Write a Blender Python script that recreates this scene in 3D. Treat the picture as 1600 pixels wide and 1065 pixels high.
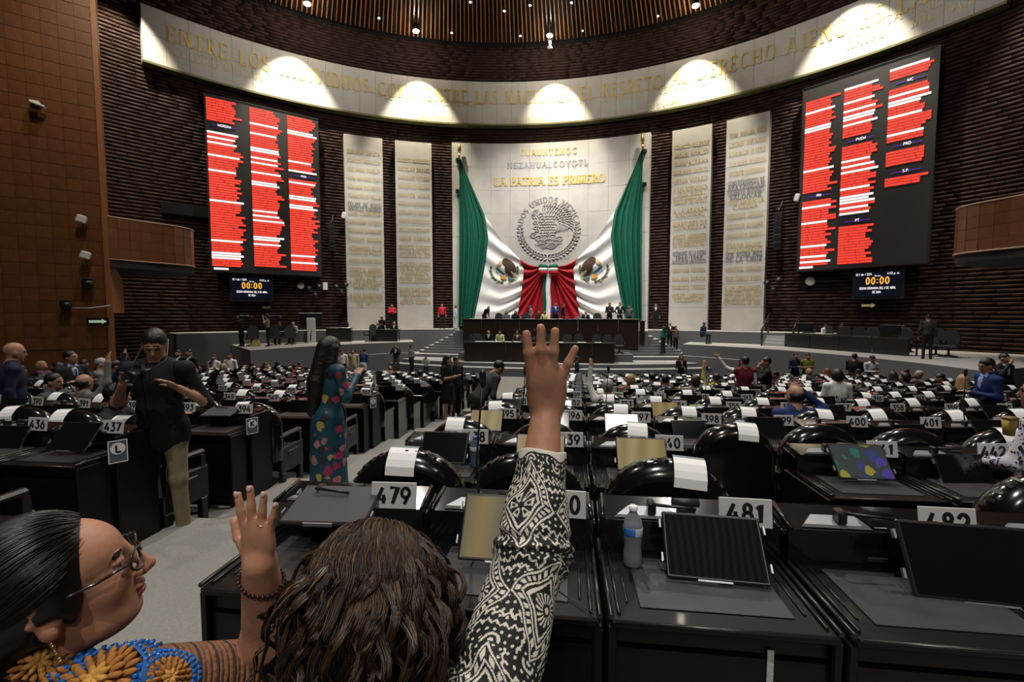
import bpy, bmesh, math, random
import numpy as np
from mathutils import Vector, Matrix, Euler

for o in list(bpy.data.objects):
    bpy.data.objects.remove(o)
SC = bpy.context.scene
COL = SC.collection
R = math.radians
PI = math.pi
rnd = random.Random(7)

# ------------------------------------------------------------------ camera
ZC = 3.45                      # height of the lens above the floor of the well
FPX = 711.0                    # focal length in pixels of the 1600 x 1065 frame
PITCH = R(3.5)
cam_d = bpy.data.cameras.new('camera')
cam_d.sensor_width = 36.0
cam_d.lens = FPX / 1600 * 36.0
cam_d.clip_start = 0.05
cam_d.clip_end = 200
cam = bpy.data.objects.new('camera', cam_d)
COL.objects.link(cam)
cam.location = (0, 0, ZC)
cam.rotation_euler = (R(90) - PITCH, 0, 0)
SC.camera = cam

# ------------------------------------------------------------------ world + exposure
SC.view_settings.view_transform = 'Standard'
SC.view_settings.look = 'None'
SC.view_settings.exposure = 0.0
SC.view_settings.gamma = 1.0
SC.view_settings.use_curve_mapping = False
W = bpy.data.worlds.new('hall_air')
SC.world = W
W.use_nodes = True
W.node_tree.nodes['Background'].inputs[0].default_value = (0.9, 0.95, 1.0, 1)
W.node_tree.nodes['Background'].inputs[1].default_value = 0.004
SC.cycles.max_bounces = 6
SC.cycles.diffuse_bounces = 3
SC.cycles.glossy_bounces = 3
SC.cycles.transmission_bounces = 6
SC.cycles.transparent_max_bounces = 6
SC.cycles.caustics_reflective = False
SC.cycles.caustics_refractive = False
SC.cycles.sample_clamp_indirect = 4.0

# ------------------------------------------------------------------ hall frame: a round hall, its axis turned 7.7 degrees from the lens
CX, CY = -0.78, 7.88
AX = 7.7
def hall(phi, r, z=0.0):
    a = R(phi + AX)
    return Vector((CX + r * math.sin(a), CY + r * math.cos(a), z))
def ray(x, y):
    a = (x - 800) / FPX; b = (532.5 - y) / FPX
    return Vector((a, math.cos(PITCH) + b * math.sin(PITCH), -math.sin(PITCH) + b * math.cos(PITCH)))
def at(x, y, Y):               # the point of the hall seen at pixel (x, y) and Y metres ahead
    d = ray(x, y); q = d * (Y / d.y)
    return Vector((q.x, q.y, q.z + ZC))
def on_z(x, y, z):
    d = ray(x, y); q = d * ((z - ZC) / d.z)
    return Vector((q.x, q.y, z))
def on_wall(x, y, r):
    d = ray(x, y)
    A = d.x**2 + d.y**2; B = -2 * (d.x * CX + d.y * CY); c = CX**2 + CY**2 - r * r
    t = (-B + math.sqrt(B * B - 4 * A * c)) / 2 / A
    q = d * t
    return Vector((q.x, q.y, q.z + ZC))
def phi_of(v):
    return math.degrees(math.atan2(v.x - CX, v.y - CY)) - AX

# ------------------------------------------------------------------ lights (the hall's ceiling lamps, plus an added frieze fill)
def lamp_light(name, loc, target, watts, angle, blend=0.4, color=(1, .93, .83), radius=.12):
    l = bpy.data.lights.new(name, 'SPOT')
    l.energy = watts; l.spot_size = R(angle); l.spot_blend = blend
    l.color = color; l.shadow_soft_size = radius
    o = bpy.data.objects.new(name, l); COL.objects.link(o)
    o.location = loc
    d = Vector(target) - Vector(loc)
    o.rotation_euler = d.to_track_quat('-Z', 'Y').to_euler()
    return o
CEIL = 22.0
# narrow lamps close to the wall that graze the inscribed frieze
for ph in (-58, -38.5, -20.5, 0.8, 21.5, 40, 60):
    lamp_light('frieze_light', hall(ph, 23.35, 21.55), hall(ph, 25.3, 16.0), 6200, 62, .5, (1, .90, .68), .06)
# floods over the benches
for (ph, r, w) in ((0, 19, .75), (-30, 15, .6), (28, 17, .9), (65, 9, .8), (0, 7, 1.0), (176, 12, 1.05), (174, 21, 1.1), (150, 20, .55), (-110, 8, .35)):
    p = hall(ph, r, CEIL - .5 if r < 20 else 18.5)
    lamp_light('bench_light', p, (p.x * .8, p.y * .9, 1.2), 5900 * w, 100, .8, (1, .95, .88), .16)
# floods on the stage, the flag wall and the stone slabs
for (ph, r, tph, tz, w, ang) in ((-13, 15, -2, 6.5, .52, 58), (13, 15, 4, 6.5, .52, 58), (-31, 16, -26, 6.5, 1.0, 46), (32, 16, 26, 6.5, 1.0, 46), (0, 17, 0, 3, .8, 70),
                                 (-62, 14, -56, 3, .25, 60), (62, 14, 54, 3, .25, 60)):
    lamp_light('stage_light', hall(ph, r, CEIL - .6), hall(tph, 25.5, tz), 6600 * w, ang, .7, (1, .95, .89), .2)
for ph in (-38, 3, 42):  # three added fill lamps that brighten the frieze between its bright scallops
    lamp_light('added_frieze_fill', hall(ph, 11, CEIL - .8), hall(ph, 25.5, 18.5), 2300, 64, .9, (1, .93, .84), .2)
# one wash on the panelled side wall
lamp_light('side_wall_light', (-10.5, 11.5, 21), (-19.2, 17.4, 12.0), 2300, 52, .5, (1, .82, .55), .12)
lamp_light('side_wall_light', (-8, 9, 21), (-17.5, 18.8, 5.0), 500, 60, .8, (1, .82, .6), .12)
# ------------------------------------------------------------------ materials
MATS = {}
def _new(name):
    m = bpy.data.materials.new(name); m.use_nodes = True
    nt = m.node_tree
    return m, nt, nt.nodes['Principled BSDF'], nt.nodes, nt.links
def mat(name, col, rough=.5, metal=0.0, coat=0.0, emit=None, var=0.0, scale=8.0, bump=0.0, spec=.5, stretch=None, rand=0.0, trans=0.0, ior=1.45, sheen=0.0):
    if name in MATS: return MATS[name]
    m, nt, b, N, L = _new(name)
    b.inputs['Base Color'].default_value = (*col, 1)
    b.inputs['Roughness'].default_value = rough
    b.inputs['Metallic'].default_value = metal
    b.inputs['Coat Weight'].default_value = coat
    b.inputs['Coat Roughness'].default_value = .06
    b.inputs['Specular IOR Level'].default_value = spec
    b.inputs['IOR'].default_value = ior
    b.inputs['Transmission Weight'].default_value = trans
    if emit:
        b.inputs['Emission Color'].default_value = (*emit[0], 1)
        b.inputs['Emission Strength'].default_value = emit[1]
    if var or bump:
        tc = N.new('ShaderNodeTexCoord'); mp = N.new('ShaderNodeMapping'); no = N.new('ShaderNodeTexNoise')
        L.new(tc.outputs['Object'], mp.inputs[0]); L.new(mp.outputs[0], no.inputs['Vector'])
        no.inputs['Scale'].default_value = scale; no.inputs['Detail'].default_value = 4
        if stretch: mp.inputs['Scale'].default_value = stretch
        if var:
            mr = N.new('ShaderNodeMapRange'); L.new(no.outputs[0], mr.inputs[0])
            mr.inputs[1].default_value = .25; mr.inputs[2].default_value = .75
            mr.inputs[3].default_value = 1 - var; mr.inputs[4].default_value = 1 + var
            h = N.new('ShaderNodeHueSaturation'); h.inputs['Color'].default_value = (*col, 1)
            if rand:
                oi = N.new('ShaderNodeObjectInfo'); m2 = N.new('ShaderNodeMapRange'); L.new(oi.outputs['Random'], m2.inputs[0])
                m2.inputs[3].default_value = 1 - rand; m2.inputs[4].default_value = 1 + rand
                mu = N.new('ShaderNodeMath'); mu.operation = 'MULTIPLY'
                L.new(mr.outputs[0], mu.inputs[0]); L.new(m2.outputs[0], mu.inputs[1]); L.new(mu.outputs[0], h.inputs['Value'])
            else:
                L.new(mr.outputs[0], h.inputs['Value'])
            L.new(h.outputs[0], b.inputs['Base Color'])
        if bump:
            bp = N.new('ShaderNodeBump'); bp.inputs['Strength'].default_value = bump; bp.inputs['Distance'].default_value = .01
            L.new(no.outputs[0], bp.inputs['Height']); L.new(bp.outputs[0], b.inputs['Normal'])
    MATS[name] = m
    return m
def mat_attr(name, attr='Col', rough=.6, coat=0.0, bump=0.0, scale=300):
    if name in MATS: return MATS[name]
    m, nt, b, N, L = _new(name)
    a = N.new('ShaderNodeAttribute'); a.attribute_name = attr
    L.new(a.outputs['Color'], b.inputs['Base Color'])
    b.inputs['Roughness'].default_value = rough; b.inputs['Coat Weight'].default_value = coat
    if bump:
        no = N.new('ShaderNodeTexNoise'); no.inputs['Scale'].default_value = scale
        tc = N.new('ShaderNodeTexCoord'); L.new(tc.outputs['Object'], no.inputs['Vector'])
        bp = N.new('ShaderNodeBump'); bp.inputs['Strength'].default_value = bump; bp.inputs['Distance'].default_value = .003
        L.new(no.outputs[0], bp.inputs['Height']); L.new(bp.outputs[0], b.inputs['Normal'])
    MATS[name] = m
    return m
def mat_floral(name, base, spots, scale=9, thr=.33):
    if name in MATS: return MATS[name]
    m, nt, b, N, L = _new(name)
    tc = N.new('ShaderNodeTexCoord'); no = N.new('ShaderNodeTexNoise'); no.inputs['Scale'].default_value = 14
    ad = N.new('ShaderNodeMixRGB'); ad.blend_type = 'ADD'; ad.inputs[0].default_value = .09
    L.new(tc.outputs['Object'], no.inputs['Vector']); L.new(tc.outputs['Object'], ad.inputs[1]); L.new(no.outputs[1], ad.inputs[2])
    vo = N.new('ShaderNodeTexVoronoi'); vo.inputs['Scale'].default_value = scale; vo.inputs['Randomness'].default_value = .9
    L.new(ad.outputs[0], vo.inputs['Vector'])
    lt = N.new('ShaderNodeMath'); lt.operation = 'LESS_THAN'; lt.inputs[1].default_value = thr
    L.new(vo.outputs['Distance'], lt.inputs[0])
    sep = N.new('ShaderNodeSeparateColor'); L.new(vo.outputs['Color'], sep.inputs[0])
    cr = N.new('ShaderNodeValToRGB'); cr.color_ramp.interpolation = 'CONSTANT'
    while len(cr.color_ramp.elements) < len(spots): cr.color_ramp.elements.new(.5)
    for i, c in enumerate(spots):
        cr.color_ramp.elements[i].position = i / len(spots); cr.color_ramp.elements[i].color = (*c, 1)
    L.new(sep.outputs[0], cr.inputs[0])
    mx = N.new('ShaderNodeMixRGB'); L.new(lt.outputs[0], mx.inputs[0]); mx.inputs[1].default_value = (*base, 1); L.new(cr.outputs[0], mx.inputs[2])
    L.new(mx.outputs[0], b.inputs['Base Color']); b.inputs['Roughness'].default_value = .55
    MATS[name] = m
    return m

# ------------------------------------------------------------------ objects
def link(o, parent=None):
    COL.objects.link(o)
    if parent is not None: o.parent = parent
    return o
def tag(o, label, cat, group=None):
    o['label'] = label; o['category'] = cat
    if group: o['group'] = group
    return o
def empty(name, loc, rz=0.0):
    o = bpy.data.objects.new(name, None); COL.objects.link(o)
    o.empty_display_size = .1
    o.location = loc; o.rotation_euler = (0, 0, rz)
    return o
def meshobj(name, me, parent=None):
    return link(bpy.data.objects.new(name, me), parent)
def np_mesh(name, V, F, mats, mi=None, smooth=False):
    """V (n,3), F list/array of polygons"""
    me = bpy.data.meshes.new(name)
    V = np.asarray(V, dtype=np.float32)
    if isinstance(F, np.ndarray):
        n, k = F.shape
        me.vertices.add(len(V)); me.vertices.foreach_set('co', V.ravel())
        me.loops.add(n * k); me.loops.foreach_set('vertex_index', F.astype(np.int32).ravel())
        me.polygons.add(n); me.polygons.foreach_set('loop_start', np.arange(0, n * k, k, dtype=np.int32))
        me.update(calc_edges=True)
    else:
        me.from_pydata([tuple(v) for v in V], [], [tuple(f) for f in F])
    for m in (mats if isinstance(mats, (list, tuple)) else [mats]): me.materials.append(m)
    if mi is not None: me.polygons.foreach_set('material_index', np.asarray(mi, dtype=np.int32))
    if smooth: me.polygons.foreach_set('use_smooth', np.ones(len(me.polygons), dtype=bool))
    me.update()
    return me

class MB:
    """collects simple shapes into one mesh"""
    def __init__(s): s.v = []; s.f = []; s.m = []; s.sm = []
    def add(s, V, F, mi=0, M=None, smooth=False):
        b = len(s.v)
        for v in V:
            v = Vector(v)
            s.v.append(M @ v if M is not None else v)
        for f in F: s.f.append(tuple(i + b for i in f)); s.m.append(mi); s.sm.append(smooth)
        return s
    def box(s, c, d, mi=0, M=None, taper=None, bev=0.0):
        x, y, z = d[0] / 2, d[1] / 2, d[2] / 2
        if bev > 0:
            b = min(bev, x * .9, y * .9, z * .9)
            V = []; 
            for sz in (-1, 1):
                for (ix, iy, iz) in ((x - b, y, z - b), (x, y - b, z - b)):
                    pass
            # chamfered box: 24 vertices
            idx = {}
            def vid(p):
                if p not in idx: idx[p] = len(V); V.append((c[0] + p[0], c[1] + p[1], c[2] + p[2]))
                return idx[p]
            F = []
            for ax in range(3):
                u, w = (ax + 1) % 3, (ax + 2) % 3; h = (x, y, z)
                for sg in (-1, 1):
                    q = []
                    for (a, e) in ((-1, -1), (1, -1), (1, 1), (-1, 1)):
                        p = [0, 0, 0]; p[ax] = sg * h[ax]; p[u] = a * (h[u] - b); p[w] = e * (h[w] - b); q.append(vid(tuple(p)))
                    F.append(q if sg > 0 else q[::-1])
            for ax in range(3):
                u, w = (ax + 1) % 3, (ax + 2) % 3; h = (x, y, z)
                for a in (-1, 1):
                    for e in (-1, 1):
                        def P(k, kind):
                            p = [0, 0, 0]; p[ax] = k * (h[ax] - b)
                            if kind == 'u': p[u] = a * h[u]; p[w] = e * (h[w] - b)
                            else: p[u] = a * (h[u] - b); p[w] = e * h[w]
                            return vid(tuple(p))
                        q = [P(-1, 'u'), P(1, 'u'), P(1, 'w'), P(-1, 'w')]
                        F.append(q if a * e < 0 else q[::-1])
            for a in (-1, 1):
                for e in (-1, 1):
                    for g in (-1, 1):
                        t = [vid((a * x, e * (y - b), g * (z - b))), vid((a * (x - b), e * y, g * (z - b))), vid((a * (x - b), e * (y - b), g * z))]
                        F.append(t if a * e * g > 0 else t[::-1])
            return s.add(V, F, mi, M)
        V = [(c[0] + i * x, c[1] + j * y, c[2] + k * z) for k in (-1, 1) for j in (-1, 1) for i in (-1, 1)]
        if taper: V = [(c[0] + (v[0] - c[0]) * (taper[0] if v[2] > c[2] else 1), c[1] + (v[1] - c[1]) * (taper[1] if v[2] > c[2] else 1), v[2]) for v in V]
        return s.add(V, [(0, 2, 3, 1), (4, 5, 7, 6), (0, 1, 5, 4), (2, 6, 7, 3), (0, 4, 6, 2), (1, 3, 7, 5)], mi, M)
    def prism(s, pts, z0, z1, mi=0, M=None):
        """polygon pts (x,y) counter-clockwise, extruded in z"""
        n = len(pts)
        V = [(p[0], p[1], z0) for p in pts] + [(p[0], p[1], z1) for p in pts]
        F = [tuple(range(n))[::-1], tuple(range(n, 2 * n))] + [(i, (i + 1) % n, n + (i + 1) % n, n + i) for i in range(n)]
        return s.add(V, F, mi, M)
    def tube(s, pts, r, n=8, mi=0, M=None, cap=True, smooth=True):
        pts = [Vector(p) for p in pts]
        rs = r if isinstance(r, (list, tuple)) else [r] * len(pts)
        V = []; F = []
        t0 = (pts[1] - pts[0]).normalized()
        up = Vector((0, 0, 1)) if abs(t0.z) < .9 else Vector((1, 0, 0))
        a = t0.cross(up).normalized()
        for i, p in enumerate(pts):
            t = (pts[min(i + 1, len(pts) - 1)] - pts[max(i - 1, 0)])
            if t.length < 1e-9: t = t0
            t.normalize()
            a = (a - t * a.dot(t)); a = a.normalized() if a.length > 1e-6 else t.orthogonal().normalized()
            b = t.cross(a)
            for k in range(n):
                w = 2 * PI * k / n
                V.append(p + (a * math.cos(w) + b * math.sin(w)) * rs[i])
        for i in range(len(pts) - 1):
            for k in range(n):
                F.append((i * n + k, i * n + (k + 1) % n, (i + 1) * n + (k + 1) % n, (i + 1) * n + k))
        s.add(V, F, mi, M, smooth)
        if cap:
            m = len(pts) - 1
            b0 = len(s.v) - len(V)
            s.f.append(tuple(b0 + k for k in range(n))[::-1]); s.m.append(mi); s.sm.append(False)
            s.f.append(tuple(b0 + m * n + k for k in range(n))); s.m.append(mi); s.sm.append(False)
        return s
    def lathe(s, prof, n=16, mi=0, M=None, smooth=True):
        """profile [(r,z)] bottom to top"""
        V = []; F = []
        for (r, z) in prof:
            for k in range(n):
                w = 2 * PI * k / n; V.append((r * math.cos(w), r * math.sin(w), z))
        for i in range(len(prof) - 1):
            for k in range(n):
                F.append((i * n + k, i * n + (k + 1) % n, (i + 1) * n + (k + 1) % n, (i + 1) * n + k))
        F.append(tuple(range(n))[::-1]); F.append(tuple(range((len(prof) - 1) * n, len(prof) * n)))
        return s.add(V, F, mi, M, smooth)
    def ball(s, c, r, n=8, mi=0, M=None, sc=(1, 1, 1)):
        V = []; F = []
        m = max(4, n // 2 + 1)
        for i in range(m + 1):
            th = PI * i / m
            for k in range(n):
                w = 2 * PI * k / n
                V.append((c[0] + r * sc[0] * math.sin(th) * math.cos(w), c[1] + r * sc[1] * math.sin(th) * math.sin(w), c[2] - r * sc[2] * math.cos(th)))
        for i in range(m):
            for k in range(n):
                F.append((i * n + k, i * n + (k + 1) % n, (i + 1) * n + (k + 1) % n, (i + 1) * n + k))
        return s.add(V, F, mi, M, True)
    def grid(s, P, mi=0, flip=False, smooth=True, wrap=False):
        """P[i][j] points"""
        n, m = len(P), len(P[0])
        V = [p for row in P for p in row]
        F = []
        for i in range(n - 1):
            for j in range(m if wrap else m - 1):
                q = (i * m + j, i * m + (j + 1) % m, (i + 1) * m + (j + 1) % m, (i + 1) * m + j)
                F.append(q[::-1] if flip else q)
        return s.add(V, F, mi, None, smooth)
    def mesh(s, name, mats):
        me = bpy.data.meshes.new(name)
        me.from_pydata([tuple(v) for v in s.v], [], s.f)
        for m in (mats if isinstance(mats, (list, tuple)) else [mats]): me.materials.append(m)
        me.polygons.foreach_set('material_index', s.m)
        me.polygons.foreach_set('use_smooth', s.sm)
        me.update()
        return me
    def obj(s, name, mats, parent=None):
        return meshobj(name, s.mesh(name, mats), parent)

def arc_wall(phi0, phi1, r0, r1, z0, z1, n=24, mb=None, mi=0, cen=None, sc=(1, 1)):
    """a curved slab between two radii of the hall"""
    mb = mb or MB()
    P = []
    for i in range(n + 1):
        ph = phi0 + (phi1 - phi0) * i / n
        P.append([hall(ph, r0, z0), hall(ph, r1, z0), hall(ph, r1, z1), hall(ph, r0, z1)])
    V = [p for q in P for p in q]; F = []
    for i in range(n):
        for k in range(4):
            F.append((i * 4 + k, i * 4 + (k + 1) % 4, (i + 1) * 4 + (k + 1) % 4, (i + 1) * 4 + k))
    F.append((0, 3, 2, 1)); F.append((n * 4, n * 4 + 1, n * 4 + 2, n * 4 + 3))
    mb.add(V, F, mi)
    return mb
def structure(o):
    o['kind'] = 'structure'; return o

# ------------------------------------------------------------------ stroke lettering
def _arc(cx, cy, rx, ry, a0, a1, n=10):
    return [(cx + rx * math.cos(R(a0 + (a1 - a0) * i / n)), cy + ry * math.sin(R(a0 + (a1 - a0) * i / n))) for i in range(n + 1)]
GL = {
 'A': (.78, [[(.02, 0), (.39, 1)], [(.39, 1), (.76, 0)], [(.17, .36), (.61, .36)]]),
 'B': (.62, [[(.1, 0), (.1, 1)], [(.1, 1), (.3, 1)] + _arc(.3, .76, .22, .24, 90, -90) + [(.1, .52)], [(.3, .52)] + _arc(.3, .26, .27, .26, 90, -90) + [(.1, 0)]]),
 'C': (.76, [_arc(.44, .5, .38, .5, 48, 312, 16)]),
 'D': (.76, [[(.1, 0), (.1, 1)], [(.1, 1), (.3, 1)] + _arc(.3, .5, .4, .5, 90, -90, 14) + [(.1, 0)]]),
 'E': (.6, [[(.1, 0), (.1, 1)], [(.1, 1), (.55, 1), (.55, .86)], [(.1, .52), (.44, .52)], [(.1, 0), (.57, 0), (.57, .15)]]),
 'F': (.57, [[(.1, 0), (.1, 1)], [(.1, 1), (.54, 1), (.54, .86)], [(.1, .52), (.42, .52)]]),
 'G': (.8, [_arc(.44, .5, .38, .5, 48, 330, 16), [(.7, 0.1), (.7, .44), (.52, .44)]]),
 'H': (.78, [[(.1, 0), (.1, 1)], [(.68, 0), (.68, 1)], [(.1, .5), (.68, .5)]]),
 'I': (.24, [[(.12, 0), (.12, 1)]]),
 'J': (.4, [[(.28, 1), (.28, .2)] + _arc(.12, .15, .16, .2, 0, -110, 6)]),
 'K': (.7, [[(.1, 0), (.1, 1)], [(.1, .4), (.6, 1)], [(.25, .56), (.66, 0)]]),
 'L': (.57, [[(.1, 0), (.1, 1)], [(.1, 0), (.54, 0), (.54, .16)]]),
 'M': (.92, [[(.1, 0), (.1, 1)], [(.1, 1), (.46, .1)], [(.46, .1), (.82, 1)], [(.82, 1), (.82, 0)]]),
 'N': (.8, [[(.1, 0), (.1, 1)], [(.1, 1), (.7, 0)], [(.7, 0), (.7, 1)]]),
 'O': (.84, [_arc(.42, .5, .37, .5, 90, 450, 20)]),
 'P': (.6, [[(.1, 0), (.1, 1)], [(.1, 1), (.3, 1)] + _arc(.3, .74, .25, .26, 90, -90) + [(.1, .48)]]),
 'Q': (.84, [_arc(.42, .5, .37, .5, 90, 450, 20), [(.46, .15), (.8, -.15)]]),
 'R': (.68, [[(.1, 0), (.1, 1)], [(.1, 1), (.3, 1)] + _arc(.3, .75, .24, .25, 90, -90) + [(.1, .5)], [(.3, .5), (.64, 0)]]),
 'S': (.56, [_arc(.28, .75, .21, .25, 40, 250, 10) + _arc(.28, .26, .23, .26, 80, -150, 10)]),
 'T': (.68, [[(.34, 0), (.34, 1)], [(.03, .86), (.03, 1), (.65, 1), (.65, .86)]]),
 'U': (.76, [[(.1, 1), (.1, .3)] + _arc(.38, .3, .28, .3, 180, 360, 10) + [(.66, 1)]]),
 'V': (.74, [[(.02, 1), (.37, 0)], [(.37, 0), (.72, 1)]]),
 'W': (1., [[(.02, 1), (.27, 0)], [(.27, 0), (.5, .9)], [(.5, .9), (.73, 0)], [(.73, 0), (.98, 1)]]),
 'X': (.7, [[(.03, 0), (.67, 1)], [(.03, 1), (.67, 0)]]),
 'Y': (.7, [[(.02, 1), (.35, .48)], [(.68, 1), (.35, .48)], [(.35, .48), (.35, 0)]]),
 'Z': (.64, [[(.06, .86), (.06, 1), (.58, 1), (.05, 0), (.6, 0), (.6, .15)]]),
 '0': (.62, [_arc(.31, .5, .23, .5, 90, 450, 18)]),
 '1': (.42, [[(.04, .76), (.24, 1), (.24, 0)]]),
 '2': (.6, [_arc(.3, .7, .23, .3, 170, -20, 9) + [(.06, 0), (.56, 0)]]),
 '3': (.6, [[(.08, 1), (.52, 1), (.27, .6)] + _arc(.27, .3, .26, .3, 85, -150, 11)]),
 '4': (.64, [[(.36, 1), (.05, .27), (.6, .27)], [(.44, .55), (.44, 0)]]),
 '5': (.6, [[(.52, 1), (.14, 1), (.1, .56)] + _arc(.29, .32, .25, .32, 110, -150, 11)]),
 '6': (.62, [[(.42, 1), (.13, .5)] + _arc(.32, .3, .25, .3, 160, -200, 16)]),
 '7': (.58, [[(.05, 1), (.54, 1), (.22, 0)]]),
 '8': (.62, [_arc(.31, .76, .19, .24, 90, 450, 16), _arc(.31, .27, .24, .27, 90, 450, 16)]),
 '9': (.62, [_arc(.31, .7, .25, .3, -20, 340, 16), [(.54, .6), (.24, 0)]]),
 '.': (.2, [[(.1, 0), (.1, .09)]]), ':': (.26, [[(.13, .1), (.13, .25)], [(.13, .6), (.13, .75)]]), '/': (.4, [[(.05, -.05), (.35, 1.05)]]),
 'a': (.5, [_arc(.24, .3, .19, .3, 0, 360, 12), [(.44, .6), (.44, 0)]]), 'b': (.5, [[(.07, 1), (.07, 0)], _arc(.27, .3, .2, .3, 0, 360, 12)]),
 'r': (.34, [[(.07, 0), (.07, .6)], [(.07, .4), (.18, .58), (.32, .58)]]), 'p': (.5, [[(.07, -.3), (.07, .6)], _arc(.27, .3, .2, .3, 0, 360, 12)]),
 'm': (.74, [[(.07, 0), (.07, .6)], [(.07, .45), (.22, .6), (.36, .45), (.36, 0)], [(.36, .45), (.52, .6), (.66, .45), (.66, 0)]]),
 's': (.42, [[(.36, .55), (.1, .52), (.1, .36), (.34, .26), (.34, .06), (.05, .05)]]), 'e': (.48, [[(.05, .3), (.43, .3)] + _arc(.24, .3, .19, .3, 0, 310, 10)]),
 'n': (.5, [[(.07, 0), (.07, .6)], [(.07, .45), (.25, .6), (.42, .42), (.42, 0)]]), 'o': (.5, [_arc(.25, .3, .2, .3, 90, 450, 12)]), 'i': (.16, [[(.08, 0), (.08, .6)], [(.08, .75), (.08, .85)]]),
 '-': (.5, [[(.04, .45), (.46, .45)]]),
}
def text_width(t, gap=.12):
    return sum((.36 if ch == ' ' else GL[ch][0]) + gap for ch in t) - gap
def text_polys(t, thick=.17, thin=.06, serif=True, gap=.12):
    """quads in letter units (cap height 1), starting at x=0"""
    Q = []; x = 0
    for ch in t:
        if ch == ' ': x += .36 + gap; continue
        w, strokes = GL[ch]
        for st in strokes:
            n = len(st); L = []; Rr = []
            closed = n > 4 and abs(st[0][0] - st[-1][0]) < 1e-6 and abs(st[0][1] - st[-1][1]) < 1e-6
            for i in range(n):
                if closed and i in (0, n - 1): a, b = st[n - 2], st[1]
                else: a, b = st[max(i - 1, 0)], st[min(i + 1, n - 1)]
                dx, dy = b[0] - a[0], b[1] - a[1]; l = math.hypot(dx, dy) or 1
                dx /= l; dy /= l
                ww = (thin + (thick - thin) * abs(dy) ** 1.3) / 2
                if serif and n == 2 and dx * dy > .1: ww = thin / 2 * 1.25     # rising diagonals are thin
                k = 1.0
                if 0 < i < n - 1 and not closed:
                    e1 = (st[i][0] - a[0], st[i][1] - a[1]); e2 = (b[0] - st[i][0], b[1] - st[i][1])
                    c = (e1[0] * e2[0] + e1[1] * e2[1]) / ((math.hypot(*e1) or 1) * (math.hypot(*e2) or 1))
                    k = min(1.6, 1 / max(.5, math.sqrt(max(.05, (1 + c) / 2))))
                L.append((x + st[i][0] - dy * ww * k, st[i][1] + dx * ww * k)); Rr.append((x + st[i][0] + dy * ww * k, st[i][1] - dx * ww * k))
            for i in range(n - 1): Q.append((Rr[i], Rr[i + 1], L[i + 1], L[i]))
            if serif and not closed:
                for e, q in ((0, 1), (n - 1, n - 2)):
                    px_, py_ = st[e]
                    if (abs(py_) < .01 or abs(py_ - 1) < .01) and abs(st[q][1] - py_) > .3:
                        s2 = thick * .95; t2 = thin * .85; y0 = 0 if py_ < .5 else 1 - t2
                        Q.append(((x + px_ - s2, y0), (x + px_ + s2, y0), (x + px_ + s2, y0 + t2), (x + px_ - s2, y0 + t2)))
        x += w + gap
    return Q
def emboss(mb, quads, fmap, depth, mi=0):
    """fmap(x,y,d) -> point; each quad becomes a shallow raised block"""
    for q in quads:
        if depth <= 0:
            mb.add([fmap(p[0], p[1], 0) for p in q], [(0, 1, 2, 3)], mi)
        else:
            V = [fmap(p[0], p[1], 0) for p in q] + [fmap(p[0], p[1], depth) for p in q]
            mb.add(V, [(4, 5, 6, 7), (0, 1, 5, 4), (1, 2, 6, 5), (2, 3, 7, 6), (3, 0, 4, 7)], mi)

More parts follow.
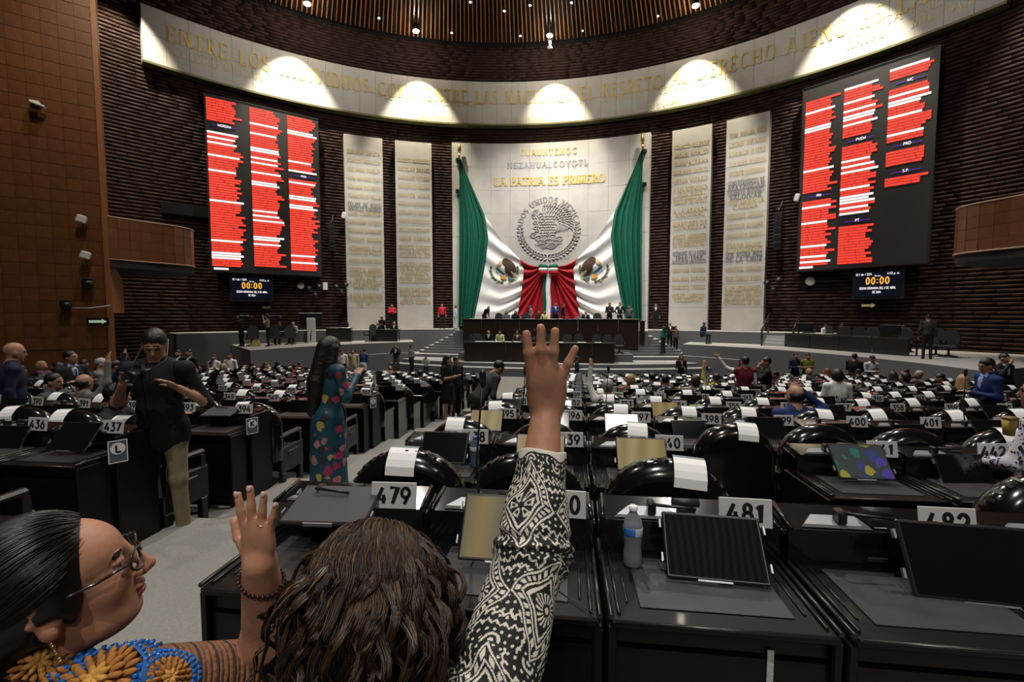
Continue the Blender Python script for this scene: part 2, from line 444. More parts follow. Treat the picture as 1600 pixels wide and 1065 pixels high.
# ------------------------------------------------------------------ distance-field bodies -> one continuous mesh
class SDF:
    def __init__(s): s.p = []
    def cap(s, a, b, r0, r1, m=0, k=None): s.p.append(('c', np.array(a, float), np.array(b, float), r0, r1, m, k)); return s
    def ell(s, c, r, m=0, M=None, k=None): s.p.append(('e', np.array(c, float), np.array(r, float), None if M is None else np.array(M, float), 0, m, k)); return s
    def cut(s, c, r, M=None, k=.01): s.p.append(('x', np.array(c, float), np.array(r, float), None if M is None else np.array(M, float), 0, -1, k)); return s
    def bounds(s):
        lo = np.full(3, 1e9); hi = -lo
        for p in s.p:
            if p[0] == 'c':
                for q, r in ((p[1], p[3]), (p[2], p[4])): lo = np.minimum(lo, q - r); hi = np.maximum(hi, q + r)
            elif p[0] == 'e':
                rr = p[2] if p[3] is None else np.full(3, p[2].max()); lo = np.minimum(lo, p[1] - rr); hi = np.maximum(hi, p[1] + rr)
        return lo, hi
    @staticmethod
    def _d(p, X):
        if p[0] == 'c':
            a, b, r0, r1 = p[1:5]; ab = b - a; l2 = ab @ ab + 1e-12
            t = np.clip(((X - a) @ ab) / l2, 0, 1)
            return np.linalg.norm(X - a - t[..., None] * ab, axis=-1) - (r0 + (r1 - r0) * t)
        q = X - p[1]
        if p[3] is not None: q = q @ p[3]
        k0 = np.linalg.norm(q / p[2], axis=-1); k1 = np.linalg.norm(q / p[2] ** 2, axis=-1) + 1e-9
        return k0 * (k0 - 1) / k1
    def field(s, X, k):
        d = None
        for p in s.p:
            e = s._d(p, X); kk = p[6] or k
            if p[0] == 'x':
                h = np.maximum(kk - np.abs(d + e), 0) / kk; d = np.maximum(d, -e) + h * h * kk * .25
            elif d is None: d = e
            else:
                h = np.maximum(kk - np.abs(d - e), 0) / kk; d = np.minimum(d, e) - h * h * kk * .25
        return d
    def matidx(s, X):
        best = None; mi = None
        for p in s.p:
            if p[0] == 'x': continue
            e = s._d(p, X)
            if best is None: best = e; mi = np.full(len(X), p[5])
            else:
                w = e < best; best = np.where(w, e, best); mi = np.where(w, p[5], mi)
        return mi
    def mesh(s, h, k=.03, disp=None):
        lo, hi = s.bounds(); pad = 2.5 * h + k * .3
        lo = lo - pad; hi = hi + pad
        n = np.ceil((hi - lo) / h).astype(int) + 1
        # blocks of 8 cells; only blocks that can touch the surface are sampled finely
        B = 8 if n.prod() > 60000 else 4
        nb = np.ceil(n / B).astype(int); n = nb * B
        ctr = np.stack(np.meshgrid(*[lo[i] + h * (B * np.arange(nb[i]) + (B - 1) / 2) for i in range(3)], indexing='ij'), -1).astype(np.float32)
        fc = s.field(ctr, k)
        act = np.abs(fc) < B * h * .87 * 1.7 + k * .5
        F6 = np.repeat(np.repeat(np.repeat(np.where(fc < 0, -1., 1.).astype(np.float32), B, 0), B, 1), B, 2)
        F6 = F6.reshape(nb[0], B, nb[1], B, nb[2], B)
        I = np.argwhere(act)
        off = np.stack(np.meshgrid(*[h * np.arange(B)] * 3, indexing='ij'), -1).astype(np.float32)
        for c in range(0, len(I), 800):
            J = I[c:c + 800]
            X = (lo + J * (B * h)).astype(np.float32)[:, None, None, None, :] + off[None]
            f = s.field(X, k)
            if disp is not None: f = f - disp(X.reshape(-1, 3)).reshape(f.shape)
            F6[J[:, 0], :, J[:, 1], :, J[:, 2], :] = f
        return nets(np.ascontiguousarray(F6.reshape(n)), lo, h)
def nets(F, org, h):
    S = F < 0; n = np.array(F.shape); cs = n - 1; N = int(np.prod(cs))
    acc = np.zeros((3, N)); cnt = np.zeros(N); Q = []
    for ax in range(3):
        u, v = (ax + 1) % 3, (ax + 2) % 3
        sl0 = [slice(None)] * 3; sl1 = [slice(None)] * 3; sl0[ax] = slice(0, -1); sl1[ax] = slice(1, None)
        a = F[tuple(sl0)]; b = F[tuple(sl1)]
        m = S[tuple(sl0)] != S[tuple(sl1)]
        I = np.argwhere(m)
        ok = (I[:, u] > 0) & (I[:, v] > 0) & (I[:, u] < n[u] - 1) & (I[:, v] < n[v] - 1)
        I = I[ok]
        av = a[I[:, 0], I[:, 1], I[:, 2]]; bv = b[I[:, 0], I[:, 1], I[:, 2]]
        pos = I.astype(float); pos[:, ax] += av / (av - bv)
        ids = []
        for (du, dv) in ((-1, -1), (0, -1), (0, 0), (-1, 0)):
            c = I.copy(); c[:, u] += du; c[:, v] += dv
            fl = (c[:, 0] * cs[1] + c[:, 1]) * cs[2] + c[:, 2]; ids.append(fl)
            cnt += np.bincount(fl, minlength=N)
            for d in range(3): acc[d] += np.bincount(fl, weights=pos[:, d], minlength=N)
        q = np.stack(ids, 1); fl = ~(av < 0)
        q[fl] = q[fl][:, ::-1]
        Q.append(q)
    Q = np.concatenate(Q); used = np.nonzero(cnt > 0)[0]
    remap = np.zeros(N, dtype=np.int64); remap[used] = np.arange(len(used))
    V = (acc[:, used] / cnt[used]).T * h + org
    return V, remap[Q]
def sdf_mesh(name, sd, h, mats, k=.03, disp=None):
    V, Q = sd.mesh(h, k, disp)
    mi = sd.matidx(V[Q].mean(1).astype(np.float32)) if len(mats) > 1 else None
    return np_mesh(name, V, Q, mats, mi, True)
# ================================================================== the hall itself
GOLD = mat('gilt letters', (.56, .41, .11), .45, .25)
GREYL = mat('dark grey letters', (.16, .155, .16), .5)
STONE = mat('pale stone', (.50, .485, .455), .55, 0, 0, None, .08, 1.4, .1)
BRICK = mat('dark brown brick', (.040, .020, .0155), .72, 0, 0, None, .2, 2.2, .0, .25, (1, 1, 5))
BRICKBED = mat('black brick joint', (.012, .009, .009), .9)
CARPET = mat('grey carpet', (.21, .205, .185), .95, 0, 0, None, .14, 60, .4)
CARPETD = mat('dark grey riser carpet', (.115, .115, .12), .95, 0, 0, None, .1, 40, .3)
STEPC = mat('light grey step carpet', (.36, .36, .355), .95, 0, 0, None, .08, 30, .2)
BLACKW = mat('black stained wood', (.016, .013, .012), .3, 0, .25, None, .2, 3, 0, .5, (8, 8, 1))
WOODT = mat('reddish wood veneer', (.155, .058, .020), .38, 0, .15, None, .32, 3.5, .05, .5, (14, 14, .7), .10)
WOODE = mat('reddish wood edge', (.30, .125, .05), .4, 0, .1, None, .15, 3, 0, .5, (6, 6, .6))
def UV(u, v, z=0.0):
    a = R(AX)
    return Vector((CX + u * math.cos(a) + v * math.sin(a), CY - u * math.sin(a) + v * math.cos(a), z))

# ---- brick wall: bed + proud bricks in courses
wf = arc_wall(-100, 100, 26.15, 26.6, 0, 24, 60).obj('wall_front', BRICKBED)
structure(wf)
structure(arc_wall(100, 260, 26.15, 26.6, 0, 24, 30).obj('wall_back', mat('dark rear wall', (.05, .035, .03), .8)))
def brick_courses(ph0, ph1, name, parent):
    V = []; F = []
    z = .2; k = 0
    rr = random.Random(3)
    while z < 22.4:
        ph = ph0 + rr.random() * .8
        while ph < ph1:
            ln = rr.uniform(1.0, 3.2)
            e = min(ph + ln - .05, ph1)
            r = 26.14 - rr.uniform(.070, .080)
            h = .135 + rr.uniform(-.004, .004)
            b = len(V)
            for (p_, r_, z_) in ((ph, r, z), (e, r, z), (e, r, z + h), (ph, r, z + h), (ph, 26.2, z), (e, 26.2, z), (e, 26.2, z + h), (ph, 26.2, z + h)):
                V.append(hall(p_, r_, z_))
            F += [(b, b + 3, b + 2, b + 1), (b + 3, b + 7, b + 6, b + 2), (b, b + 1, b + 5, b + 4), (b, b + 4, b + 7, b + 3), (b + 1, b + 2, b + 6, b + 5)]
            ph += ln
        z += .2; k += 1
    F = [f[::-1] for f in F]
    me = np_mesh(name, V, np.array(F), BRICK)
    o = meshobj(name, me, parent); o['kind'] = 'stuff'
    return o
brick_courses(-72, 66, 'brick_course', wf)

# ---- ceiling: dark disc with radial wooden slats
cm = MB()
N_ = 72
ring = [[hall(360 / N_ * i, 26.4, 22.75), hall(360 / N_ * i, 25.4, 22.75), hall(360 / N_ * i, 9, 26.5), hall(360 / N_ * i, .3, 26.6)] for i in range(N_ + 1)]
cm.grid(ring, 0, False, False)
ceil = structure(cm.obj('ceiling', mat('black ceiling void', (.012, .010, .010), .9)))
SLAT = mat('varnished ceiling slat', (.21, .085, .030), .35, 0, .2, None, .3, 2.0, 0, .5, (8, 8, .6), .35)
sl = MB(); sl.box((0, 0, 0), (.075, 16.0, .20), 0, None, None, .012)
slm = sl.mesh('slat', SLAT)
for i in range(172):
    ph = -58 + i * .665
    r_mid = 17.0
    o = meshobj('slat', slm, ceil)
    tilt = math.atan2(26.0 - 22.25, 16)
    o.location = hall(ph, r_mid, 24.0)
    o.rotation_euler = Euler((-tilt, 0, -R(ph + AX)), 'XYZ')

# ---- ceiling lamps that can be seen
LH = mat('lamp housing', (.03, .03, .03), .4, .5)
LENS = mat('lit lamp lens', (1, 1, 1), .5, 0, 0, ((1, .93, .8), 60))
LENS2 = mat('lit small lamp lens', (1, 1, 1), .5, 0, 0, ((1, .95, .88), 22))
def ceiling_lamp(x, y, big, label):
    p = on_z(x, y, 21.9 if big else 22.3)
    t = empty('ceiling_spotlight', p)
    tag(t, label, 'spotlight')
    s = 1.0 if big else .42
    m = MB(); m.lathe([(.16 * s, -.12 * s), (.22 * s, .0), (.2 * s, .3 * s), (.08 * s, .42 * s)], 14); m.tube([(0, 0, .4 * s), (0, 0, 1.1)], .02, 6)
    m.obj('housing', LH, t)
    if big:
        L_ = bpy.data.lights.new('lamp_glow', 'POINT'); L_.energy = 170; L_.color = (1, .86, .66); L_.shadow_soft_size = .2
        lo = bpy.data.objects.new('lamp_glow', L_); COL.objects.link(lo); lo.location = p + Vector((0, 0, -.5))
    l = MB(); l.ball((0, 0, -.11 * s), (.2 if big else .17) * s, 12, 0, None, (1, 1, .5)); l.obj('lens', LENS if big else LENS2, t)
    return t
for x, y, lb in ((480, 3, 'large bright ceiling spotlight at the left end of the visible slats'), (650, 46, 'large bright ceiling spotlight left of the hanging white fitting'),
                 (859, 53, 'large bright ceiling spotlight directly above the hanging white fitting'), (1087, 6, 'large bright ceiling spotlight at the right end of the visible slats')):
    ceiling_lamp(x, y, True, lb)
SML = [(592, 27, 'small ceiling lamp between the two left large spotlights'), (706, 50, 'small ceiling lamp just right of the second large spotlight'),
       (813, 55, 'small ceiling lamp just left of the spotlight over the white fitting'), (910, 47, 'small ceiling lamp just right of the spotlight over the white fitting'),
       (1028, 24, 'small ceiling lamp just left of the rightmost large spotlight'), (735, 2, 'small ceiling lamp at the top edge, left of centre'),
       (828, 7, 'small ceiling lamp high among the middle slats'), (893, 3, 'small ceiling lamp at the top edge, right of centre'), (788, 16, 'small faint ceiling lamp between the slats at mid-height')]
for x, y, lb in SML: ceiling_lamp(x, y, False, lb)
p = on_z(859, 62, 21.4)
m = MB(); m.tube([p + Vector((0, 0, 1.0)), p + Vector((0, 0, -.1))], .015, 6); m.box(p + Vector((0, 0, -.25)), (.16, .16, .4), 0, None, None, .03); m.box(p + Vector((0, 0, -.5)), (.3, .12, .1))
tag(m.obj('hanging_fitting', mat('white painted metal', (.8, .8, .8), .4)), 'small white fitting hanging under the ceiling in front of the wall', 'fitting')

# ---- inscribed frieze
fr = empty('inscribed_frieze', hall(0, 25.7, 16.9)); tag(fr, 'long curved pale stone frieze with gilt inscription under the ceiling', 'frieze')
def par(o, p):                 # keep world placement under an un-rotated empty
    o.parent = p; o.matrix_parent_inverse = Matrix.Translation(-Vector(p.location)); return o
FA, FB = -55.3, 52.6
nst = 46
for i in range(nst):
    a = FA + (FB - FA) * i / nst; b = FA + (FB - FA) * (i + 1) / nst
    for q in range(2):
        z0 = 16.95 + q * 1.46
        o = arc_wall(a + .012, b - .012, 25.6 - .004 * ((i * 7 + q * 3) % 3), 26.2, z0 + .006, z0 + 1.454, 2).obj('stone_panel', STONE)
        par(o, fr)
par(arc_wall(FA, FB, 25.52, 26.2, 16.83, 16.945, 60).obj('lower_edge_strip', mat('olive bronze strip', (.13, .12, .05), .5, .2)), fr)
def wall_text(mb, t, phi_c, r, z, h, mi=0, serif=True, thick=.17, thin=.06, gap=.12, width=None, depth=.03, left=None):
    """a line of letters on the round wall: centre angle (or left angle), cap height h, base line z"""
    Q = text_polys(t, thick, thin, serif, gap); w = text_width(t, gap)
    sx = h if width is None else width / w
    def fm(x, y, d):
        s = (x - w / 2) * sx if left is None else x * sx
        ph = (phi_c if left is None else left) + math.degrees(s / r)
        return hall(ph, r - d, z + y * h)
    emboss(mb, Q, fm, depth, mi)
def band(mb, t, x0, y0, x1, y1, h, **k):
    a = phi_of(on_wall(x0, y0, 25.6)); b = phi_of(on_wall(x1, y1, 25.6)); z = on_wall((x0 + x1) / 2, (y0 + y1) / 2, 25.6).z
    wall_text(mb, t, (a + b) / 2, 25.58, z - h / 2, h, width=R(b - a) * 25.58, **k)
a0 = phi_of(on_wall(262, 45, 25.6)); a1 = phi_of(on_wall(1381, 12, 25.6))
t1 = 'ENTRE LOS INDIVIDUOS COMO ENTRE LAS NACIONES EL RESPETO AL DERECHO AJENO ES'
def letters(t, phi_left, phi_right, r, z, h, parent, m, gap, depth, thick=.17, thin=.06):
    w = text_width(t, gap); sx = R(phi_right - phi_left) * r / w; x = 0
    for ch in t:
        if ch != ' ':
            mb = MB(); emboss(mb, text_polys(ch, thick, thin, True), lambda px_, y, d: hall(phi_left + math.degrees((x + px_) * sx / r), r - d, z + y * h), depth)
            par(mb.obj('letter', m), parent)
        x += (.36 if ch == ' ' else GL[ch][0]) + gap
t2 = t1 + ' LA PAZ'
k = text_width(t2, .32) / text_width(t1, .32)
letters(t2, a0, a0 + (a1 - a0) * k, 25.58, 18.35, .86, fr, GOLD, .32, .02)
mb = MB()
G2 = dict(depth=.006, gap=.22, thick=.15)
for (t, x0, y0, x1, y1, h) in (('HEROICO', 292, 75, 388, 103, .40), ('COLEGIO MILITAR', 272, 86, 408, 119, .42),
        ('A LOS CONSTITUYENTES DE 1917', 588, 149, 772, 169, .38), ('A LOS DEFENSORES DE VERACRUZ EN 1914', 905, 166, 1142, 122, .38),
        ('LEONA VICARIO', 649, 181, 706, 187, .28), ('JOSEFA ORTIZ DE DOMINGUEZ', 780, 188, 866, 186.5, .28), ('MARIANA R DEL TORO DE LAZARIN', 960, 176, 1062, 160, .28), ('ANTONIA NAVA', 1196, 128, 1240, 112, .28),
        ('HEROICA', 1325, 54, 1408, 24, .42), ('NAVAL', 1324, 72, 1384, 50, .42), ('ESCUELA', 1424, 19, 1490, -4, .40), ('MILITAR', 1424, 36, 1520, 2, .40)):
    band(mb, t, x0, y0, x1, y1, h, **G2)
par(mb.obj('small_inscription', mat('dull gilt letters', (.52, .44, .24), .5, .2)), fr)

# ---- stone slabs with names
def slab(name_phi, lines, label):
    a, b = name_phi
    t = empty('stone_slab', hall((a + b) / 2, 25.5, 2.35)); tag(t, label, 'stone slab', 'tall inscribed stone slabs either side of the flag')
    n = 9
    for i in range(n):
        z0 = 2.36 + i * 13.05 / n
        o = arc_wall(a, b, 25.5 - .004 * (i % 2), 26.2, z0 + .005, z0 + 13.05 / n - .005, 4).obj('stone_panel', STONE); par(o, t)
    mb = MB(); md = MB()
    for (t_, z, h, dark) in lines:
        w = text_width(t_, .2); mw = R(b - a) * 25.4 * .86
        wd = min(mw, w * h * 1.0)
        wall_text(md if dark else mb, t_, (a + b) / 2, 25.48, z, h, width=wd, gap=.2, depth=.012, thick=.17, thin=.07)
    if mb.v: par(mb.obj('gilt_inscription', mat('pale gilt letters', (.56, .45, .21), .5, .15)), t)
    if md.v: par(md.obj('dark_inscription', GREYL), t)
def lines(names, z0, z1, h=.27, dark=()):
    out = []
    n = len(names)
    for i, s in enumerate(names):
        if not s: continue
        out.append((s, z0 + (z1 - z0) * i / (n - 1), h, i in dark))
    return out
slab((-31.9, -26.3), lines(['EMILIANO ZAPATA', '', 'IGNACIO ZARAGOZA', '', 'JOSE MARIA MORELOS', '', 'JUAN ALVAREZ DIAZ', '', 'MARIANO ESCOBEDO', '', 'FRANCISCO VILLA', '', 'FELIPE DE JESUS', 'ANGELES RAMIREZ', 'LUIS CABRERA', '', 'MARIANO OTERO', '', 'BELISARIO DOMINGUEZ', '', 'AQUILES SERDAN', '', 'DEFENSORES DE LA', 'CIUDAD DE PUEBLA', '', 'HEROES DE NACOZARI', '', 'GENERAL MIGUEL', 'LAZARO CARDENAS', 'DEL RIO', 'A LOS DIPUTADOS', 'MARTIRES', '', 'A LOS MAESTROS', 'CONSTITUYENTES', 'DE 1917'], 14.2, 4.0, .25, (12, 13)),
     'leftmost tall pale stone slab with one dark grey name among gilt ones')
slab((-24.4, -18.8), lines(['VICENTE GUERRERO', '', 'NICOLAS BRAVO', '', 'GUADALUPE VICTORIA', '', 'HERMENEGILDO GALEANA', '', 'XAVIER MINA', '', 'MARIANO MATAMOROS', '', 'LEANDRO VALLE', '', 'SANTOS DEGOLLADO', '', 'MELCHOR OCAMPO', '', 'JESUS GARCIA', '', 'BENITO JUAREZ', 'VALENTIN GOMEZ FARIAS', 'SOLDADOS DE 1847', '', 'FRANCISCO I MADERO', 'JOSE MARIA PINO SUAREZ', 'CARRANZA', 'ALVARO OBREGON', 'LEGISLADORES', '', 'RICARDO FLORES MAGON', 'SERAPIO RENDON', 'GUSTAVO DIAZ ORDAZ'[:7], 'ADOLFO GURRION'], 14.0, 4.1, .25),
     'pale stone slab with gilt names, nearest to the flag wall on its left')
slab((18.7, 24.1), lines(['IGNACIO ALLENDE', '', 'MIGUEL HIDALGO', '', 'JUAN ALDAMA', '', 'MARIANO JIMENEZ', '', 'LEONA VICARIO', '', 'A LOS DEFENSORES', 'DEL PAIS', 'BICENTENARIO DE LA', 'ARMADA DE MEXICO', '', 'A LA ARMADA', 'NACIONAL', '', 'MARTIRES DE', 'CHINAMECA', '', 'HEROES ANONIMOS', 'A LOS DEFENSORES', 'EN CHURUBUSCO 1847', '', 'DEFENSORES DE LA PATRIA', '1846-1848', 'BATALLON DE SAN PATRICIO', '', 'VENUSTIANO CARRANZA', '', 'EMILIANO ZAPATA', '', 'FRANCISCO J MUGICA', '', 'VICENTE LOMBARDO', 'TOLEDANO'], 14.2, 4.2, .25, (25, 26, 27)),
     'pale stone slab with gilt names, nearest to the flag wall on its right')
slab((26.0, 31.3), lines(['SOR JUANA INES', '', 'LEONA VICARIO', '', 'MARIANO OTERO', '', 'JOSE MARIA MORELOS', '', 'VICENTE GUERRERO', '', 'CONSTITUYENTES DE', 'APATZINGAN', 'GILBERTO BOSQUES', 'SALDIVAR', 'JOSE MARIA LA', 'CANDIA', '', 'HERMANOS ARRIAGA', '', 'MELCHOR OCAMPO', '', 'FRANCISCO ZARCO', '', 'IGNACIO MANUEL', 'ALTAMIRANO', 'SOR JUANA INES', 'DE LA CRUZ', '', 'VENUSTIANO CARRANZA', '', 'FELIPE CARRILLO PUERTO', '', 'A LOS LEGISLADORES', 'MARTIRES DE 1913', 'AL MOVIMIENTO', 'ESTUDIANTIL DE 1968'], 14.3, 4.0, .27, (10, 11, 12, 13, 25, 26)),
     'rightmost tall pale stone slab with dark grey names at mid-height')

# ---- flag wall with the relief seal
fw = empty('flag_wall', hall(0, 25.5, 2.35)); tag(fw, 'broad curved pale stone wall with gilt words and carved round seal', 'stone wall')
for i in range(10):
    for q in range(8):
        a = -15.6 + i * 3.12; z0 = 2.36 + q * 13.2 / 8
        o = arc_wall(a + .01, a + 3.11, 25.5 - .004 * ((i + q * 5) % 3), 26.2, z0 + .005, z0 + 13.2 / 8 - .005, 3).obj('stone_panel', STONE); par(o, fw)
def on_panel(x, y, d=0.0):
    return on_wall(x, y, 25.48 - d)
def panel_text(mb, t, x0, y0, x1, y1, hpx, depth=.03, **k):
    a = on_panel(x0, y0); b = on_panel(x1, y1); pa, pb = phi_of(a), phi_of(b); z = (a.z + b.z) / 2
    h = hpx / FPX * 32.5
    wall_text(mb, t, (pa + pb) / 2, 25.48, z, h, width=R(pb - pa) * 25.48, depth=depth, **k)
mb = MB()
panel_text(mb, 'CUAUHTEMOC', 813, 244, 901, 239, 9, gap=.3)
letters('LA PATRIA ES PRIMERO', phi_of(on_panel(773, 286)), phi_of(on_panel(945, 280)), 25.48, on_panel(858, 289).z, .56, fw, GOLD, .14, .03, .24, .1)
par(mb.obj('gilt_inscription', GOLD), fw)
mb = MB(); panel_text(mb, 'NEZAHUALCOYOTL', 793, 263, 918, 258, 8.5, gap=.3)
par(mb.obj('worn_inscription', mat('worn grey letters', (.34, .325, .31), .55)), fw)

# the seal: letters on a circle, an eagle with a snake on a cactus, and a wreath, all raised strokes
SEAL = mat('grey carved stone', (.40, .39, .37), .6)
sc_c = on_panel(857, 357); scp = phi_of(sc_c); scz = sc_c.z
def seal_pt(x, y, d):          # x,y in metres from the centre of the seal
    return hall(scp + math.degrees(x / 25.4), 25.48 - d, scz + y)
sm = MB()
txt = 'ESTADOS UNIDOS MEXICANOS'; Rr = 2.08
wtot = text_width(txt, .3); arc_deg = 232
for q in text_polys(txt, .2, .1, True, .3):
    def sp(x, y, d):
        th = R(90 + arc_deg / 2 - arc_deg * x / wtot); rr = Rr - .2 + y * .36
        return seal_pt(rr * math.cos(th), rr * math.sin(th), d)
    emboss(sm, [q], sp, .03)
par(sm.obj('seal_lettering', mat('darker carved stone', (.30, .29, .275), .6)), fw)
def stroke(mb, pts, w=.05, d=.07):
    P = [seal_pt(x, y, d * .4) for x, y in pts]
    n = len(P); rs = [w * (.45 + .55 * math.sin(PI * (i + .6) / (n + .2))) for i in range(n)]
    mb.tube(P, rs, 6)
def curve(p0, p1, p2, n=7):
    return [((1 - t) ** 2 * p0[0] + 2 * t * (1 - t) * p1[0] + t * t * p2[0], (1 - t) ** 2 * p0[1] + 2 * t * (1 - t) * p1[1] + t * t * p2[1]) for t in [i / (n - 1) for i in range(n)]]
eg = MB()
for r_, n_, a0_, a1_, ln in ((.62, 9, 128, 10, .22), (.88, 12, 122, 2, .26), (1.16, 15, 116, -6, .30), (1.44, 17, 106, -12, .26)):
    for k_ in range(n_):                      # raised wing: four rows of short feathers fanning over the top and to the right
        a = R(a0_ + (a1_ - a0_) * k_ / (n_ - 1)); c = (.10 + r_ * math.cos(a), .28 + r_ * .92 * math.sin(a)); e_ = (c[0] + ln * math.cos(a - .5), c[1] + ln * math.sin(a - .5))
        stroke(eg, curve(c, (c[0] + ln * .5 * math.cos(a + .1), c[1] + ln * .5 * math.sin(a + .1)), e_, 4), .038)
stroke(eg, curve((-.42, 1.58), (.9, 1.95), (1.52, .35), 14), .04)
for row in range(7):                          # breast scales
    for k_ in range(7):
        x = -.70 + k_ * .17 + (row % 2) * .085 + row * .02; y = .95 - row * .19
        stroke(eg, curve((x - .07, y), (x, y - .2), (x + .07, y), 5), .032)
for row in range(5):                          # neck feathers
    for k_ in range(3):
        x = -.80 + row * .10 + k_ * .11; y = 1.02 - row * .16 + k_ * .06
        stroke(eg, curve((x - .05, y), (x, y - .14), (x + .05, y), 5), .03)
for k_ in range(7):                           # lower wing and tail
    stroke(eg, curve((.55 + k_ * .13, .42 - k_ * .03), (.72 + k_ * .12, .1), (.52 + k_ * .14, -.32 + k_ * .03), 6), .04)
for k_ in range(6):                           # crest and neck
    a = R(60 + k_ * 32); stroke(eg, curve((-.86 + .12 * math.cos(a), 1.16 + .10 * math.sin(a)), (-.86 + .2 * math.cos(a + .3), 1.16 + .2 * math.sin(a + .3)), (-.86 + .3 * math.cos(a), 1.16 + .26 * math.sin(a)), 4), .034)
stroke(eg, curve((-.98, 1.1), (-1.25, 1.1), (-1.2, .9), 6), .045); stroke(eg, curve((-.96, 1.0), (-1.08, .98), (-1.14, .88), 4), .03); stroke(eg, curve((-.88, 1.2), (-.84, 1.23), (-.8, 1.18), 4), .03)
stroke(eg, curve((-.78, 1.0), (-.62, .72), (-.5, .35), 7), .04); stroke(eg, curve((-.62, 1.2), (-.4, 1.05), (-.36, .9), 6), .035)
sn = [(-1.22, .86), (-1.45, .6), (-1.5, .36), (-1.3, .2), (-1.0, .16), (-.78, .04), (-.84, -.14), (-1.1, -.2), (-1.4, -.14)]
sn = [(-1.16, .84), (-.98, .66), (-1.12, .44), (-.90, .28), (-1.08, .06), (-.84, -.08), (-1.06, -.26)]
for a_, b_ in zip(sn[:-1], sn[1:]): stroke(eg, curve(a_, ((a_[0] + b_[0]) / 2 + .1, (a_[1] + b_[1]) / 2), b_, 5), .045); stroke(eg, curve((a_[0] + .16, a_[1]), ((a_[0] + b_[0]) / 2 + .26, (a_[1] + b_[1]) / 2), (b_[0] + .16, b_[1]), 5), .03)
for x in (-.35, .12): stroke(eg, curve((x, -.25), (x - .05, -.36), (x - .16, -.46), 5), .045); stroke(eg, [(x - .3, -.5), (x + .02, -.44)], .035)
par(eg.obj('eagle_relief', SEAL), fw)
cg = MB()
for (x, y, rx, ry) in ((-.2, -.62, .26, .2), (.3, -.6, .24, .19), (-.72, -.66, .24, .17), (.8, -.72, .22, .16), (-1.1, -.45, .2, .17), (.02, -.88, .3, .14), (-.5, -.92, .26, .13), (.55, -.95, .26, .13)):
    stroke(cg, [(x + rx * math.cos(R(a)), y + ry * math.sin(R(a))) for a in range(0, 361, 36)], .034)
    for k_ in range(3): stroke(cg, [(x - rx * .4 + k_ * rx * .4, y - .03), (x - rx * .4 + k_ * rx * .4 + .04, y + .04)], .022)
for k_ in range(4):
    y = -1.08 - k_ * .1; w_ = 1.0 - k_ * .18
    stroke(cg, [(x_, y + .05 * math.sin(x_ * 9 + k_)) for x_ in np.linspace(-w_, w_, 13)], .03)
par(cg.obj('cactus_relief', SEAL), fw)
lv = MB()
for sgn in (-1, 1):
    for k_ in range(13):
        a = R(-92 + sgn * (k_ * 7.2 + 4)) 
        for rr, da in ((1.88, .10), (2.2, -.10)):
            x, y = rr * math.cos(a), rr * math.sin(a)
            tx, ty = -math.sin(a) * sgn, math.cos(a) * sgn
            ox, oy = math.cos(a) * (rr - 2.04) * 1.2, math.sin(a) * (rr - 2.04) * 1.2
            stroke(lv, curve((x - tx * .08 - ox * .5, y - ty * .08 - oy * .5), (x + ox * .8, y + oy * .8), (x + tx * .1, y + ty * .1), 5), .05)
    stroke(lv, [(2.04 * math.cos(R(-92 + sgn * q)), 2.04 * math.sin(R(-92 + sgn * q))) for q in range(2, 98, 8)], .03)
par(lv.obj('wreath_relief', SEAL), fw)

# ---- panelled wooden side wall (left), its mirror outside the frame (right)
def wood_wall(p0, p1, z0, z1, name, flip, tiles):
    p0, p1 = Vector(p0), Vector(p1)
    d = (p1 - p0); ln = d.length; d.normalize(); nrm = Vector((d.y, -d.x, 0))
    if flip: nrm = -nrm
    ang = math.atan2(d.y, d.x)
    mb = MB(); mb.box((0, 0, 0), (ln, .3, z1 - z0))
    o = mb.obj(name, WOODT); structure(o)
    c = (p0 + p1) / 2 - nrm * .15
    o.location = (c.x, c.y, (z0 + z1) / 2); o.rotation_euler = (0, 0, ang)
    if tiles:
        s = .485
        tb = MB(); tb.box((0, 0, 0), (s - .012, .03, s - .010), 0, None, None, .006)
        tm = tb.mesh('veneer_tile', WOODT)
        nx = 7; nz = int((15.6) / s)
        for i in range(nx):
            for k in range(nz):
                q = meshobj('veneer_tile', tm, o)
                side = -1 if not flip else 1
                q.location = (ln / 2 - .02 - s * (i + .5), side * (.15 + .008 + rnd.uniform(0, .008)), (2.0 + s * (k + .5)) - (z0 + z1) / 2)
    return o, d, nrm
P_END = at(157, 300, 18.95); P_NEAR = Vector((P_END.x - 8.4, P_END.y - 5.75, 0))
ww, wd, wn = wood_wall((P_NEAR.x, P_NEAR.y), (P_END.x, P_END.y), 0, 22.5, 'wall_left', False, True) if False else (None, None, None)
def v3(p): return Vector((p.x, p.y, 0))
wl, wdir, wnrm = wood_wall(v3(P_NEAR), v3(P_END), 0, 22.5, 'wall_left', False, True)
mb = MB(); e = v3(P_END)
mb.box((0, 0, 11.25), (.16, .5, 22.5), 0, Matrix.Translation(e + wdir * .08 - wnrm * .2) @ Matrix.Rotation(math.atan2(wdir.y, wdir.x), 4, 'Z'))
structure(mb.obj('trim_1', WOODE))
rel = e - Vector((CX, CY, 0)); ax = Vector((math.sin(R(AX)), math.cos(R(AX)), 0))
def mirror(p):
    q = Vector((p.x - CX, p.y - CY, 0)); q = 2 * q.dot(ax) * ax - q
    return Vector((q.x + CX, q.y + CY, p.z))
wood_wall(mirror(v3(P_END)), mirror(v3(P_NEAR)), 0, 22.5, 'wall_right', False, False)

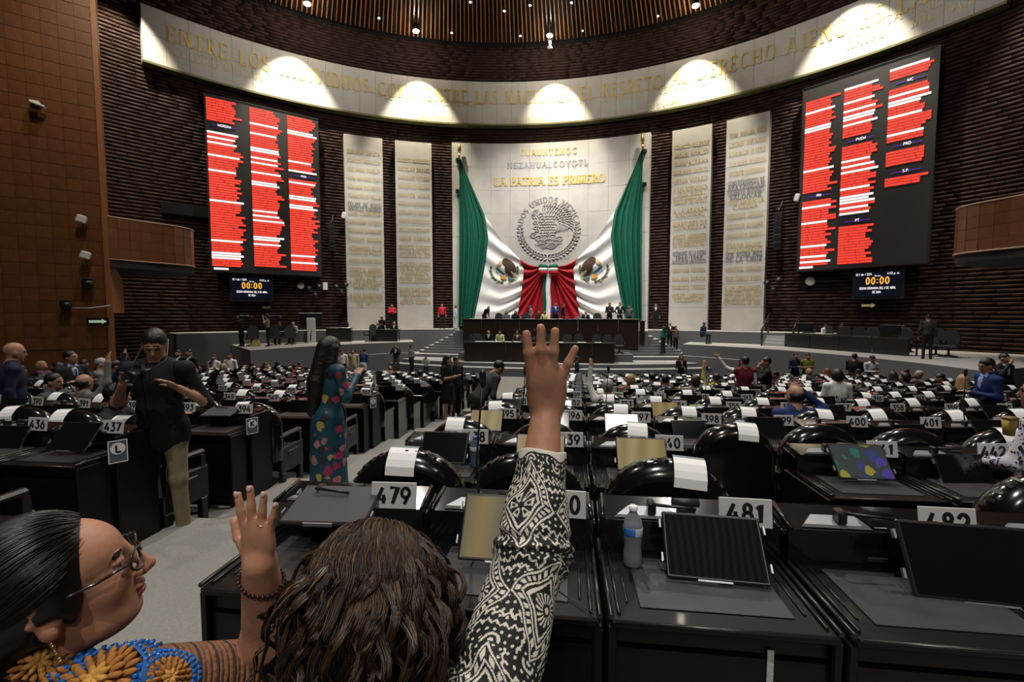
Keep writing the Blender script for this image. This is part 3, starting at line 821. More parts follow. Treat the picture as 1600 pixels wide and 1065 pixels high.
# ---- balconies
def balcony(mir, label):
    t = empty('balcony', mirror(v3(P_END)) if mir else v3(P_END)); t.location.z = 5.6
    tag(t, label, 'balcony')
    plan = [e + Vector((.05, .05, 0)), Vector((-16.15, 20.35, 0)), Vector((-15.72, 21.0, 0)), Vector((-15.48, 21.5, 0)), Vector((-15.42, 21.95, 0)), Vector((-15.55, 22.4, 0)), Vector((-15.95, 22.9, 0)), Vector((-16.6, 23.5, 0)), Vector((-18.2, 24.7, 0)), Vector((-21.0, 22.0, 0))]
    if mir: plan = [mirror(p) for p in plan]
    # smooth outline
    fine = []
    for i in range(len(plan) - 2):
        for s in range(4):
            t_ = s / 4; p0 = plan[max(i - 1, 0)]; p1 = plan[i]; p2 = plan[i + 1]; p3 = plan[min(i + 2, len(plan) - 1)]
            fine.append(.5 * ((2 * p1) + (p2 - p0) * t_ + (2 * p0 - 5 * p1 + 4 * p2 - p3) * t_ ** 2 + (3 * p1 - p0 - 3 * p2 + p3) * t_ ** 3))
    fine.append(plan[-2])
    z0, z1 = 5.72, 7.42
    cen = sum(plan, Vector()) / len(plan)
    # veneer tiles round the parapet
    acc = [0]
    for i in range(1, len(fine)): acc.append(acc[-1] + (fine[i] - fine[i - 1]).length)
    def pt(s):
        for i in range(1, len(acc)):
            if s <= acc[i]:
                u = (s - acc[i - 1]) / (acc[i] - acc[i - 1] + 1e-9); return fine[i - 1].lerp(fine[i], u)
        return fine[-1]
    S = .42; n = int(acc[-1] / S)
    for k in range(4):
        for i in range(n):
            a, b = pt(i * S + .004), pt((i + 1) * S - .004); 
            nn = (b - a).cross(Vector((0, 0, 1))).normalized()
            if nn.dot(a - cen) < 0: nn = -nn
            za, zb = z0 + (z1 - z0) * k / 4 + .004, z0 + (z1 - z0) * (k + 1) / 4 - .004
            mm = MB(); V = [a, b, b + nn * .05, a + nn * .05]
            mm.add([Vector((v.x, v.y, za)) for v in V] + [Vector((v.x, v.y, zb)) for v in V], [(0, 1, 2, 3), (7, 6, 5, 4), (0, 4, 5, 1), (1, 5, 6, 2), (2, 6, 7, 3), (3, 7, 4, 0)])
            par(mm.obj('veneer_tile', WOODT), t)
    mb = MB()
    pl = [(p.x, p.y) for p in fine] + [(plan[-1].x, plan[-1].y)]
    area = sum(pl[i][0] * pl[(i + 1) % len(pl)][1] - pl[(i + 1) % len(pl)][0] * pl[i][1] for i in range(len(pl)))
    if area < 0: pl = pl[::-1]
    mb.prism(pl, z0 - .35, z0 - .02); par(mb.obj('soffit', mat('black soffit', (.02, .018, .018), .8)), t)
    for z, nm in ((z1 + .03, 'top_rail'), (z0 - .02, 'bottom_rail')):
        mb = MB(); mb.tube([Vector((p.x, p.y, z)) + (p - cen).normalized() * .05 for p in fine], .035, 6); par(mb.obj(nm, mat('pale rail edge', (.5, .33, .22), .4)), t)
    return t
balcony(False, 'rounded wooden balcony at the left, beside the left voting screen')
balcony(True, 'rounded wooden balcony at the right edge of the photo')
# wooden return under the left balcony
mb = MB(); b0 = e + Vector((.02, .1, 0)); b1 = at(193, 460, 20.3)
dd = v3(b1) - b0; dd.normalize(); nn = Vector((dd.y, -dd.x, 0))
V = []
for off in (0, .12):
    for (p, z) in ((b0, 3.45), (v3(b1), 3.45), (v3(b1), 4.9), (b0.lerp(v3(b1), .25), 5.7), (b0, 5.7)):
        V.append(Vector((p.x, p.y, z)) - nn * off)
mb.add(V, [(0, 1, 2, 3, 4), (9, 8, 7, 6, 5), (0, 5, 6, 1), (1, 6, 7, 2), (2, 7, 8, 3), (3, 8, 9, 4), (4, 9, 5, 0)])
structure(mb.obj('trim_2', WOODE))

# ---- tiered floor (rows M..A), the well and the stage
ER, EA = 6.8, 8.6
NROW = 13
def zf(j): return 1.80 - .15 * j
def row_path(j):
    """points of row j: left block far->aisle (index negative), then the middle/right block"""
    c0 = Vector((.19 + .213 * j, 1.70 + 1.42 * j, 0))
    right = {}
    p = c0.copy(); th = ER
    for c in range(0, 26):
        right[c] = (p.copy(), -R(th))
        if c >= 2: th = max(th - 1.25, -22)
        p = p + Vector((math.cos(R(th)), -math.sin(R(th)), 0)) * .67
    right[-1] = (c0 - Vector((math.cos(R(ER)), -math.sin(R(ER)), 0)) * .67, -R(ER))
    left = {}
    p = Vector((-3.1 + .212 * (j - 1), 3.48 + 1.37 * (j - 1), 0)); th = 6.0
    for n in range(0, 26):
        left[n] = (p.copy(), -R(th))
        th = min(th + 1.25, 30)
        p = p + Vector((-math.cos(R(th)), math.sin(R(th)), 0)) * .68
    return left, right
PATHS = [row_path(j) for j in range(NROW)]
fl = MB()
for j in range(NROW):
    left, right = PATHS[j]
    seq = [left[n] for n in range(25, -1, -1)] + [right[c] for c in range(-1, 26)]
    y0, y1 = (-3.6 if j == 0 else -1.0), .46
    P = []
    for (p, rz) in seq:
        fx, fy = -math.sin(rz), math.cos(rz)
        a = p + Vector((fx, fy, 0)) * y0; b = p + Vector((fx, fy, 0)) * y1
        z = zf(j)
        P.append([Vector((a.x, a.y, z)), Vector((b.x, b.y, z)), Vector((b.x, b.y, z - .3))])
    fl.grid(P, 0, True, False)
mb2 = [hall(360 / 48 * i, 26.1, -.002) for i in range(48)]
fl.add(mb2, [tuple(range(48))[::-1]])
fo = fl.obj('floor', CARPET); structure(fo)

CMV = 7.7; RIN = 14.5
def ringpt(a, r, z=0.0):
    return UV(r * math.sin(R(a)), CMV + r * math.cos(R(a)), z)
st = empty('stage', UV(0, 21, 0)); tag(st, 'grey carpeted tiered stage with curved fronts round the rostrum', 'stage')
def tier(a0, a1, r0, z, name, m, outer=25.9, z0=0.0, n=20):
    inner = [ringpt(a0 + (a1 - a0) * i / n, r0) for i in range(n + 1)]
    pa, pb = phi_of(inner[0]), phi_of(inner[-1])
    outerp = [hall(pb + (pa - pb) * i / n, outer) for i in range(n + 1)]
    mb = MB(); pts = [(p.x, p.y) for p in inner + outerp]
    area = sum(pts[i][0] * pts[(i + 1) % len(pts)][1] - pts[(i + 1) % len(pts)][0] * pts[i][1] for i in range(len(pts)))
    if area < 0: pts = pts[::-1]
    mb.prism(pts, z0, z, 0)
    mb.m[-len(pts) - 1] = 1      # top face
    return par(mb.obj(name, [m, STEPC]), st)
tier(-71, -34, RIN, 1.65, 'left_platform', CARPETD)
tier(34, 88, RIN, 1.65, 'right_platform', CARPETD)
tier(-46, -34, RIN - .22, 1.0, 'left_ledge', CARPETD, 25)
tier(34, 47, RIN - .22, 1.0, 'right_ledge', CARPETD, 25)
# upper ring along the wall
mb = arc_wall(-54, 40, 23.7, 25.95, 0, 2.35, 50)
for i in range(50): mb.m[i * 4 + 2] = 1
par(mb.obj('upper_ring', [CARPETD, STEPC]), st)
mb = MB(); pts = [UV(-5.75, 20.95), UV(6.35, 20.95), UV(6.9, 25), UV(-6.3, 25)]
mb.prism([(p.x, p.y) for p in pts], 0, 2.349); mb.m[1] = 1
par(mb.obj('rostrum_floor', [CARPETD, STEPC]), st)
# elliptical stairs
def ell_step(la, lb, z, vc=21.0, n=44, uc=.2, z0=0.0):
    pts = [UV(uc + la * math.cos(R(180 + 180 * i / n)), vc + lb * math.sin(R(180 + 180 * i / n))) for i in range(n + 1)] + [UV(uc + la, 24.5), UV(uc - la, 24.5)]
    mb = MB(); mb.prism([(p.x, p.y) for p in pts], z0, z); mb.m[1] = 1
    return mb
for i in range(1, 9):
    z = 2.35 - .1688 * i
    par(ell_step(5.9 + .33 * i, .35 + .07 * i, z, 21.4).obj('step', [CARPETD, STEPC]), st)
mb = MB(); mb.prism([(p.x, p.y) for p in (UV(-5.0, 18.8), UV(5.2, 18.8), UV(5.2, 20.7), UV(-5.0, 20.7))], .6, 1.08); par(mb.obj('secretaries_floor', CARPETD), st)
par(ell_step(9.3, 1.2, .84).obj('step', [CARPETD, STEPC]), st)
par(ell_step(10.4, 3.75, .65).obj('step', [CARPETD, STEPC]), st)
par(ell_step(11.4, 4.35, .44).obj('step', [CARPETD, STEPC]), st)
ORD = 'first second third fourth fifth sixth seventh eighth ninth tenth eleventh twelfth thirteenth fourteenth fifteenth sixteenth seventeenth eighteenth nineteenth twentieth twenty-first twenty-second twenty-third twenty-fourth twenty-fifth twenty-sixth twenty-seventh'.split()
# ================================================================== things on the walls and the stage
def walle(name, phi, r, z):
    return empty(name, hall(phi, r, z), -R(phi + AX))
DARKP = mat('dark grey plastic', (.022, .022, .024), .45)
BLK = mat('black plastic', (.010, .010, .011), .35, 0, .2)
REDL = mat('red lit name cells', (.05, 0, 0), .6, 0, 0, ((1.0, .062, .036), .98))
WHL = mat('white lit name cells', (.1, .1, .1), .6, 0, 0, ((1.0, .93, .92), 1.0))
PURL = mat('violet lit heading', (.02, 0, .05), .6, 0, 0, ((.10, .02, .35), .8))
SCRD = mat('unlit screen face', (.030, .028, .030), .55)
GAPL = mat('dark cell joints', (.03, .004, .003), .6, 0, 0, ((.35, .02, .012), .6))

def voting_screen(p0, p1, z0, z1, cols, label, seed, foot):
    a, b = hall(p0, 25.45, 0), hall(p1, 25.45, 0)
    w = (b - a).length; c = (a + b) / 2
    rz = math.atan2((b - a).y, (b - a).x)
    t = empty('voting_screen', (c.x, c.y, z0), rz); tag(t, label, 'screen')
    h = z1 - z0
    mb = MB(); mb.box((0, .19, h / 2), (w, .36, h), 0, None, None, .03); mb.obj('cabinet', SCRD, t)
    mb = MB()
    for sx in (-1, 1): mb.box((sx * (w / 2 - .02), -.0, h / 2), (.04, .06, h))
    mb.box((0, 0, .02), (w, .06, .04)); mb.box((0, 0, h - .02), (w, .06, .04)); mb.obj('bezel', DARKP, t)
    rr = random.Random(seed)
    red, wht, pur, gap, txt = MB(), MB(), MB(), MB(), MB()
    ph = h * .0142
    for (cx, ctop, cbot, whites, heads) in cols:
        x0 = -w / 2 + w * cx; cw = w * .285
        n = int((cbot - ctop) * h / ph)
        for i in range(n):
            f = ctop + i * ph / h; zt = h - f * h - .08; fr_ = f
            hd = [q for q in heads if abs(q[0] - fr_) <= ph / h * 1.55]
            if hd:
                if abs(hd[0][0] - fr_) <= ph / h * .5:
                    mid = x0 + cw * .5
                    pur.box((mid, -.012, zt - ph / 2), (cw * .68, .006, ph * .35))
                    tw = .13 * text_width(hd[0][1], .1)
                    emboss(txt, text_polys(hd[0][1], .2, .18, False, .1), lambda x, y, d: Vector((mid - tw / 2 + x * .13, -.018, zt - ph * .8 + y * .13)), 0)
                continue
            isw = any(abs(q - fr_) <= ph / h * .52 for q in whites)
            ln = cw * (rr.choice((.74, .78, .8, .84, .86, .9, .94, 1.02)) if not isw else rr.uniform(.76, 1.0))
            cuts = sorted(rr.uniform(.2, .85) for _ in range(rr.choice((1, 2, 2, 3))))
            xs = [0] + [q for q in cuts] + [1.0]
            (gap if not isw else wht).box((x0 + ln / 2, -.006, zt - ph / 2), (ln, .004, ph * (.98 if not isw else .82)))
            if not isw:
                for q in range(len(xs) - 1):
                    xa, xb = x0 + ln * xs[q], x0 + ln * xs[q + 1]
                    if xb - xa < .03: continue
                    red.box(((xa + xb) / 2, -.010, zt - ph / 2), (xb - xa - .022, .006, ph * .80))
    if foot: wht.box((-w / 2 + w * .085, -.008, .20), (w * .12, .006, .12))
    for m_, nm, mt in ((red, 'red_name_cell', REDL), (wht, 'white_name_row', WHL), (pur, 'heading_bar', PURL), (gap, 'row_backing', GAPL), (txt, 'heading_text', WHL)):
        if m_.v:
            o = m_.obj(nm, mt, t)
            if nm in ('red_name_cell', 'white_name_row', 'row_backing'): o['kind'] = 'stuff'
    return t
voting_screen(-49.3, -35.4, 5.88, 16.05, [
    (.012, .008, .962, (.18, .195, .225, .247, .32, .40, .57, .80, .872, .886, .90, .965), ((.157, 'MORENA'),)),
    (.365, .012, .957, (.093, .155, .235, .26, .297, .32, .386, .436, .45, .61, .643, .665, .758, .777, .813), ()),
    (.70, .010, .962, (.09, .108, .28, .34, .41, .50, .55, .565, .86, .905, .955), ((.362, 'PAN'),))],
    'tall voting screen left of the stone slabs with three full red columns', 5, True)
voting_screen(35.0, 47.9, 5.85, 16.1, [
    (.030, .07, .975, (.12, .21, .23, .44, .60, .64, .72, .845, .912, .94), ((.578, 'PRI'),)),
    (.345, .06, .975, (.062, .125, .18, .20, .22, .24, .425, .46, .485, .575, .61, .635, .645, .675, .705), ((.335, 'PVEM'), (.735, 'PT'))),
    (.675, .035, .612, (.037, .165, .185, .20, .26, .345), ((.10, 'MC'), (.40, 'PRD'), (.525, 'S.P.')))],
    'tall voting screen right of the stone slabs, its third column half empty', 9, True)

CLK = mat('orange lit digits', (.1, .05, 0), .5, 0, 0, ((1, .50, .05), 1.1))
CBLUE = mat('dark blue lit screen', (.004, .006, .012), .3, 0, .3, ((.0025, .004, .010), 1.0))
def clock_screen(p0, p1, z0, z1, label):
    a, b = hall(p0, 25.5, 0), hall(p1, 25.5, 0); w = (b - a).length; c = (a + b) / 2; h = z1 - z0
    t = empty('clock_screen', (c.x, c.y, z0), math.atan2((b - a).y, (b - a).x)); tag(t, label, 'screen')
    mb = MB(); mb.box((0, .13, h / 2), (w + .3, .22, h + .3), 0, None, None, .03); mb.obj('housing', DARKP, t)
    mb = MB(); mb.box((0, .0, h / 2), (w, .04, h)); mb.obj('display', CBLUE, t)
    def put(mb, s, cx, z, hh, thick=.2, gap=.14, maxw=None):
        ww = text_width(s, gap); sx = hh if maxw is None else maxw / ww
        emboss(mb, text_polys(s, thick, thick * .9, False, gap), lambda x, y, d: Vector((cx + (x - ww / 2) * sx, -.026, z + y * hh)), 0)
    m = MB(); put(m, '00:00', 0, h * .50, h * .26, .2, .2, w * .52); m.obj('digits', CLK, t)
    m = MB(); put(m, '02 / abr / 2024', -w * .31, h * .86, h * .085, .2, .14, w * .36); put(m, '4:13 p. m.', w * .34, h * .86, h * .085, .2, .14, w * .26); put(m, 'Sesion', 0, h * .80, h * .06, .18)
    put(m, 'SESION ORDINARIA DEL 2 DE ABRIL', 0, h * .29, h * .085, .22, .14, w * .80); put(m, 'DE 2024.', 0, h * .13, h * .085, .22, .14, w * .2)
    m.obj('caption', WHL, t)
clock_screen(-46.9, -42.25, 4.33, 5.62, 'small dark session clock screen under the left voting screen')
clock_screen(41.3, 45.55, 4.33, 5.62, 'small dark session clock screen under the right voting screen')

# ---- draped flags
def cloth_mat(name, col):
    return mat(name, col, .6, 0, 0, None, .04, 3, 0, .3)
FG, FWH, FR_ = cloth_mat('green flag cloth', (.009, .115, .072)), cloth_mat('white flag cloth', (.80, .80, .80)), cloth_mat('red flag cloth', (.36, .012, .022))
PC = phi_of(on_panel(857.5, 400))
def pl(pts, t):                # point on a polyline by fraction of length
    L = [math.dist(pts[i], pts[i + 1]) for i in range(len(pts) - 1)]; s = t * sum(L)
    for i, l in enumerate(L):
        if s <= l or i == len(L) - 1:
            u = s / l; return (pts[i][0] + (pts[i + 1][0] - pts[i][0]) * u, pts[i][1] + (pts[i + 1][1] - pts[i][1]) * u)
        s -= l
def flag_pt(x, y, d, mir):
    p = on_wall(x, y, 25.48); ph = phi_of(p)
    if mir: ph = 2 * PC - ph
    return hall(ph, 25.34 - d, p.z)
GR_R = [(718.8, 247), (734, 284), (758, 338), (763, 372), (759, 410), (752, 445), (738, 510)]
GR_L = [(717.8, 247), (717.4, 380), (716, 510)]
WT_T = [(758, 338), (783, 375), (812, 405)]
WT_L = [(758, 338), (763, 372), (759, 410), (752, 445), (738, 512)]
WT_R = [(812, 405), (819, 422), (816, 450), (809, 492)]
WT_B = [(738, 512), (772, 509), (809, 492)]
def flag(mir):
    t = empty('draped_flag', flag_pt(717, 505, 0, mir)); tag(t, 'right half of the huge draped tricolour flag, hung from the right pole' if mir else 'left half of the huge draped tricolour flag, hung from the left pole', 'flag')
    # green: fan of folds from the pole head
    n, m = 70, 40
    G = []
    for i in range(m + 1):
        tt = i / m; a = pl(GR_L, tt); b = pl(GR_R, tt); row = []
        for k in range(n + 1):
            s = k / n; am = .30 * min(1, tt * 1.8) + .02
            d = am * (.5 + .5 * math.sin(2 * PI * (5.5 * s + .25 * math.sin(3 * s)) + .6)) * (.75 + .25 * math.sin(9 * s))
            row.append(flag_pt(a[0] + (b[0] - a[0]) * s, a[1] + (b[1] - a[1]) * s, d, mir))
        G.append(row)
    mb = MB(); mb.grid(G, 0, not mir); par(mb.obj('green_stripe', FG, None), t)
    # white: swags
    def wpt(s, tt):
        T, B, L_, Rr = pl(WT_T, s), pl(WT_B, s), pl(WT_L, tt), pl(WT_R, tt)
        c = [(1 - s) * (1 - tt) * WT_T[0][q] + s * (1 - tt) * WT_T[-1][q] + (1 - s) * tt * WT_B[0][q] + s * tt * WT_B[-1][q] for q in (0, 1)]
        x = (1 - tt) * T[0] + tt * B[0] + (1 - s) * L_[0] + s * Rr[0] - c[0]
        y = (1 - tt) * T[1] + tt * B[1] + (1 - s) * L_[1] + s * Rr[1] - c[1]
        y += 9 * math.sin(PI * s) * math.sin(PI * tt)
        return x, y
    def wd(s, tt):
        f = tt + .10 * s * (1 - tt)
        return .12 + (.05 + .16 * (s * .6 + .4) * (.35 + .65 * min(1, tt * 1.6))) * math.sin(2 * PI * (6.2 * f + .5 * s)) * (.7 + .3 * math.sin(7 * tt + 3 * s))
    n, m = 44, 90
    G = [[flag_pt(*wpt(k / n, i / m), wd(k / n, i / m), mir) for k in range(n + 1)] for i in range(m + 1)]
    mb = MB(); mb.grid(G, 0, not mir); par(mb.obj('white_stripe', FWH), t)
    # red: folds radiating from the knot
    n, m = 26, 90; G = []
    for i in range(m + 1):
        tt = i / m; a = pl(WT_R, tt) if tt < .62 else None
        tb = [(812, 405), (819, 422), (816, 450), (809, 492), (826, 503), (852, 506)]
        a = pl(tb, tt); ti = pl([(843, 417), (847, 422), (849, 430), (850, 436)], tt); row = []
        for k in range(n + 1):
            s = k / n
            d = .14 + .22 * math.sin(2 * PI * (7.5 * tt + .15 * s)) * (.25 + .75 * (1 - s)) * (.7 + .3 * math.sin(11 * tt))
            row.append(flag_pt(a[0] + (ti[0] - a[0]) * s, a[1] + (ti[1] - a[1]) * s + 3 * math.sin(PI * s), d, mir))
        G.append(row)
    mb = MB(); mb.grid(G, 0, not mir); par(mb.obj('red_stripe', FR_), t)
    # emblem on the white stripe
    BR, BLU, ORG, GRN, CRM = mat('brown emblem', (.045, .020, .008), .7), mat('teal emblem', (.03, .14, .20), .7), mat('ochre emblem', (.50, .24, .03), .7), mat('dull green emblem', (.08, .12, .05), .7), mat('cream emblem', (.55, .50, .36), .7)
    eb = MB()
    ex, ey = 788, 421
    def blob(x, y, rx, ry, rot, mi, lift=.0):
        n_ = 10; V = []; 
        def inv(xx, yy):       # nearest cloth depth by a coarse search
            return .40
        pts = []
        for q in range(n_):
            w = 2 * PI * q / n_; dx, dy = rx * math.cos(w), ry * math.sin(w)
            pts.append((x + dx * math.cos(rot) - dy * math.sin(rot), y + dx * math.sin(rot) + dy * math.cos(rot)))
        V = [flag_pt(px_, py_, cloth_d(px_, py_) + .05 + lift, mir) for px_, py_ in pts] + [flag_pt(x, y, cloth_d(x, y) + .09 + lift, mir)]
        F = [(q, (q + 1) % n_, n_) for q in range(n_)]
        if not mir: F = [f[::-1] for f in F]
        eb.add(V, F, mi, None, True)
    samp = [(wpt(k / 24, i / 40), wd(k / 24, i / 40)) for i in range(41) for k in range(25)]
    SX = np.array([q[0] for q in samp]); SD = np.array([q[1] for q in samp])
    def cloth_d(x, y):
        dd = ((SX - (x, y)) ** 2).sum(1); i = np.argsort(dd)[:4]; return float(SD[i].max())
    for (x, y, rx, ry, ro) in ((6, -9, 10, 6, .5), (11, -4, 9, 6.5, .9), (3, -13, 6, 4, .2), (14, 3, 4.5, 7, .2), (6, 3, 4, 8, -.55), (10, 9, 2.6, 6, -.6), (-1, -12, 3.2, 2.6, 0)): blob(ex + x, ey + y, rx, ry, ro, 0)
    for q in range(5): blob(ex + 12 + q * 2, ey + 6 + q * 1.2, .9, 3.4, .15 * q - .3, 4, .03)
    for (x, y, rx, ry, ro, mi) in ((-10, 0, 4, 2.2, .6, 1), (-6, 4, 4, 2.2, .5, 1), (-2, 7, 3.5, 2, .4, 1), (9, 14, 4, 2.4, .1, 1), (-1, 13, 5.5, 3.2, .3, 2), (-4, 9, 3, 1.6, .4, 4), (-6, -10, 3, 5, .3, 4), (-10, -6, 1.6, 3.5, .4, 2)): blob(ex + x, ey + y, rx, ry, ro, mi, .02)
    for q in range(13):
        a = R(100 + q * 15) if q < 7 else R(80 - (q - 6) * 15)
        blob(ex + 21 * math.cos(a), ey + 19.5 * math.sin(a) + 1, 3.0, 1.9, a + PI / 2, 3)
        if q % 2: blob(ex + 23 * math.cos(a + .1), ey + 21.5 * math.sin(a + .1) + 1, 1.4, 1.1, 0, 4, .02)
    par(eb.obj('emblem', [BR, BLU, ORG, GRN, CRM]), t)
    # pole with gilt finial and hooks
    mb = MB(); mb.tube([flag_pt(717.5, 250, .15, mir), flag_pt(717.5, 241, .15, mir)], .08, 8); mb.tube([flag_pt(717.5, 241, .15, mir), flag_pt(718, 233, .15, mir), flag_pt(718.6, 224, .15, mir)], [.10, .14, .01], 8)
    mb.tube([flag_pt(714, 236, .15, mir), flag_pt(721, 236, .15, mir)], .03, 6)
    par(mb.obj('gilt_finial', mat('polished brass', (.75, .50, .18), .25, .9)), t)
    mb = MB()
    for y in (252, 300): p = flag_pt(715, y, .05, mir); mb.box(p, (.25, .3, .28), 0, None, None, .03)
    par(mb.obj('wall_hook', BLK), t)
flag(False); flag(True)
kn = empty('flag_knot', flag_pt(857.5, 500, 0, False)); tag(kn, 'tied tricolour ribbons hanging where the two flag halves meet', 'ribbon')
def strip(x0, x1, y0, y1, d, m, name):
    G = [[flag_pt(x0 + (x1 - x0) * s / 6 + .6 * math.sin(i * .5), y0 + (y1 - y0) * i / 24, d + .05 * math.sin(s * 2.1 + i * .2), False) for s in range(7)] for i in range(25)]
    mb = MB(); mb.grid(G, 0, True); par(mb.obj(name, m), kn)
strip(848.5, 854.5, 424, 503, .36, FG, 'green_ribbon'); strip(854, 861, 419, 505, .40, FWH, 'white_ribbon'); strip(860.5, 866, 424, 503, .30, FR_, 'red_ribbon')
for sg in (-1, 1):
    for (y, m_, nm) in ((417.5, FG, 'green_tie'), (422, FWH, 'white_tie'), (427, FR_, 'red_tie')):
        mb = MB()
        pts = [flag_pt(857.5 + sg * q, y + (.16 * q - 1 if nm == 'green_tie' else (-.12 * q + 1 if nm == 'red_tie' else 0)) * (-1 if nm != 'red_tie' else 1) * .4, .42 + .12 * math.sin(q / 15 * PI), False) for q in np.linspace(1, 14.5, 7)]
        mb.tube(pts, [.08, .13, .16, .17, .17, .16, .1], 8); par(mb.obj(nm, m_), kn)

# ---- rostrum desks
ROST = mat('dark brown rostrum wood', (.020, .0125, .0095), .32, 0, .2, None, .35, 2.5, 0, .5, (1, 1, 9))
def desk_front(name, u0, u1, v0, v1, z0, z1, label, npan):
    c = UV((u0 + u1) / 2, v0, z0); t = empty(name, c, -R(AX)); tag(t, label, 'desk')
    w = u1 - u0; h = z1 - z0; d = v1 - v0
    for i in range(npan):
        mb = MB(); mb.box((-w / 2 + w * (i + .5) / npan, .05, h / 2), (w / npan - .015, .1, h - .1), 0, None, None, .01); mb.obj('front_panel', ROST, t)
    mb = MB(); mb.box((0, d / 2, h - .03), (w + .12, d + .1, .06), 0, None, None, .012); mb.obj('worktop', ROST, t)
    for s in (-1, 1):
        mb = MB(); mb.box((s * (w / 2 - .05), d / 2 + .05, h / 2 - .03), (.1, d - .06, h - .06)); mb.obj('side_panel', ROST, t)
    mb = MB(); mb.box((0, .1, .06), (w - .3, .08, .12)); mb.obj('plinth', BLACKW, t)
    return t
desk_front('presidium_desk', -5.2, 5.75, 20.75, 21.6, 1.2, 3.09, 'long dark upper rostrum desk directly below the flag', 9)
desk_front('side_cabinet', 5.85, 6.15, 20.9, 21.6, 1.5, 3.0, 'short dark cabinet at the right end of the upper rostrum desk', 1)
desk_front('side_cabinet', -5.6, -5.3, 21.3, 21.9, 1.5, 2.65, 'short dark cabinet at the left end of the upper rostrum desk', 1)
desk_front('secretaries_desk', -4.45, 4.1, 17.95, 18.75, .65, 1.80, 'dark lower rostrum desk in front of the speaker, nearest to the benches', 7)
t = empty('speaker_lectern', UV(-.55, 19.1, .65), -R(AX)); tag(t, 'black lectern behind the lower rostrum desk, where the speaker stands', 'lectern')
mb = MB(); mb.box((0, 0, .65), (1.0, .45, 1.3), 0, None, None, .02); mb.obj('body', BLACKW, t)
mb = MB(); mb.box((0, -.05, 1.36), (1.15, .6, .05), 0, Matrix.Rotation(.2, 4, 'X')); mb.obj('sloping_top', BLACKW, t)
mb = MB(); mb.tube([(-.2, .1, 1.4), (-.18, .15, 1.65), (-.1, .25, 1.75)], .012, 6); mb.ball((-.1, .25, 1.75), .03); mb.obj('microphone', BLK, t)
PAPER = mat('white paper', (.82, .82, .80), .7)
def sheet(loc, w, d, rz, label, group=None, name='paper_sheet', m=None):
    mb = MB(); mb.box((0, 0, .003), (w, d, .006)); o = mb.obj(name, m or PAPER); o.location = loc; o.rotation_euler = (0, 0, rz); tag(o, label, 'paper', group); return o
for i, (u, w) in enumerate(((-4.6, .5), (-3.9, .3), (-2.3, .5), (-.9, .5), (.6, .35), (1.0, .25), (2.4, .5), (3.3, .5), (4.4, .4), (5.1, .5))):
    sheet(UV(u, 21.15, 3.092), w, .35, -R(AX) + rnd.uniform(-.2, .2), '%s white paper from the left on the upper rostrum desk' % ORD[i], 'papers on the upper rostrum desk')
for i, (u, w) in enumerate(((-3.6, .5), (-3.0, .6), (-2.5, .4), (-1.9, .4), (-1.4, .35), (1.1, .35), (2.3, .5), (3.2, .35))):
    sheet(UV(u, 18.3, 1.802), w, .35, -R(AX) + rnd.uniform(-.2, .2), '%s white paper from the left on the lower rostrum desk' % ORD[i], 'papers on the lower rostrum desk')
CHF = mat('charcoal chair fabric', (.035, .036, .038), .75, 0, 0, None, .1, 20)
CHC = mat('dark chair shell', (.012, .012, .012), .4)
def rchair_proto():
    t = empty('rostrum_chair', (0, 0, 0))
    mb = MB(); pts = [(-.27, 0), (.27, 0), (.28, .42), (.22, .60), (.12, .68), (0, .70), (-.12, .68), (-.22, .60), (-.28, .42)]
    M = Matrix.Translation((0, -.24, .42)) @ Matrix.Rotation(R(90), 4, 'X') @ Matrix.Translation((0, 0, -.05))
    mb.prism(pts, 0, .1, 0, M); mb.obj('backrest', CHF, t)
    mb = MB(); mb.box((0, .02, .44), (.54, .5, .1), 0, None, None, .03); mb.obj('seat', CHF, t)
    for s in (-1, 1):
        mb = MB(); mb.tube([(s * .3, -.2, .5), (s * .3, -.18, .66), (s * .3, .2, .66), (s * .3, .22, .5)], .025, 6); mb.obj('armrest', CHC, t)
    mb = MB(); mb.tube([(0, 0, .06), (0, 0, .4)], .04, 8)
    for k in range(5): mb.tube([(0, 0, .1), (.3 * math.cos(k * 1.257), .3 * math.sin(k * 1.257), .04)], .025, 6)
    mb.obj('base', CHC, t)
    return t
def copy_tree(o, parent=None):
    c = o.copy(); COL.objects.link(c)
    if parent is not None: c.parent = parent
    for ch in list(o.children): copy_tree(ch, c)
    return c
rc = rchair_proto(); first = True
rows_ = [(x, 19.55, 1.08, 'low') for x in (-4.35, -3.95, -3.45, -2.6, -1.5, .35, 1.45, 2.2, 3.2, 3.85, 4.5)] + [(x, 22.3, 2.35, 'up') for x in (-3.2, -1.35, .6, 3.3)]
for k, (u, v, z, w) in enumerate(rows_):
    o = rc if first else copy_tree(rc); first = False
    o.location = UV(u, v, z); o.rotation_euler = (0, 0, -R(AX) + PI + rnd.uniform(-.25, .25))
    ordn = ('leftmost', 'second', 'third', 'fourth', 'fifth', 'sixth', 'seventh', 'eighth', 'ninth', 'tenth', 'eleventh')
    i_ = k if w == 'low' else k - 11
    tag(o, '%s charcoal round-topped chair%s behind the %s rostrum desk' % (ordn[i_], '' if i_ == 0 else ' from the left', 'lower' if w == 'low' else 'upper'), 'chair', 'chairs of the lower rostrum desk' if w == 'low' else 'chairs of the upper rostrum desk')

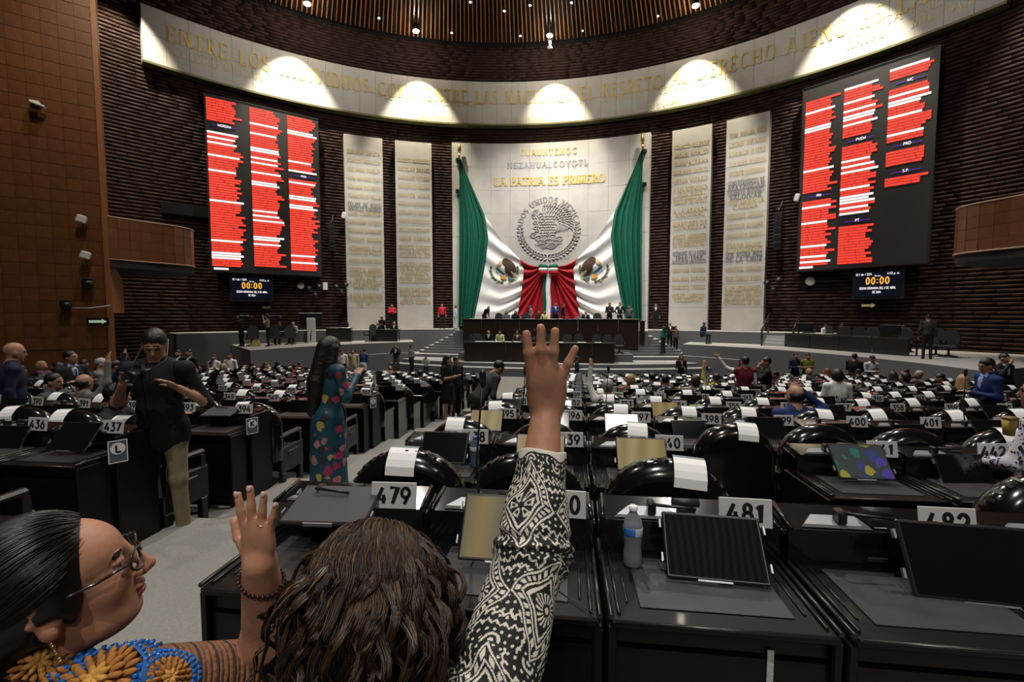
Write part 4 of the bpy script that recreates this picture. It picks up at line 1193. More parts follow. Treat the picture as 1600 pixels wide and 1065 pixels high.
# ---- loudspeakers, cameras, signs and other wall fittings
def line_array(x, y0, y1, label):
    top, bot = on_wall(x, y0, 25.3), on_wall(x, y1, 25.3)
    t = walle('line_loudspeaker', phi_of(top), 25.3, bot.z); tag(t, label, 'loudspeaker'); h = top.z - bot.z
    n = 5
    for i in range(n):
        mb = MB(); mb.box((0, 0, h * (i + .5) / n), (.42, .45, h / n - .03), 0, Matrix.Rotation(-.02 * i, 4, 'X'), None, .03); mb.obj('speaker_box', BLK, t)
    mb = MB(); mb.tube([(0, 0, h), (0, .1, h + .3), (-.45, .7, h + .35)], .035, 6); mb.tube([(0, 0, h), (.15, .2, h + .7)], .035, 6); mb.obj('bracket', DARKP, t)
    mb = MB(); mb.box((.18, .0, h + .85), (.26, .2, .42), 0, Matrix.Rotation(.25, 4, 'Y'), None, .04); mb.obj('white_floodlight', mat('white lamp case', (.7, .7, .7), .4), t)
line_array(517.5, 352, 392, 'black line-array loudspeaker left of the left stone slabs')
line_array(1216.5, 332, 388, 'black line-array loudspeaker right of the right stone slabs')
def spot_cluster(x, y, label):
    p = on_wall(x, y, 25.3); t = walle('stage_floodlight', phi_of(p), 25.3, p.z); tag(t, label, 'floodlight')
    for k, (dx, dz) in enumerate(((-.35, .1), (.25, .25), (0, -.3))):
        mb = MB(); M = Matrix.Translation((dx, -.15, dz)) @ Matrix.Rotation(R(70), 4, 'X'); mb.lathe([(.1, -.15), (.15, .1), (.17, .2)], 10, 0, M); mb.obj('lamp_head', BLK, t)
    mb = MB(); mb.tube([(-.5, .1, 0), (.4, .1, 0)], .03, 6); mb.tube([(0, .1, 0), (0, .75, 0)], .03, 6); mb.obj('bracket', DARKP, t)
spot_cluster(492, 455, 'cluster of black stage lamps left of the leftmost stone slab')
spot_cluster(1210, 446, 'cluster of black stage lamps right of the rightmost stone slab')
spot_cluster(534, 452, 'cluster of black stage lamps at the edge of the leftmost stone slab')
def wall_plate(x, y, r, w, h, d, name, m, label, cat, shape='box'):
    p = on_wall(x, y, r); t = empty(name, p, -R(phi_of(p) + AX)); tag(t, label, cat)
    mb = MB()
    if shape == 'box': mb.box((0, 0, 0), (w, d, h), 0, None, None, .02)
    else: mb.lathe([(w / 2, -d / 2), (w / 2, d * .2), (w * .4, d / 2)], 16, 0, Matrix.Rotation(R(90), 4, 'X'))
    mb.obj('body', m, t); return t
WHP = mat('white plastic', (.75, .75, .74), .4)
wall_plate(470, 446, 25.85, .42, .42, .2, 'round_wall_fitting', WHP, 'round white wall fitting right of the left session clock', 'wall fitting', 'disc')
wall_plate(1266, 439, 25.85, .5, .5, .2, 'round_wall_fitting', WHP, 'round white wall fitting left of the right session clock', 'wall fitting', 'disc')
wall_plate(508, 447, 25.85, .3, .5, .2, 'wall_lantern', WHP, 'small white lantern on the brick wall near the left stage lamps', 'wall fitting')
wall_plate(1281, 436, 25.95, 1.9, .3, .12, 'wall_rail', BLK, 'black rail on the brick wall under the right voting screen', 'rail')
mb = MB(); mb.box((0, .2, 0), (2.2, .6, .62)); o = mb.obj('projection_opening', mat('black opening', (.002, .002, .002), .9)); p = on_wall(290, 328, 25.9); o.location = p; o.rotation_euler = (0, 0, -R(phi_of(p) + AX)); tag(o, 'dark horizontal projection opening in the brick wall above the left balcony', 'opening')
SIGN = mat('pale green glowing sign', (.45, .6, .42), .5, 0, 0, ((.45, .62, .42), .45))
SIGN2 = mat('yellowish glowing arrow', (.62, .62, .28), .5, 0, 0, ((.5, .5, .2), .35))  # a faint glow is put into the arrow's material
SIGN3 = mat('grey reflective arrow', (.35, .36, .33), .5)
def arrow(p, rz, w, h, right, m, label):
    t = empty('arrow_sign', p, rz); tag(t, label, 'sign')
    s = 1 if right else -1
    pts = [(-w / 2, -h * .25), (w * .22, -h * .25), (w * .22, -h * .5), (w / 2, 0), (w * .22, h * .5), (w * .22, h * .25), (-w / 2, h * .25)]
    pts = [(s * x, y) for x, y in pts]
    if s < 0: pts = pts[::-1]
    mb = MB(); mb.box((0, .02, 0), (w * 1.25, .02, h * 1.5)); mb.obj('backplate', mat('dark sign plate', (.012, .016, .012), .5), t)
    mb = MB(); mb.prism(pts, 0, .02, 0, Matrix.Translation((0, .01, 0)) @ Matrix.Rotation(R(90), 4, 'X')); mb.obj('arrow', m, t)
def on_wood(x, y, d=.2):       # point on the panelled side wall
    r_ = ray(x, y); n = wnrm; pl_ = v3(P_END) + n * d
    tt = (pl_ - Vector((0, 0, 0))).dot(n) / r_.dot(n); q = r_ * tt
    return Vector((q.x, q.y, q.z + ZC))
wrz = math.atan2(wdir.y, wdir.x)
arrow(on_wood(153, 502), wrz, .55, .2, True, SIGN, 'pale green exit arrow on the wooden side wall, pointing right')
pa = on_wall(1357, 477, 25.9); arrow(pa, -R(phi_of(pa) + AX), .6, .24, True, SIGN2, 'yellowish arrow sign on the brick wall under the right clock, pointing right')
pa = on_wall(416, 480, 25.9); arrow(pa, -R(phi_of(pa) + AX), .5, .2, False, SIGN3, 'dull grey arrow sign on the brick wall under the left clock, pointing left')
def wcam(x, y, kind, label):
    t = empty('security_camera' if kind != 'lamp' else 'wall_spotlight', on_wood(x, y, .22), wrz); tag(t, label, 'camera' if kind != 'lamp' else 'spotlight')
    if kind == 'dome':
        mb = MB(); mb.box((0, -.05, .1), (.3, .2, .12), 0, None, None, .03); mb.box((.1, -.12, .02), (.42, .3, .09), 0, Matrix.Rotation(.25, 4, 'Y'), None, .03); mb.obj('white_bracket', WHP, t)
        mb = MB(); mb.ball((.05, -.14, -.06), .15, 12, 0, None, (1.2, 1, .7)); mb.obj('dark_dome', BLK, t)
    elif kind == 'box':
        mb = MB(); mb.box((0, -.1, 0), (.3, .28, .3), 0, Matrix.Rotation(.3, 4, 'Y'), None, .04); mb.obj('white_case', WHP, t)
        mb = MB(); mb.tube([(0, .05, -.1), (.02, 0, -.45)], .02, 6); mb.obj('cable', DARKP, t)
    else:
        mb = MB(); mb.lathe([(.12, -.2), (.19, 0), (.17, .2)], 12, 0, Matrix.Rotation(R(60), 4, 'X') ); mb.box((0, -.05, .16), (.3, .2, .1)); mb.obj('lamp_body', BLK, t)
        mb = MB(); mb.tube([(0, .1, .2), (0, -.02, .2), (0, -.05, .1)], .03, 6); mb.obj('bracket', DARKP, t)
wcam(55, 165, 'dome', 'white dome camera high on the wooden side wall, with a long shadow below')
wcam(128, 343, 'box', 'upper small white box camera on the wooden side wall beside the balcony')
wcam(134, 399, 'box', 'lower small white box camera on the wooden side wall beside the balcony')
wcam(137, 444, 'lamp', 'black spotlight on the wooden side wall just above the cable')
wcam(103, 478, 'lamp', 'black spotlight on the wooden side wall at the cable end')
mb = MB(); mb.tube([on_wood(110, 481, .22), on_wood(140, 481, .22), on_wood(172, 477, .22)], .018, 6); tag(mb.obj('wall_cable', WHP), 'thin white cable along the wooden side wall above the exit arrow', 'cable')

# ---- press tables and gear on the side platforms
def table(name, c, w, d, h, rz, label, m=BLACKW, skirt=True):
    t = empty(name, c, rz); tag(t, label, 'table')
    mb = MB(); mb.box((0, 0, h - .025), (w, d, .05), 0, None, None, .01); mb.obj('tabletop', m, t)
    if skirt:
        mb = MB(); mb.box((0, -d / 2 + .03, h / 2 - .03), (w - .04, .03, h - .08)); mb.obj('front_panel', m, t)
    for sx in (-1, 1):
        for sy in (-1, 1):
            mb = MB(); mb.box((sx * (w / 2 - .05), sy * (d / 2 - .08), h / 2 - .03), (.05, .05, h - .06)); mb.obj('leg', m, t)
    return t
def plat(x, r, z=1.65):       # a place on the side platforms: sight line x, r metres from the centre of the hall
    p = on_wall(x, 500, r); p.z = z; return p
def prz(x, r): return -R(phi_of(on_wall(x, 500, r)) + AX)
ptab = on_z(1325, 545, 1.65); rzR = -R(52)
tp0, tp1 = on_z(1232, 541, 1.65), on_z(1428, 556, 1.65); tdir = tp1 - tp0
for k in range(4):
    p = tp0 + tdir * ((k + .5) / 4); table('press_table', p, tdir.length / 4 - .02, .7, .74, math.atan2(tdir.y, tdir.x), ('first', 'second', 'third', 'fourth')[k] + ' black table of the right press row, counted from the stage', BLACKW)
pc = rchair_proto()
pcs = [(1265, 528), (1290, 529), (1318, 531), (1342, 532), (1362, 533), (1412, 541), (1465, 548), (1485, 549)]
for k, (x, y) in enumerate(pcs):
    o = pc if k == 0 else copy_tree(pc); p = plat(x, (24.2, 24.1, 23.9, 23.7, 23.5, 22.6, 21.6, 21.4)[k])
    o.location = p; o.rotation_euler = (0, 0, prz(x, 23) + PI + rnd.uniform(-.3, .3)); o.name = 'press_chair'
    tag(o, '%s dark chair from the left on the right press platform' % ORD[k], 'chair', 'dark chairs on the right press platform')
for k, (x, y) in enumerate(((1270, 521), (1392, 519))):
    t = empty('monitor', (tp0 + tdir * (.16 if k == 0 else .84)) + Vector((0, 0, .74)), prz(x, 23)); tag(t, ('monitor on the right press table nearest to the stage' if k == 0 else 'monitor on the right press table far from the stage'), 'monitor')
    mb = MB(); mb.box((0, 0, .32), (.75, .05, .45), 0, None, None, .01); mb.obj('screen', BLK, t); mb = MB(); mb.box((0, .02, .05), (.25, .2, .03)); mb.tube([(0, .03, .05), (0, .03, .3)], .03, 6); mb.obj('stand', BLK, t)
tL = table('stage_table', plat(602, 22.4), 1.75, .6, .78, -R(4), 'black table of the two seated men in front of the left stone slabs', BLACKW)
tP = table('press_table', plat(437, 22.6), 2.9, .6, .75, prz(437, 22.6), 'low black table on the left press platform beside the camera crew', BLACKW, False)
t = empty('monitor_stand', on_z(481, 535, 1.65) + Vector((0, .5, 0)), R(22)); tag(t, 'large monitor with a white podium in front on the left press platform', 'monitor')
mb = MB(); mb.box((0, .1, 1.35), (1.3, .1, .85), 0, None, None, .02); mb.obj('monitor', BLK, t); mb = MB(); mb.box((0, .1, 1.8), (1.32, .16, .05)); mb.obj('monitor_top', mat('grey plastic', (.4, .4, .4), .4), t); mb = MB(); mb.box((0, .1, .5), (.1, .1, 1.0)); mb.box((0, .1, .03), (.8, .5, .06)); mb.obj('stand', BLK, t)
mb = MB(); mb.box((.02, -.35, .75), (.50, .35, 1.5), 0, None, None, .02); mb.obj('white_podium', mat('light grey panel', (.5, .5, .5), .5), t)
mb = MB(); mb.tube([(-.02, -.54, .15), (.0, -.54, .5), (.05, -.54, .85)], [.05, .03, .01], 6); mb.obj('dark_emblem', mat('dark red mark', (.1, .01, .02), .5), t)
t = empty('equipment_case', on_z(527, 534, 1.65) + Vector((0, .4, 0)), R(12)); tag(t, 'black equipment cabinet with a keyboard on top on the left platform', 'cabinet')
mb = MB(); mb.box((0, 0, .45), (1.5, .7, .9), 0, None, None, .02); mb.obj('body', BLACKW, t); mb = MB(); mb.box((-.1, -.1, .95), (.7, .3, .06)); mb.box((.3, .1, 1.05), (.5, .1, .3)); mb.obj('keyboard', DARKP, t)
mb = MB(); mb.box((0, 0, .16), (.34, .28, .32), 0, None, (.85, .85), 0); o = mb.obj('yellow_bag', mat('pale yellow bag', (.55, .45, .12), .6)); o.location = on_z(400, 541, 1.65); tag(o, 'small yellow bag standing at the edge of the left press platform', 'bag')
o = rchair_proto(); o.name = 'stage_chair'; o.location = plat(577, 22.2); o.rotation_euler = (0, 0, 1.2); tag(o, 'black chair beside the black table in front of the left stone slabs', 'chair')
# stairs with black handrails right of the right slabs
for k, x in enumerate((392, 428, 452)):
    o = copy_tree(pc); o.name = 'press_chair'; o.location = plat(x, 21.5); o.rotation_euler = (0, 0, prz(x, 22) + rnd.uniform(-.3, .3)); tag(o, '%s dark chair from the left on the left press platform' % ORD[k], 'chair', 'dark chairs on the left press platform')
t = empty('side_stairs', plat(1216, 22.6), prz(1216, 22.6)); tag(t, 'short stairs with black handrails right of the rightmost stone slab', 'stairs')
for k in range(3):
    mb = MB(); mb.box((0, .35 + .3 * k, .0875 * (k + 1)), (1.5, .3 + .001, .175 * (k + 1))); mb.obj('step', [STEPC], t)
for sx in (-.75, .75):
    mb = MB(); mb.tube([(sx, -.1, 0), (sx, -.1, .95)], .05, 8); mb.tube([(sx, 1.2, .55), (sx, 1.2, 1.6)], .05, 8); mb.tube([(sx, -.3, .86), (sx, 1.5, 1.78)], .035, 8); mb.obj('handrail', BLK, t)
# ================================================================== the benches: desks, chairs, notices
GLOSS = mat('glossy black lacquer', (.0050, .0050, .0055), .17, 0, .6, None, 0, 1, 0, .5)
SATIN = mat('satin black desk', (.0030, .0030, .0034), .40, 0, .08, None, .25, 4, .02, .25, (3, 12, 3))
PAD = mat('dark grey writing pad', (.032, .032, .035), .42, 0, 0, None, .25, 9, 0, .5)
RAIL = mat('dark bronze rail', (.045, .042, .040), .28, .6)
ALU = mat('brushed aluminium plate', (.60, .60, .61), .45, .15, 0, None, .06, 40, 0, .5, (1, 1, 8))
SILV = mat('silver grille', (.33, .34, .36), .35, .6)
INK = mat('black digits', (.008, .008, .008), .5)
LEATH = mat('black leather', (.011, .011, .012), .38, 0, 0, None, .2, 25, .15)
NOTE = mat('white notice paper', (.86, .86, .85), .65)
NOTET = mat('teal grey notice head', (.17, .22, .22), .6)
SCOFF = mat('dark tablet glass', (.006, .006, .007), .12, 0, .5)
def screen_mat(name, c1, c2, scale, rough=.28, dist=2.5, stretch=(1, 1, 1), emit=0.0):
    m, nt, b, N, L = _new(name)
    tc = N.new('ShaderNodeTexCoord'); mp = N.new('ShaderNodeMapping'); mp.inputs['Scale'].default_value = stretch
    wv = N.new('ShaderNodeTexWave'); wv.inputs['Scale'].default_value = scale; wv.inputs['Distortion'].default_value = dist; wv.inputs['Detail'].default_value = 1.5; wv.inputs['Detail Scale'].default_value = .6
    L.new(tc.outputs['Object'], mp.inputs[0]); L.new(mp.outputs[0], wv.inputs['Vector'])
    mx = N.new('ShaderNodeMixRGB'); mx.inputs[1].default_value = (*c1, 1); mx.inputs[2].default_value = (*c2, 1); L.new(wv.outputs['Fac'], mx.inputs[0])
    L.new(mx.outputs[0], b.inputs['Base Color']); b.inputs['Roughness'].default_value = rough; b.inputs['Specular IOR Level'].default_value = .22
    if emit: L.new(mx.outputs[0], b.inputs['Emission Color']); b.inputs['Emission Strength'].default_value = emit
    return m
SGOLD = screen_mat('amber privacy screen', (.26, .19, .07), (.36, .29, .13), 1.6, .35, 7, (1.6, .6, 1), .06)  # amber tone paints in the ceiling's reflection on the glass
SGOLD2 = screen_mat('grey amber privacy screen', (.11, .10, .075), (.24, .18, .075), 1.1, .35, 5, (1.5, .5, 1), .04)  # same painted ceiling reflection, in a greyer tone
SMOIRE = screen_mat('dark rippled screen', (.0022, .002, .0018), (.009, .0075, .006), 13, .6, 4.5, (1, .35, 1))
SMOIRE.node_tree.nodes['Principled BSDF'].inputs['Specular IOR Level'].default_value = .06
SLIT = mat('lit white screen', (.8, .8, .78), .4, 0, 0, ((1, .98, .93), .7))
SOIL = mat_floral('oily rainbow screen', (.02, .035, .04), ((.30, .27, .02), (.06, .03, .32), (.01, .12, .10), (.02, .03, .18), (.02, .03, .035), (.02, .03, .035)), 13, .46)

# prototypes of the parts (shared mesh data)
def P(build, name, m):
    mb = MB(); build(mb); return mb.mesh(name, m)
def _body(mb):
    for s in (-1, 1): mb.box((s * .315, -.11, .36), (.03, .54, .72), 0, None, None, .006)
    mb.box((0, .12, .36), (.60, .03, .70)); mb.box((0, -.345, .34), (.60, .03, .60)); mb.box((0, -.345, .68), (.60, .02, .05))
def _top(mb): mb.box((0, -.19, .727), (.64, .40, .028), 0, None, None, .008)
def _pad(mb): mb.box((0, -.175, .7435), (.45, .29, .006), 0, None, None, .002)
def _rails(mb):
    for s in (-1, 1):
        mb.tube([(s * .318, -.385, .748), (s * .318, .0, .748)], .0085, 6); mb.tube([(s * .293, -.36, .745), (s * .293, .0, .745)], .006, 6)
        mb.tube([(s * .262, -.30, .743), (s * .262, -.03, .743)], .004, 6)
    mb.tube([(-.31, -.388, .738), (.31, -.388, .738)], .006, 6)
def _console(mb):
    V = [(-.32, 0, .735), (.32, 0, .735), (.32, .17, .735), (-.32, .17, .735), (-.32, .006, .868), (.32, .006, .868), (.312, .17, .898), (-.312, .17, .898)]
    mb.add(V, [(3, 2, 1, 0), (4, 5, 6, 7), (0, 1, 5, 4), (1, 2, 6, 5), (2, 3, 7, 6), (3, 0, 4, 7)])
    for s in (-1, 1): mb.tube([(s * .314, .0, .872), (s * .306, .17, .9)], .008, 6); mb.tube([(s * .325, .02, .84), (s * .325, .17, .865)], .006, 6)
def _slot(mb): mb.box((-.02, -.002, .775), (.075, .006, .018), 0, None, None, .003)
def _grille(mb):
    V = [(-.27, .018, .874), (-.03, .018, .874), (-.055, .085, .886), (-.215, .085, .886), (-.26, .022, .884), (-.04, .022, .884), (-.06, .08, .896), (-.21, .08, .896)]
    mb.add(V, [(4, 5, 6, 7), (0, 1, 5, 4), (1, 2, 6, 5), (2, 3, 7, 6), (3, 0, 4, 7)])
def _hinge(mb):
    mb.tube([(-.05, .06, .925), (.05, .06, .925)], .016, 10); mb.box((0, .05, .897), (.06, .05, .035), 0, None, None, .004)
def _hinge2(mb): mb.box((.0, .028, .893), (.042, .004, .03), 0, Matrix.Translation((0, 0, 0)))
def _plate(mb): mb.box((0, 0, .052), (.185, .005, .104), 0, None, None, .002)
def _mic(mb): mb.box((-.13, .04, .91), (.03, .05, .05), 0, None, None, .006); mb.tube([(-.13, .03, .93), (-.12, -.01, .94), (-.03, -.012, .935), (.02, -.012, .93)], .006, 6)
def _micup(mb):
    mb.box((-.13, .04, .91), (.03, .05, .05), 0, None, None, .006); mb.tube([(-.13, .04, .93), (-.14, .05, 1.05), (-.13, .06, 1.22), (-.12, .07, 1.36)], [.006, .005, .0045, .004], 6); mb.lathe([(.006, -.04), (.014, -.02), (.014, .02), (.008, .035)], 8, 0, Matrix.Translation((-.118, .072, 1.39)))
def _tab(mb): mb.box((0, 0, 0), (.330, .235, .012), 0, None, None, .005)
def _tabbtn(mb):
    for (x, y) in ((-.174, .07), (-.174, -.05), (.174, .07), (.174, -.06)): mb.box((x, y, .002), (.006, .03, .014))
    mb.box((-.01, -.119, .002), (.11, .006, .014))
def _scr(mb): mb.box((0, .0, .0065), (.312, .215, .002))
M_BODY, M_TOP, M_PAD, M_RAIL = P(_body, 'pedestal', SATIN), P(_top, 'desktop', SATIN), P(_pad, 'writing_pad', PAD), P(_rails, 'edge_rail', RAIL)
M_CON, M_SLOT, M_GRI, M_HIN, M_LAB = P(_console, 'console', GLOSS), P(_slot, 'pull', DARKP), P(_grille, 'speaker_grille', SILV), P(_hinge, 'hinge', DARKP), P(_hinge2, 'hinge_label', NOTE)
M_PLATE, M_MIC, M_MICUP, M_TAB, M_BTN = P(_plate, 'number_plate', ALU), P(_mic, 'microphone', BLK), P(_micup, 'microphone', BLK), P(_tab, 'tablet', BLK), P(_tabbtn, 'buttons', SILV)
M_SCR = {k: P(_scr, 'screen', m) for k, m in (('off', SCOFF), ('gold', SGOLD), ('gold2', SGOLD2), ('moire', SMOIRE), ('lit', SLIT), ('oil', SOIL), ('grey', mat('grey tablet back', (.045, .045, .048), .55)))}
def arch(hw, ztop, spring, z0, n=18):
    pts = [(-hw, z0)] + [(-hw * math.cos(PI * i / n), spring + (ztop - spring) * math.sin(PI * i / n)) for i in range(n + 1)] + [(hw, z0)]
    return pts
def _shell(mb, ribs=True, n=18):
    prof = [(-.950, .83), (-.940, .885), (-.915, .945), (-.885, .985), (-.855, 1.0), (-.825, .985), (-.805, .95), (-.80, .88)]
    G = []
    for (y, k) in prof:
        G.append([(x * k, y, .42 + (z - .42) * (.985 + .015 * k) if k < .99 else z) for x, z in arch(.308, 1.085 - (1 - k) * .50, .83, .42, n)])
    mb.grid(G, 0, True, True)
    mb.add([G[0][i] for i in range(len(G[0]))], [tuple(range(len(G[0])))[::-1]])
    mb.add([G[-1][i] for i in range(len(G[-1]))], [tuple(range(len(G[-1])))])
    if ribs:
        for i in range(2, n - 1, 1):
            a = PI * i / n
            x, z = -.303 * math.cos(a), .83 + .250 * math.sin(a)
            mb.box((0, -.865, 0), (.016, .05, .012), 0, Matrix.Translation((x, 0, z)) @ Matrix.Rotation(PI / 2 - a, 4, 'Y') if False else Matrix.Translation((x, 0, z)) @ Matrix.Rotation(a - PI / 2, 4, 'Y'))
def _cush(mb):
    pts = arch(.25, 1.0, .82, .5, 12)
    M = Matrix.Translation((0, -.80, 0)) @ Matrix.Rotation(R(90), 4, 'X')
    mb.prism(pts[::-1], -.045, 0.0, 0, M)
def _seat(mb): mb.box((0, -.58, .43), (.52, .48, .11), 0, None, None, .03)
def _arm(mb):
    mb.box((0, -.63, .655), (.07, .46, .045), 0, Matrix.Translation((0, 0, .03)) @ Matrix.Rotation(0, 4, 'X'), None, .018)
    mb.box((0, -.60, .40), (.045, .46, .30), 0, None, None, .01)
    mb.box((0, -.80, .59), (.04, .05, .12)); mb.box((0, -.42, .59), (.04, .05, .12))
    mb.box((0, -.60, .46), (.065, .26, .10), 0, None, None, .03)
    mb.box((0, -.79, .13), (.06, .07, .26), 0, None, None, .008); mb.box((0, -.43, .13), (.06, .07, .26), 0, None, None, .008)
M_SHELL, M_CUSH, M_SEAT, M_ARM = P(_shell, 'backrest', GLOSS), P(_cush, 'cushion', LEATH), P(_seat, 'seat', LEATH), P(_arm, 'armrest', LEATH)
M_SHELL2 = P(lambda mb: _shell(mb, False, 10), 'backrest', GLOSS)
def _note(mb):
    w = .075
    zt = 1.097
    L = [(-.815, zt - .012), (-.845, zt), (-.872, zt - .002), (-.905, zt - .020), (-.932, zt - .048), (-.953, zt - .078), (-.960, zt - .122)]
    G = [[(-w, y, z), (w, y, z)] for y, z in L]
    mb.grid(G, 0, False, False)
    for i in range(6): mb.m[i] = 1 if i < 2 else 0
def note_mesh():
    mb = MB(); _note(mb); me = mb.mesh('paper_notice', [NOTE, NOTET]); return me
M_NOTE = note_mesh()
_numcache = {}
def number_mesh(n, name='digits', h=.062):
    if n not in _numcache:
        mb = MB(); t = str(n); w = text_width(t, .16)
        sx = h * 1.02
        emboss(mb, text_polys(t, .21, .19, False, .16), lambda x, y, d: Vector(((x - w / 2) * sx, -.0032 - d, .052 - h / 2 + y * h)), .0012)
        _numcache[n] = mb.mesh(name, INK)
    return _numcache[n]
# far away: one mesh per desk / chair
def far_desk_mesh():
    mb = MB(); _body(mb); _top(mb); _console(mb)
    for i in range(len(mb.m)): mb.m[i] = 0
    b = len(mb.m); mb.box((.2, .0, .93), (.185, .01, .104), 1); mb.box((0, -.07, .86), (.345, .02, .21), 2, Matrix.Translation((0, -.02, .0)) @ Matrix.Rotation(0, 4, 'X'))
    mb.box((-.14, .05, .885), (.2, .06, .012), 3)
    return mb.mesh('bench_desk', [GLOSS, ALU, SCOFF, SILV])
def far_chair_mesh():
    mb = MB(); _shell(mb, True, 10); _seat(mb)
    for s in (-1, 1):
        mb.box((s * .275, -.63, .655), (.07, .46, .045)); mb.box((s * .275, -.63, .33), (.05, .42, .6))
    return mb.mesh('bench_chair', [GLOSS])
M_FDESK, M_FCHAIR = far_desk_mesh(), far_chair_mesh()

def proj(v):
    d = Vector((v[0], v[1], v[2] - ZC))
    dep = d.y * math.cos(PITCH) - d.z * math.sin(PITCH); up = d.y * math.sin(PITCH) + d.z * math.cos(PITCH)
    return 800 + FPX * d.x / dep, 532.5 - FPX * up / dep, dep
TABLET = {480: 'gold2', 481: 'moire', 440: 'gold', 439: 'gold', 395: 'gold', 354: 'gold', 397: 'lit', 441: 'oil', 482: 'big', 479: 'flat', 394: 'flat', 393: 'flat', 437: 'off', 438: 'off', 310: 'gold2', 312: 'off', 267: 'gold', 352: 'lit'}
MICUP = {480, 439, 355, 397, 402, 443}
FIRST = {0: 479, 1: 438, 2: 395, 3: 351, 4: 308, 5: 264, 6: 223, 7: 182, 8: 144, 9: 108, 10: 75, 11: 45, 12: 20}
SEATS = {}
PLACE = {}
def words_of(n): return '-'.join('zero one two three four five six seven eight nine'.split()[int(ch)] for ch in str(n))
def put_desk(num, j, pos, rz, lod, end, side):
    M = Matrix.Translation((pos.x, pos.y, zf(j))) @ Matrix.Rotation(rz, 4, 'Z')
    c = M @ Vector((-.2, 0, 0))
    if lod == 3:
        o = meshobj('bench_desk', M_FDESK); o.location = c; o.rotation_euler = (0, 0, rz)
        tag(o, 'small distant black bench desk, %s' % PLACE[num], 'desk', 'distant bench desks'); return o
    t = empty('bench_desk', c, rz)
    tag(t, 'glossy black bench desk with plate numbered %s, %s of the aisle' % (words_of(num), side), 'desk', 'numbered bench desks')
    for me in ((M_BODY, M_TOP, M_PAD, M_RAIL, M_CON, M_GRI) if lod == 1 else (M_BODY, M_TOP, M_PAD, M_CON, M_GRI)): meshobj(me.name, me, t)
    if lod == 1: meshobj('pull', M_SLOT, t); h = meshobj('hinge', M_HIN, t); meshobj('hinge_label', M_LAB, h)
    pl_ = meshobj('number_plate', M_PLATE, t); pl_.location = (.2, .0, .868); pl_.rotation_euler = (R(-9), 0, R((num % 5 - 2) * 1.5)); meshobj('digits', number_mesh(num), pl_)
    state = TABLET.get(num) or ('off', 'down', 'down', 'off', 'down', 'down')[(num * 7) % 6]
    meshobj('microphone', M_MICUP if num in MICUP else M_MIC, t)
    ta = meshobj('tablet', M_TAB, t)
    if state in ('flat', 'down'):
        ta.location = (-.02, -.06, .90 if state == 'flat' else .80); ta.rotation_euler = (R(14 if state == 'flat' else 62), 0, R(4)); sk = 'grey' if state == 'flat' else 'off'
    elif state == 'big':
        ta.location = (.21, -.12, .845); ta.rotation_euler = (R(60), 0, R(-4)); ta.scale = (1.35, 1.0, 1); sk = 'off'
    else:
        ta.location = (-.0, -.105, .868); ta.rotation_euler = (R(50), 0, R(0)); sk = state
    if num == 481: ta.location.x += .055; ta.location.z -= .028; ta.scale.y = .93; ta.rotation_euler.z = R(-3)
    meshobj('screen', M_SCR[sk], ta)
    if lod == 1: meshobj('buttons', M_BTN, ta)['kind'] = 'stuff'
    if end:
        mb = MB(); mb.box((.352, .04, .44), (.035, .34, .88), 0, None, None, .008); mb.obj('end_panel', SATIN, t)
        s = sign_mesh('MLKJIHGFEDCBA'[j]); so = meshobj('row_sign', s[0], t); so.location = (.375, -.05, .77); so.rotation_euler = (0, 0, R(58))
        so.location = (.385, -.135, .775); meshobj('row_letter', s[1], so)
    return t
SIGNM = mat('slate blue sign', (.09, .11, .14), .4); SIGNW = mat('white sign print', (.75, .76, .78), .5)
_signs = {}
def sign_mesh(L_):
    if L_ not in _signs:
        a = MB(); a.box((0, 0, 0), (.115, .006, .17), 0, None, None, .003)
        for s in (-1, 1): a.box((s * .054, -.004, 0), (.006, .002, .166), 1)
        for s in (-1, 1): a.box((0, -.004, s * .081), (.112, .002, .006), 1)
        a.lathe([(.044, 0), (.044, .003)], 20, 1, Matrix.Translation((0, -.003, .022)) @ Matrix.Rotation(R(90), 4, 'X'), False)
        b = MB(); w = text_width(L_)
        emboss(b, text_polys(L_, .24, .22, False), lambda x, y, d: Vector(((x - w / 2) * .052, -.0075, -.004 + y * .052)), 0)
        _signs[L_] = (a.mesh('row_sign', [SIGNM, SIGNW]), b.mesh('row_letter', INK))
    return _signs[L_]
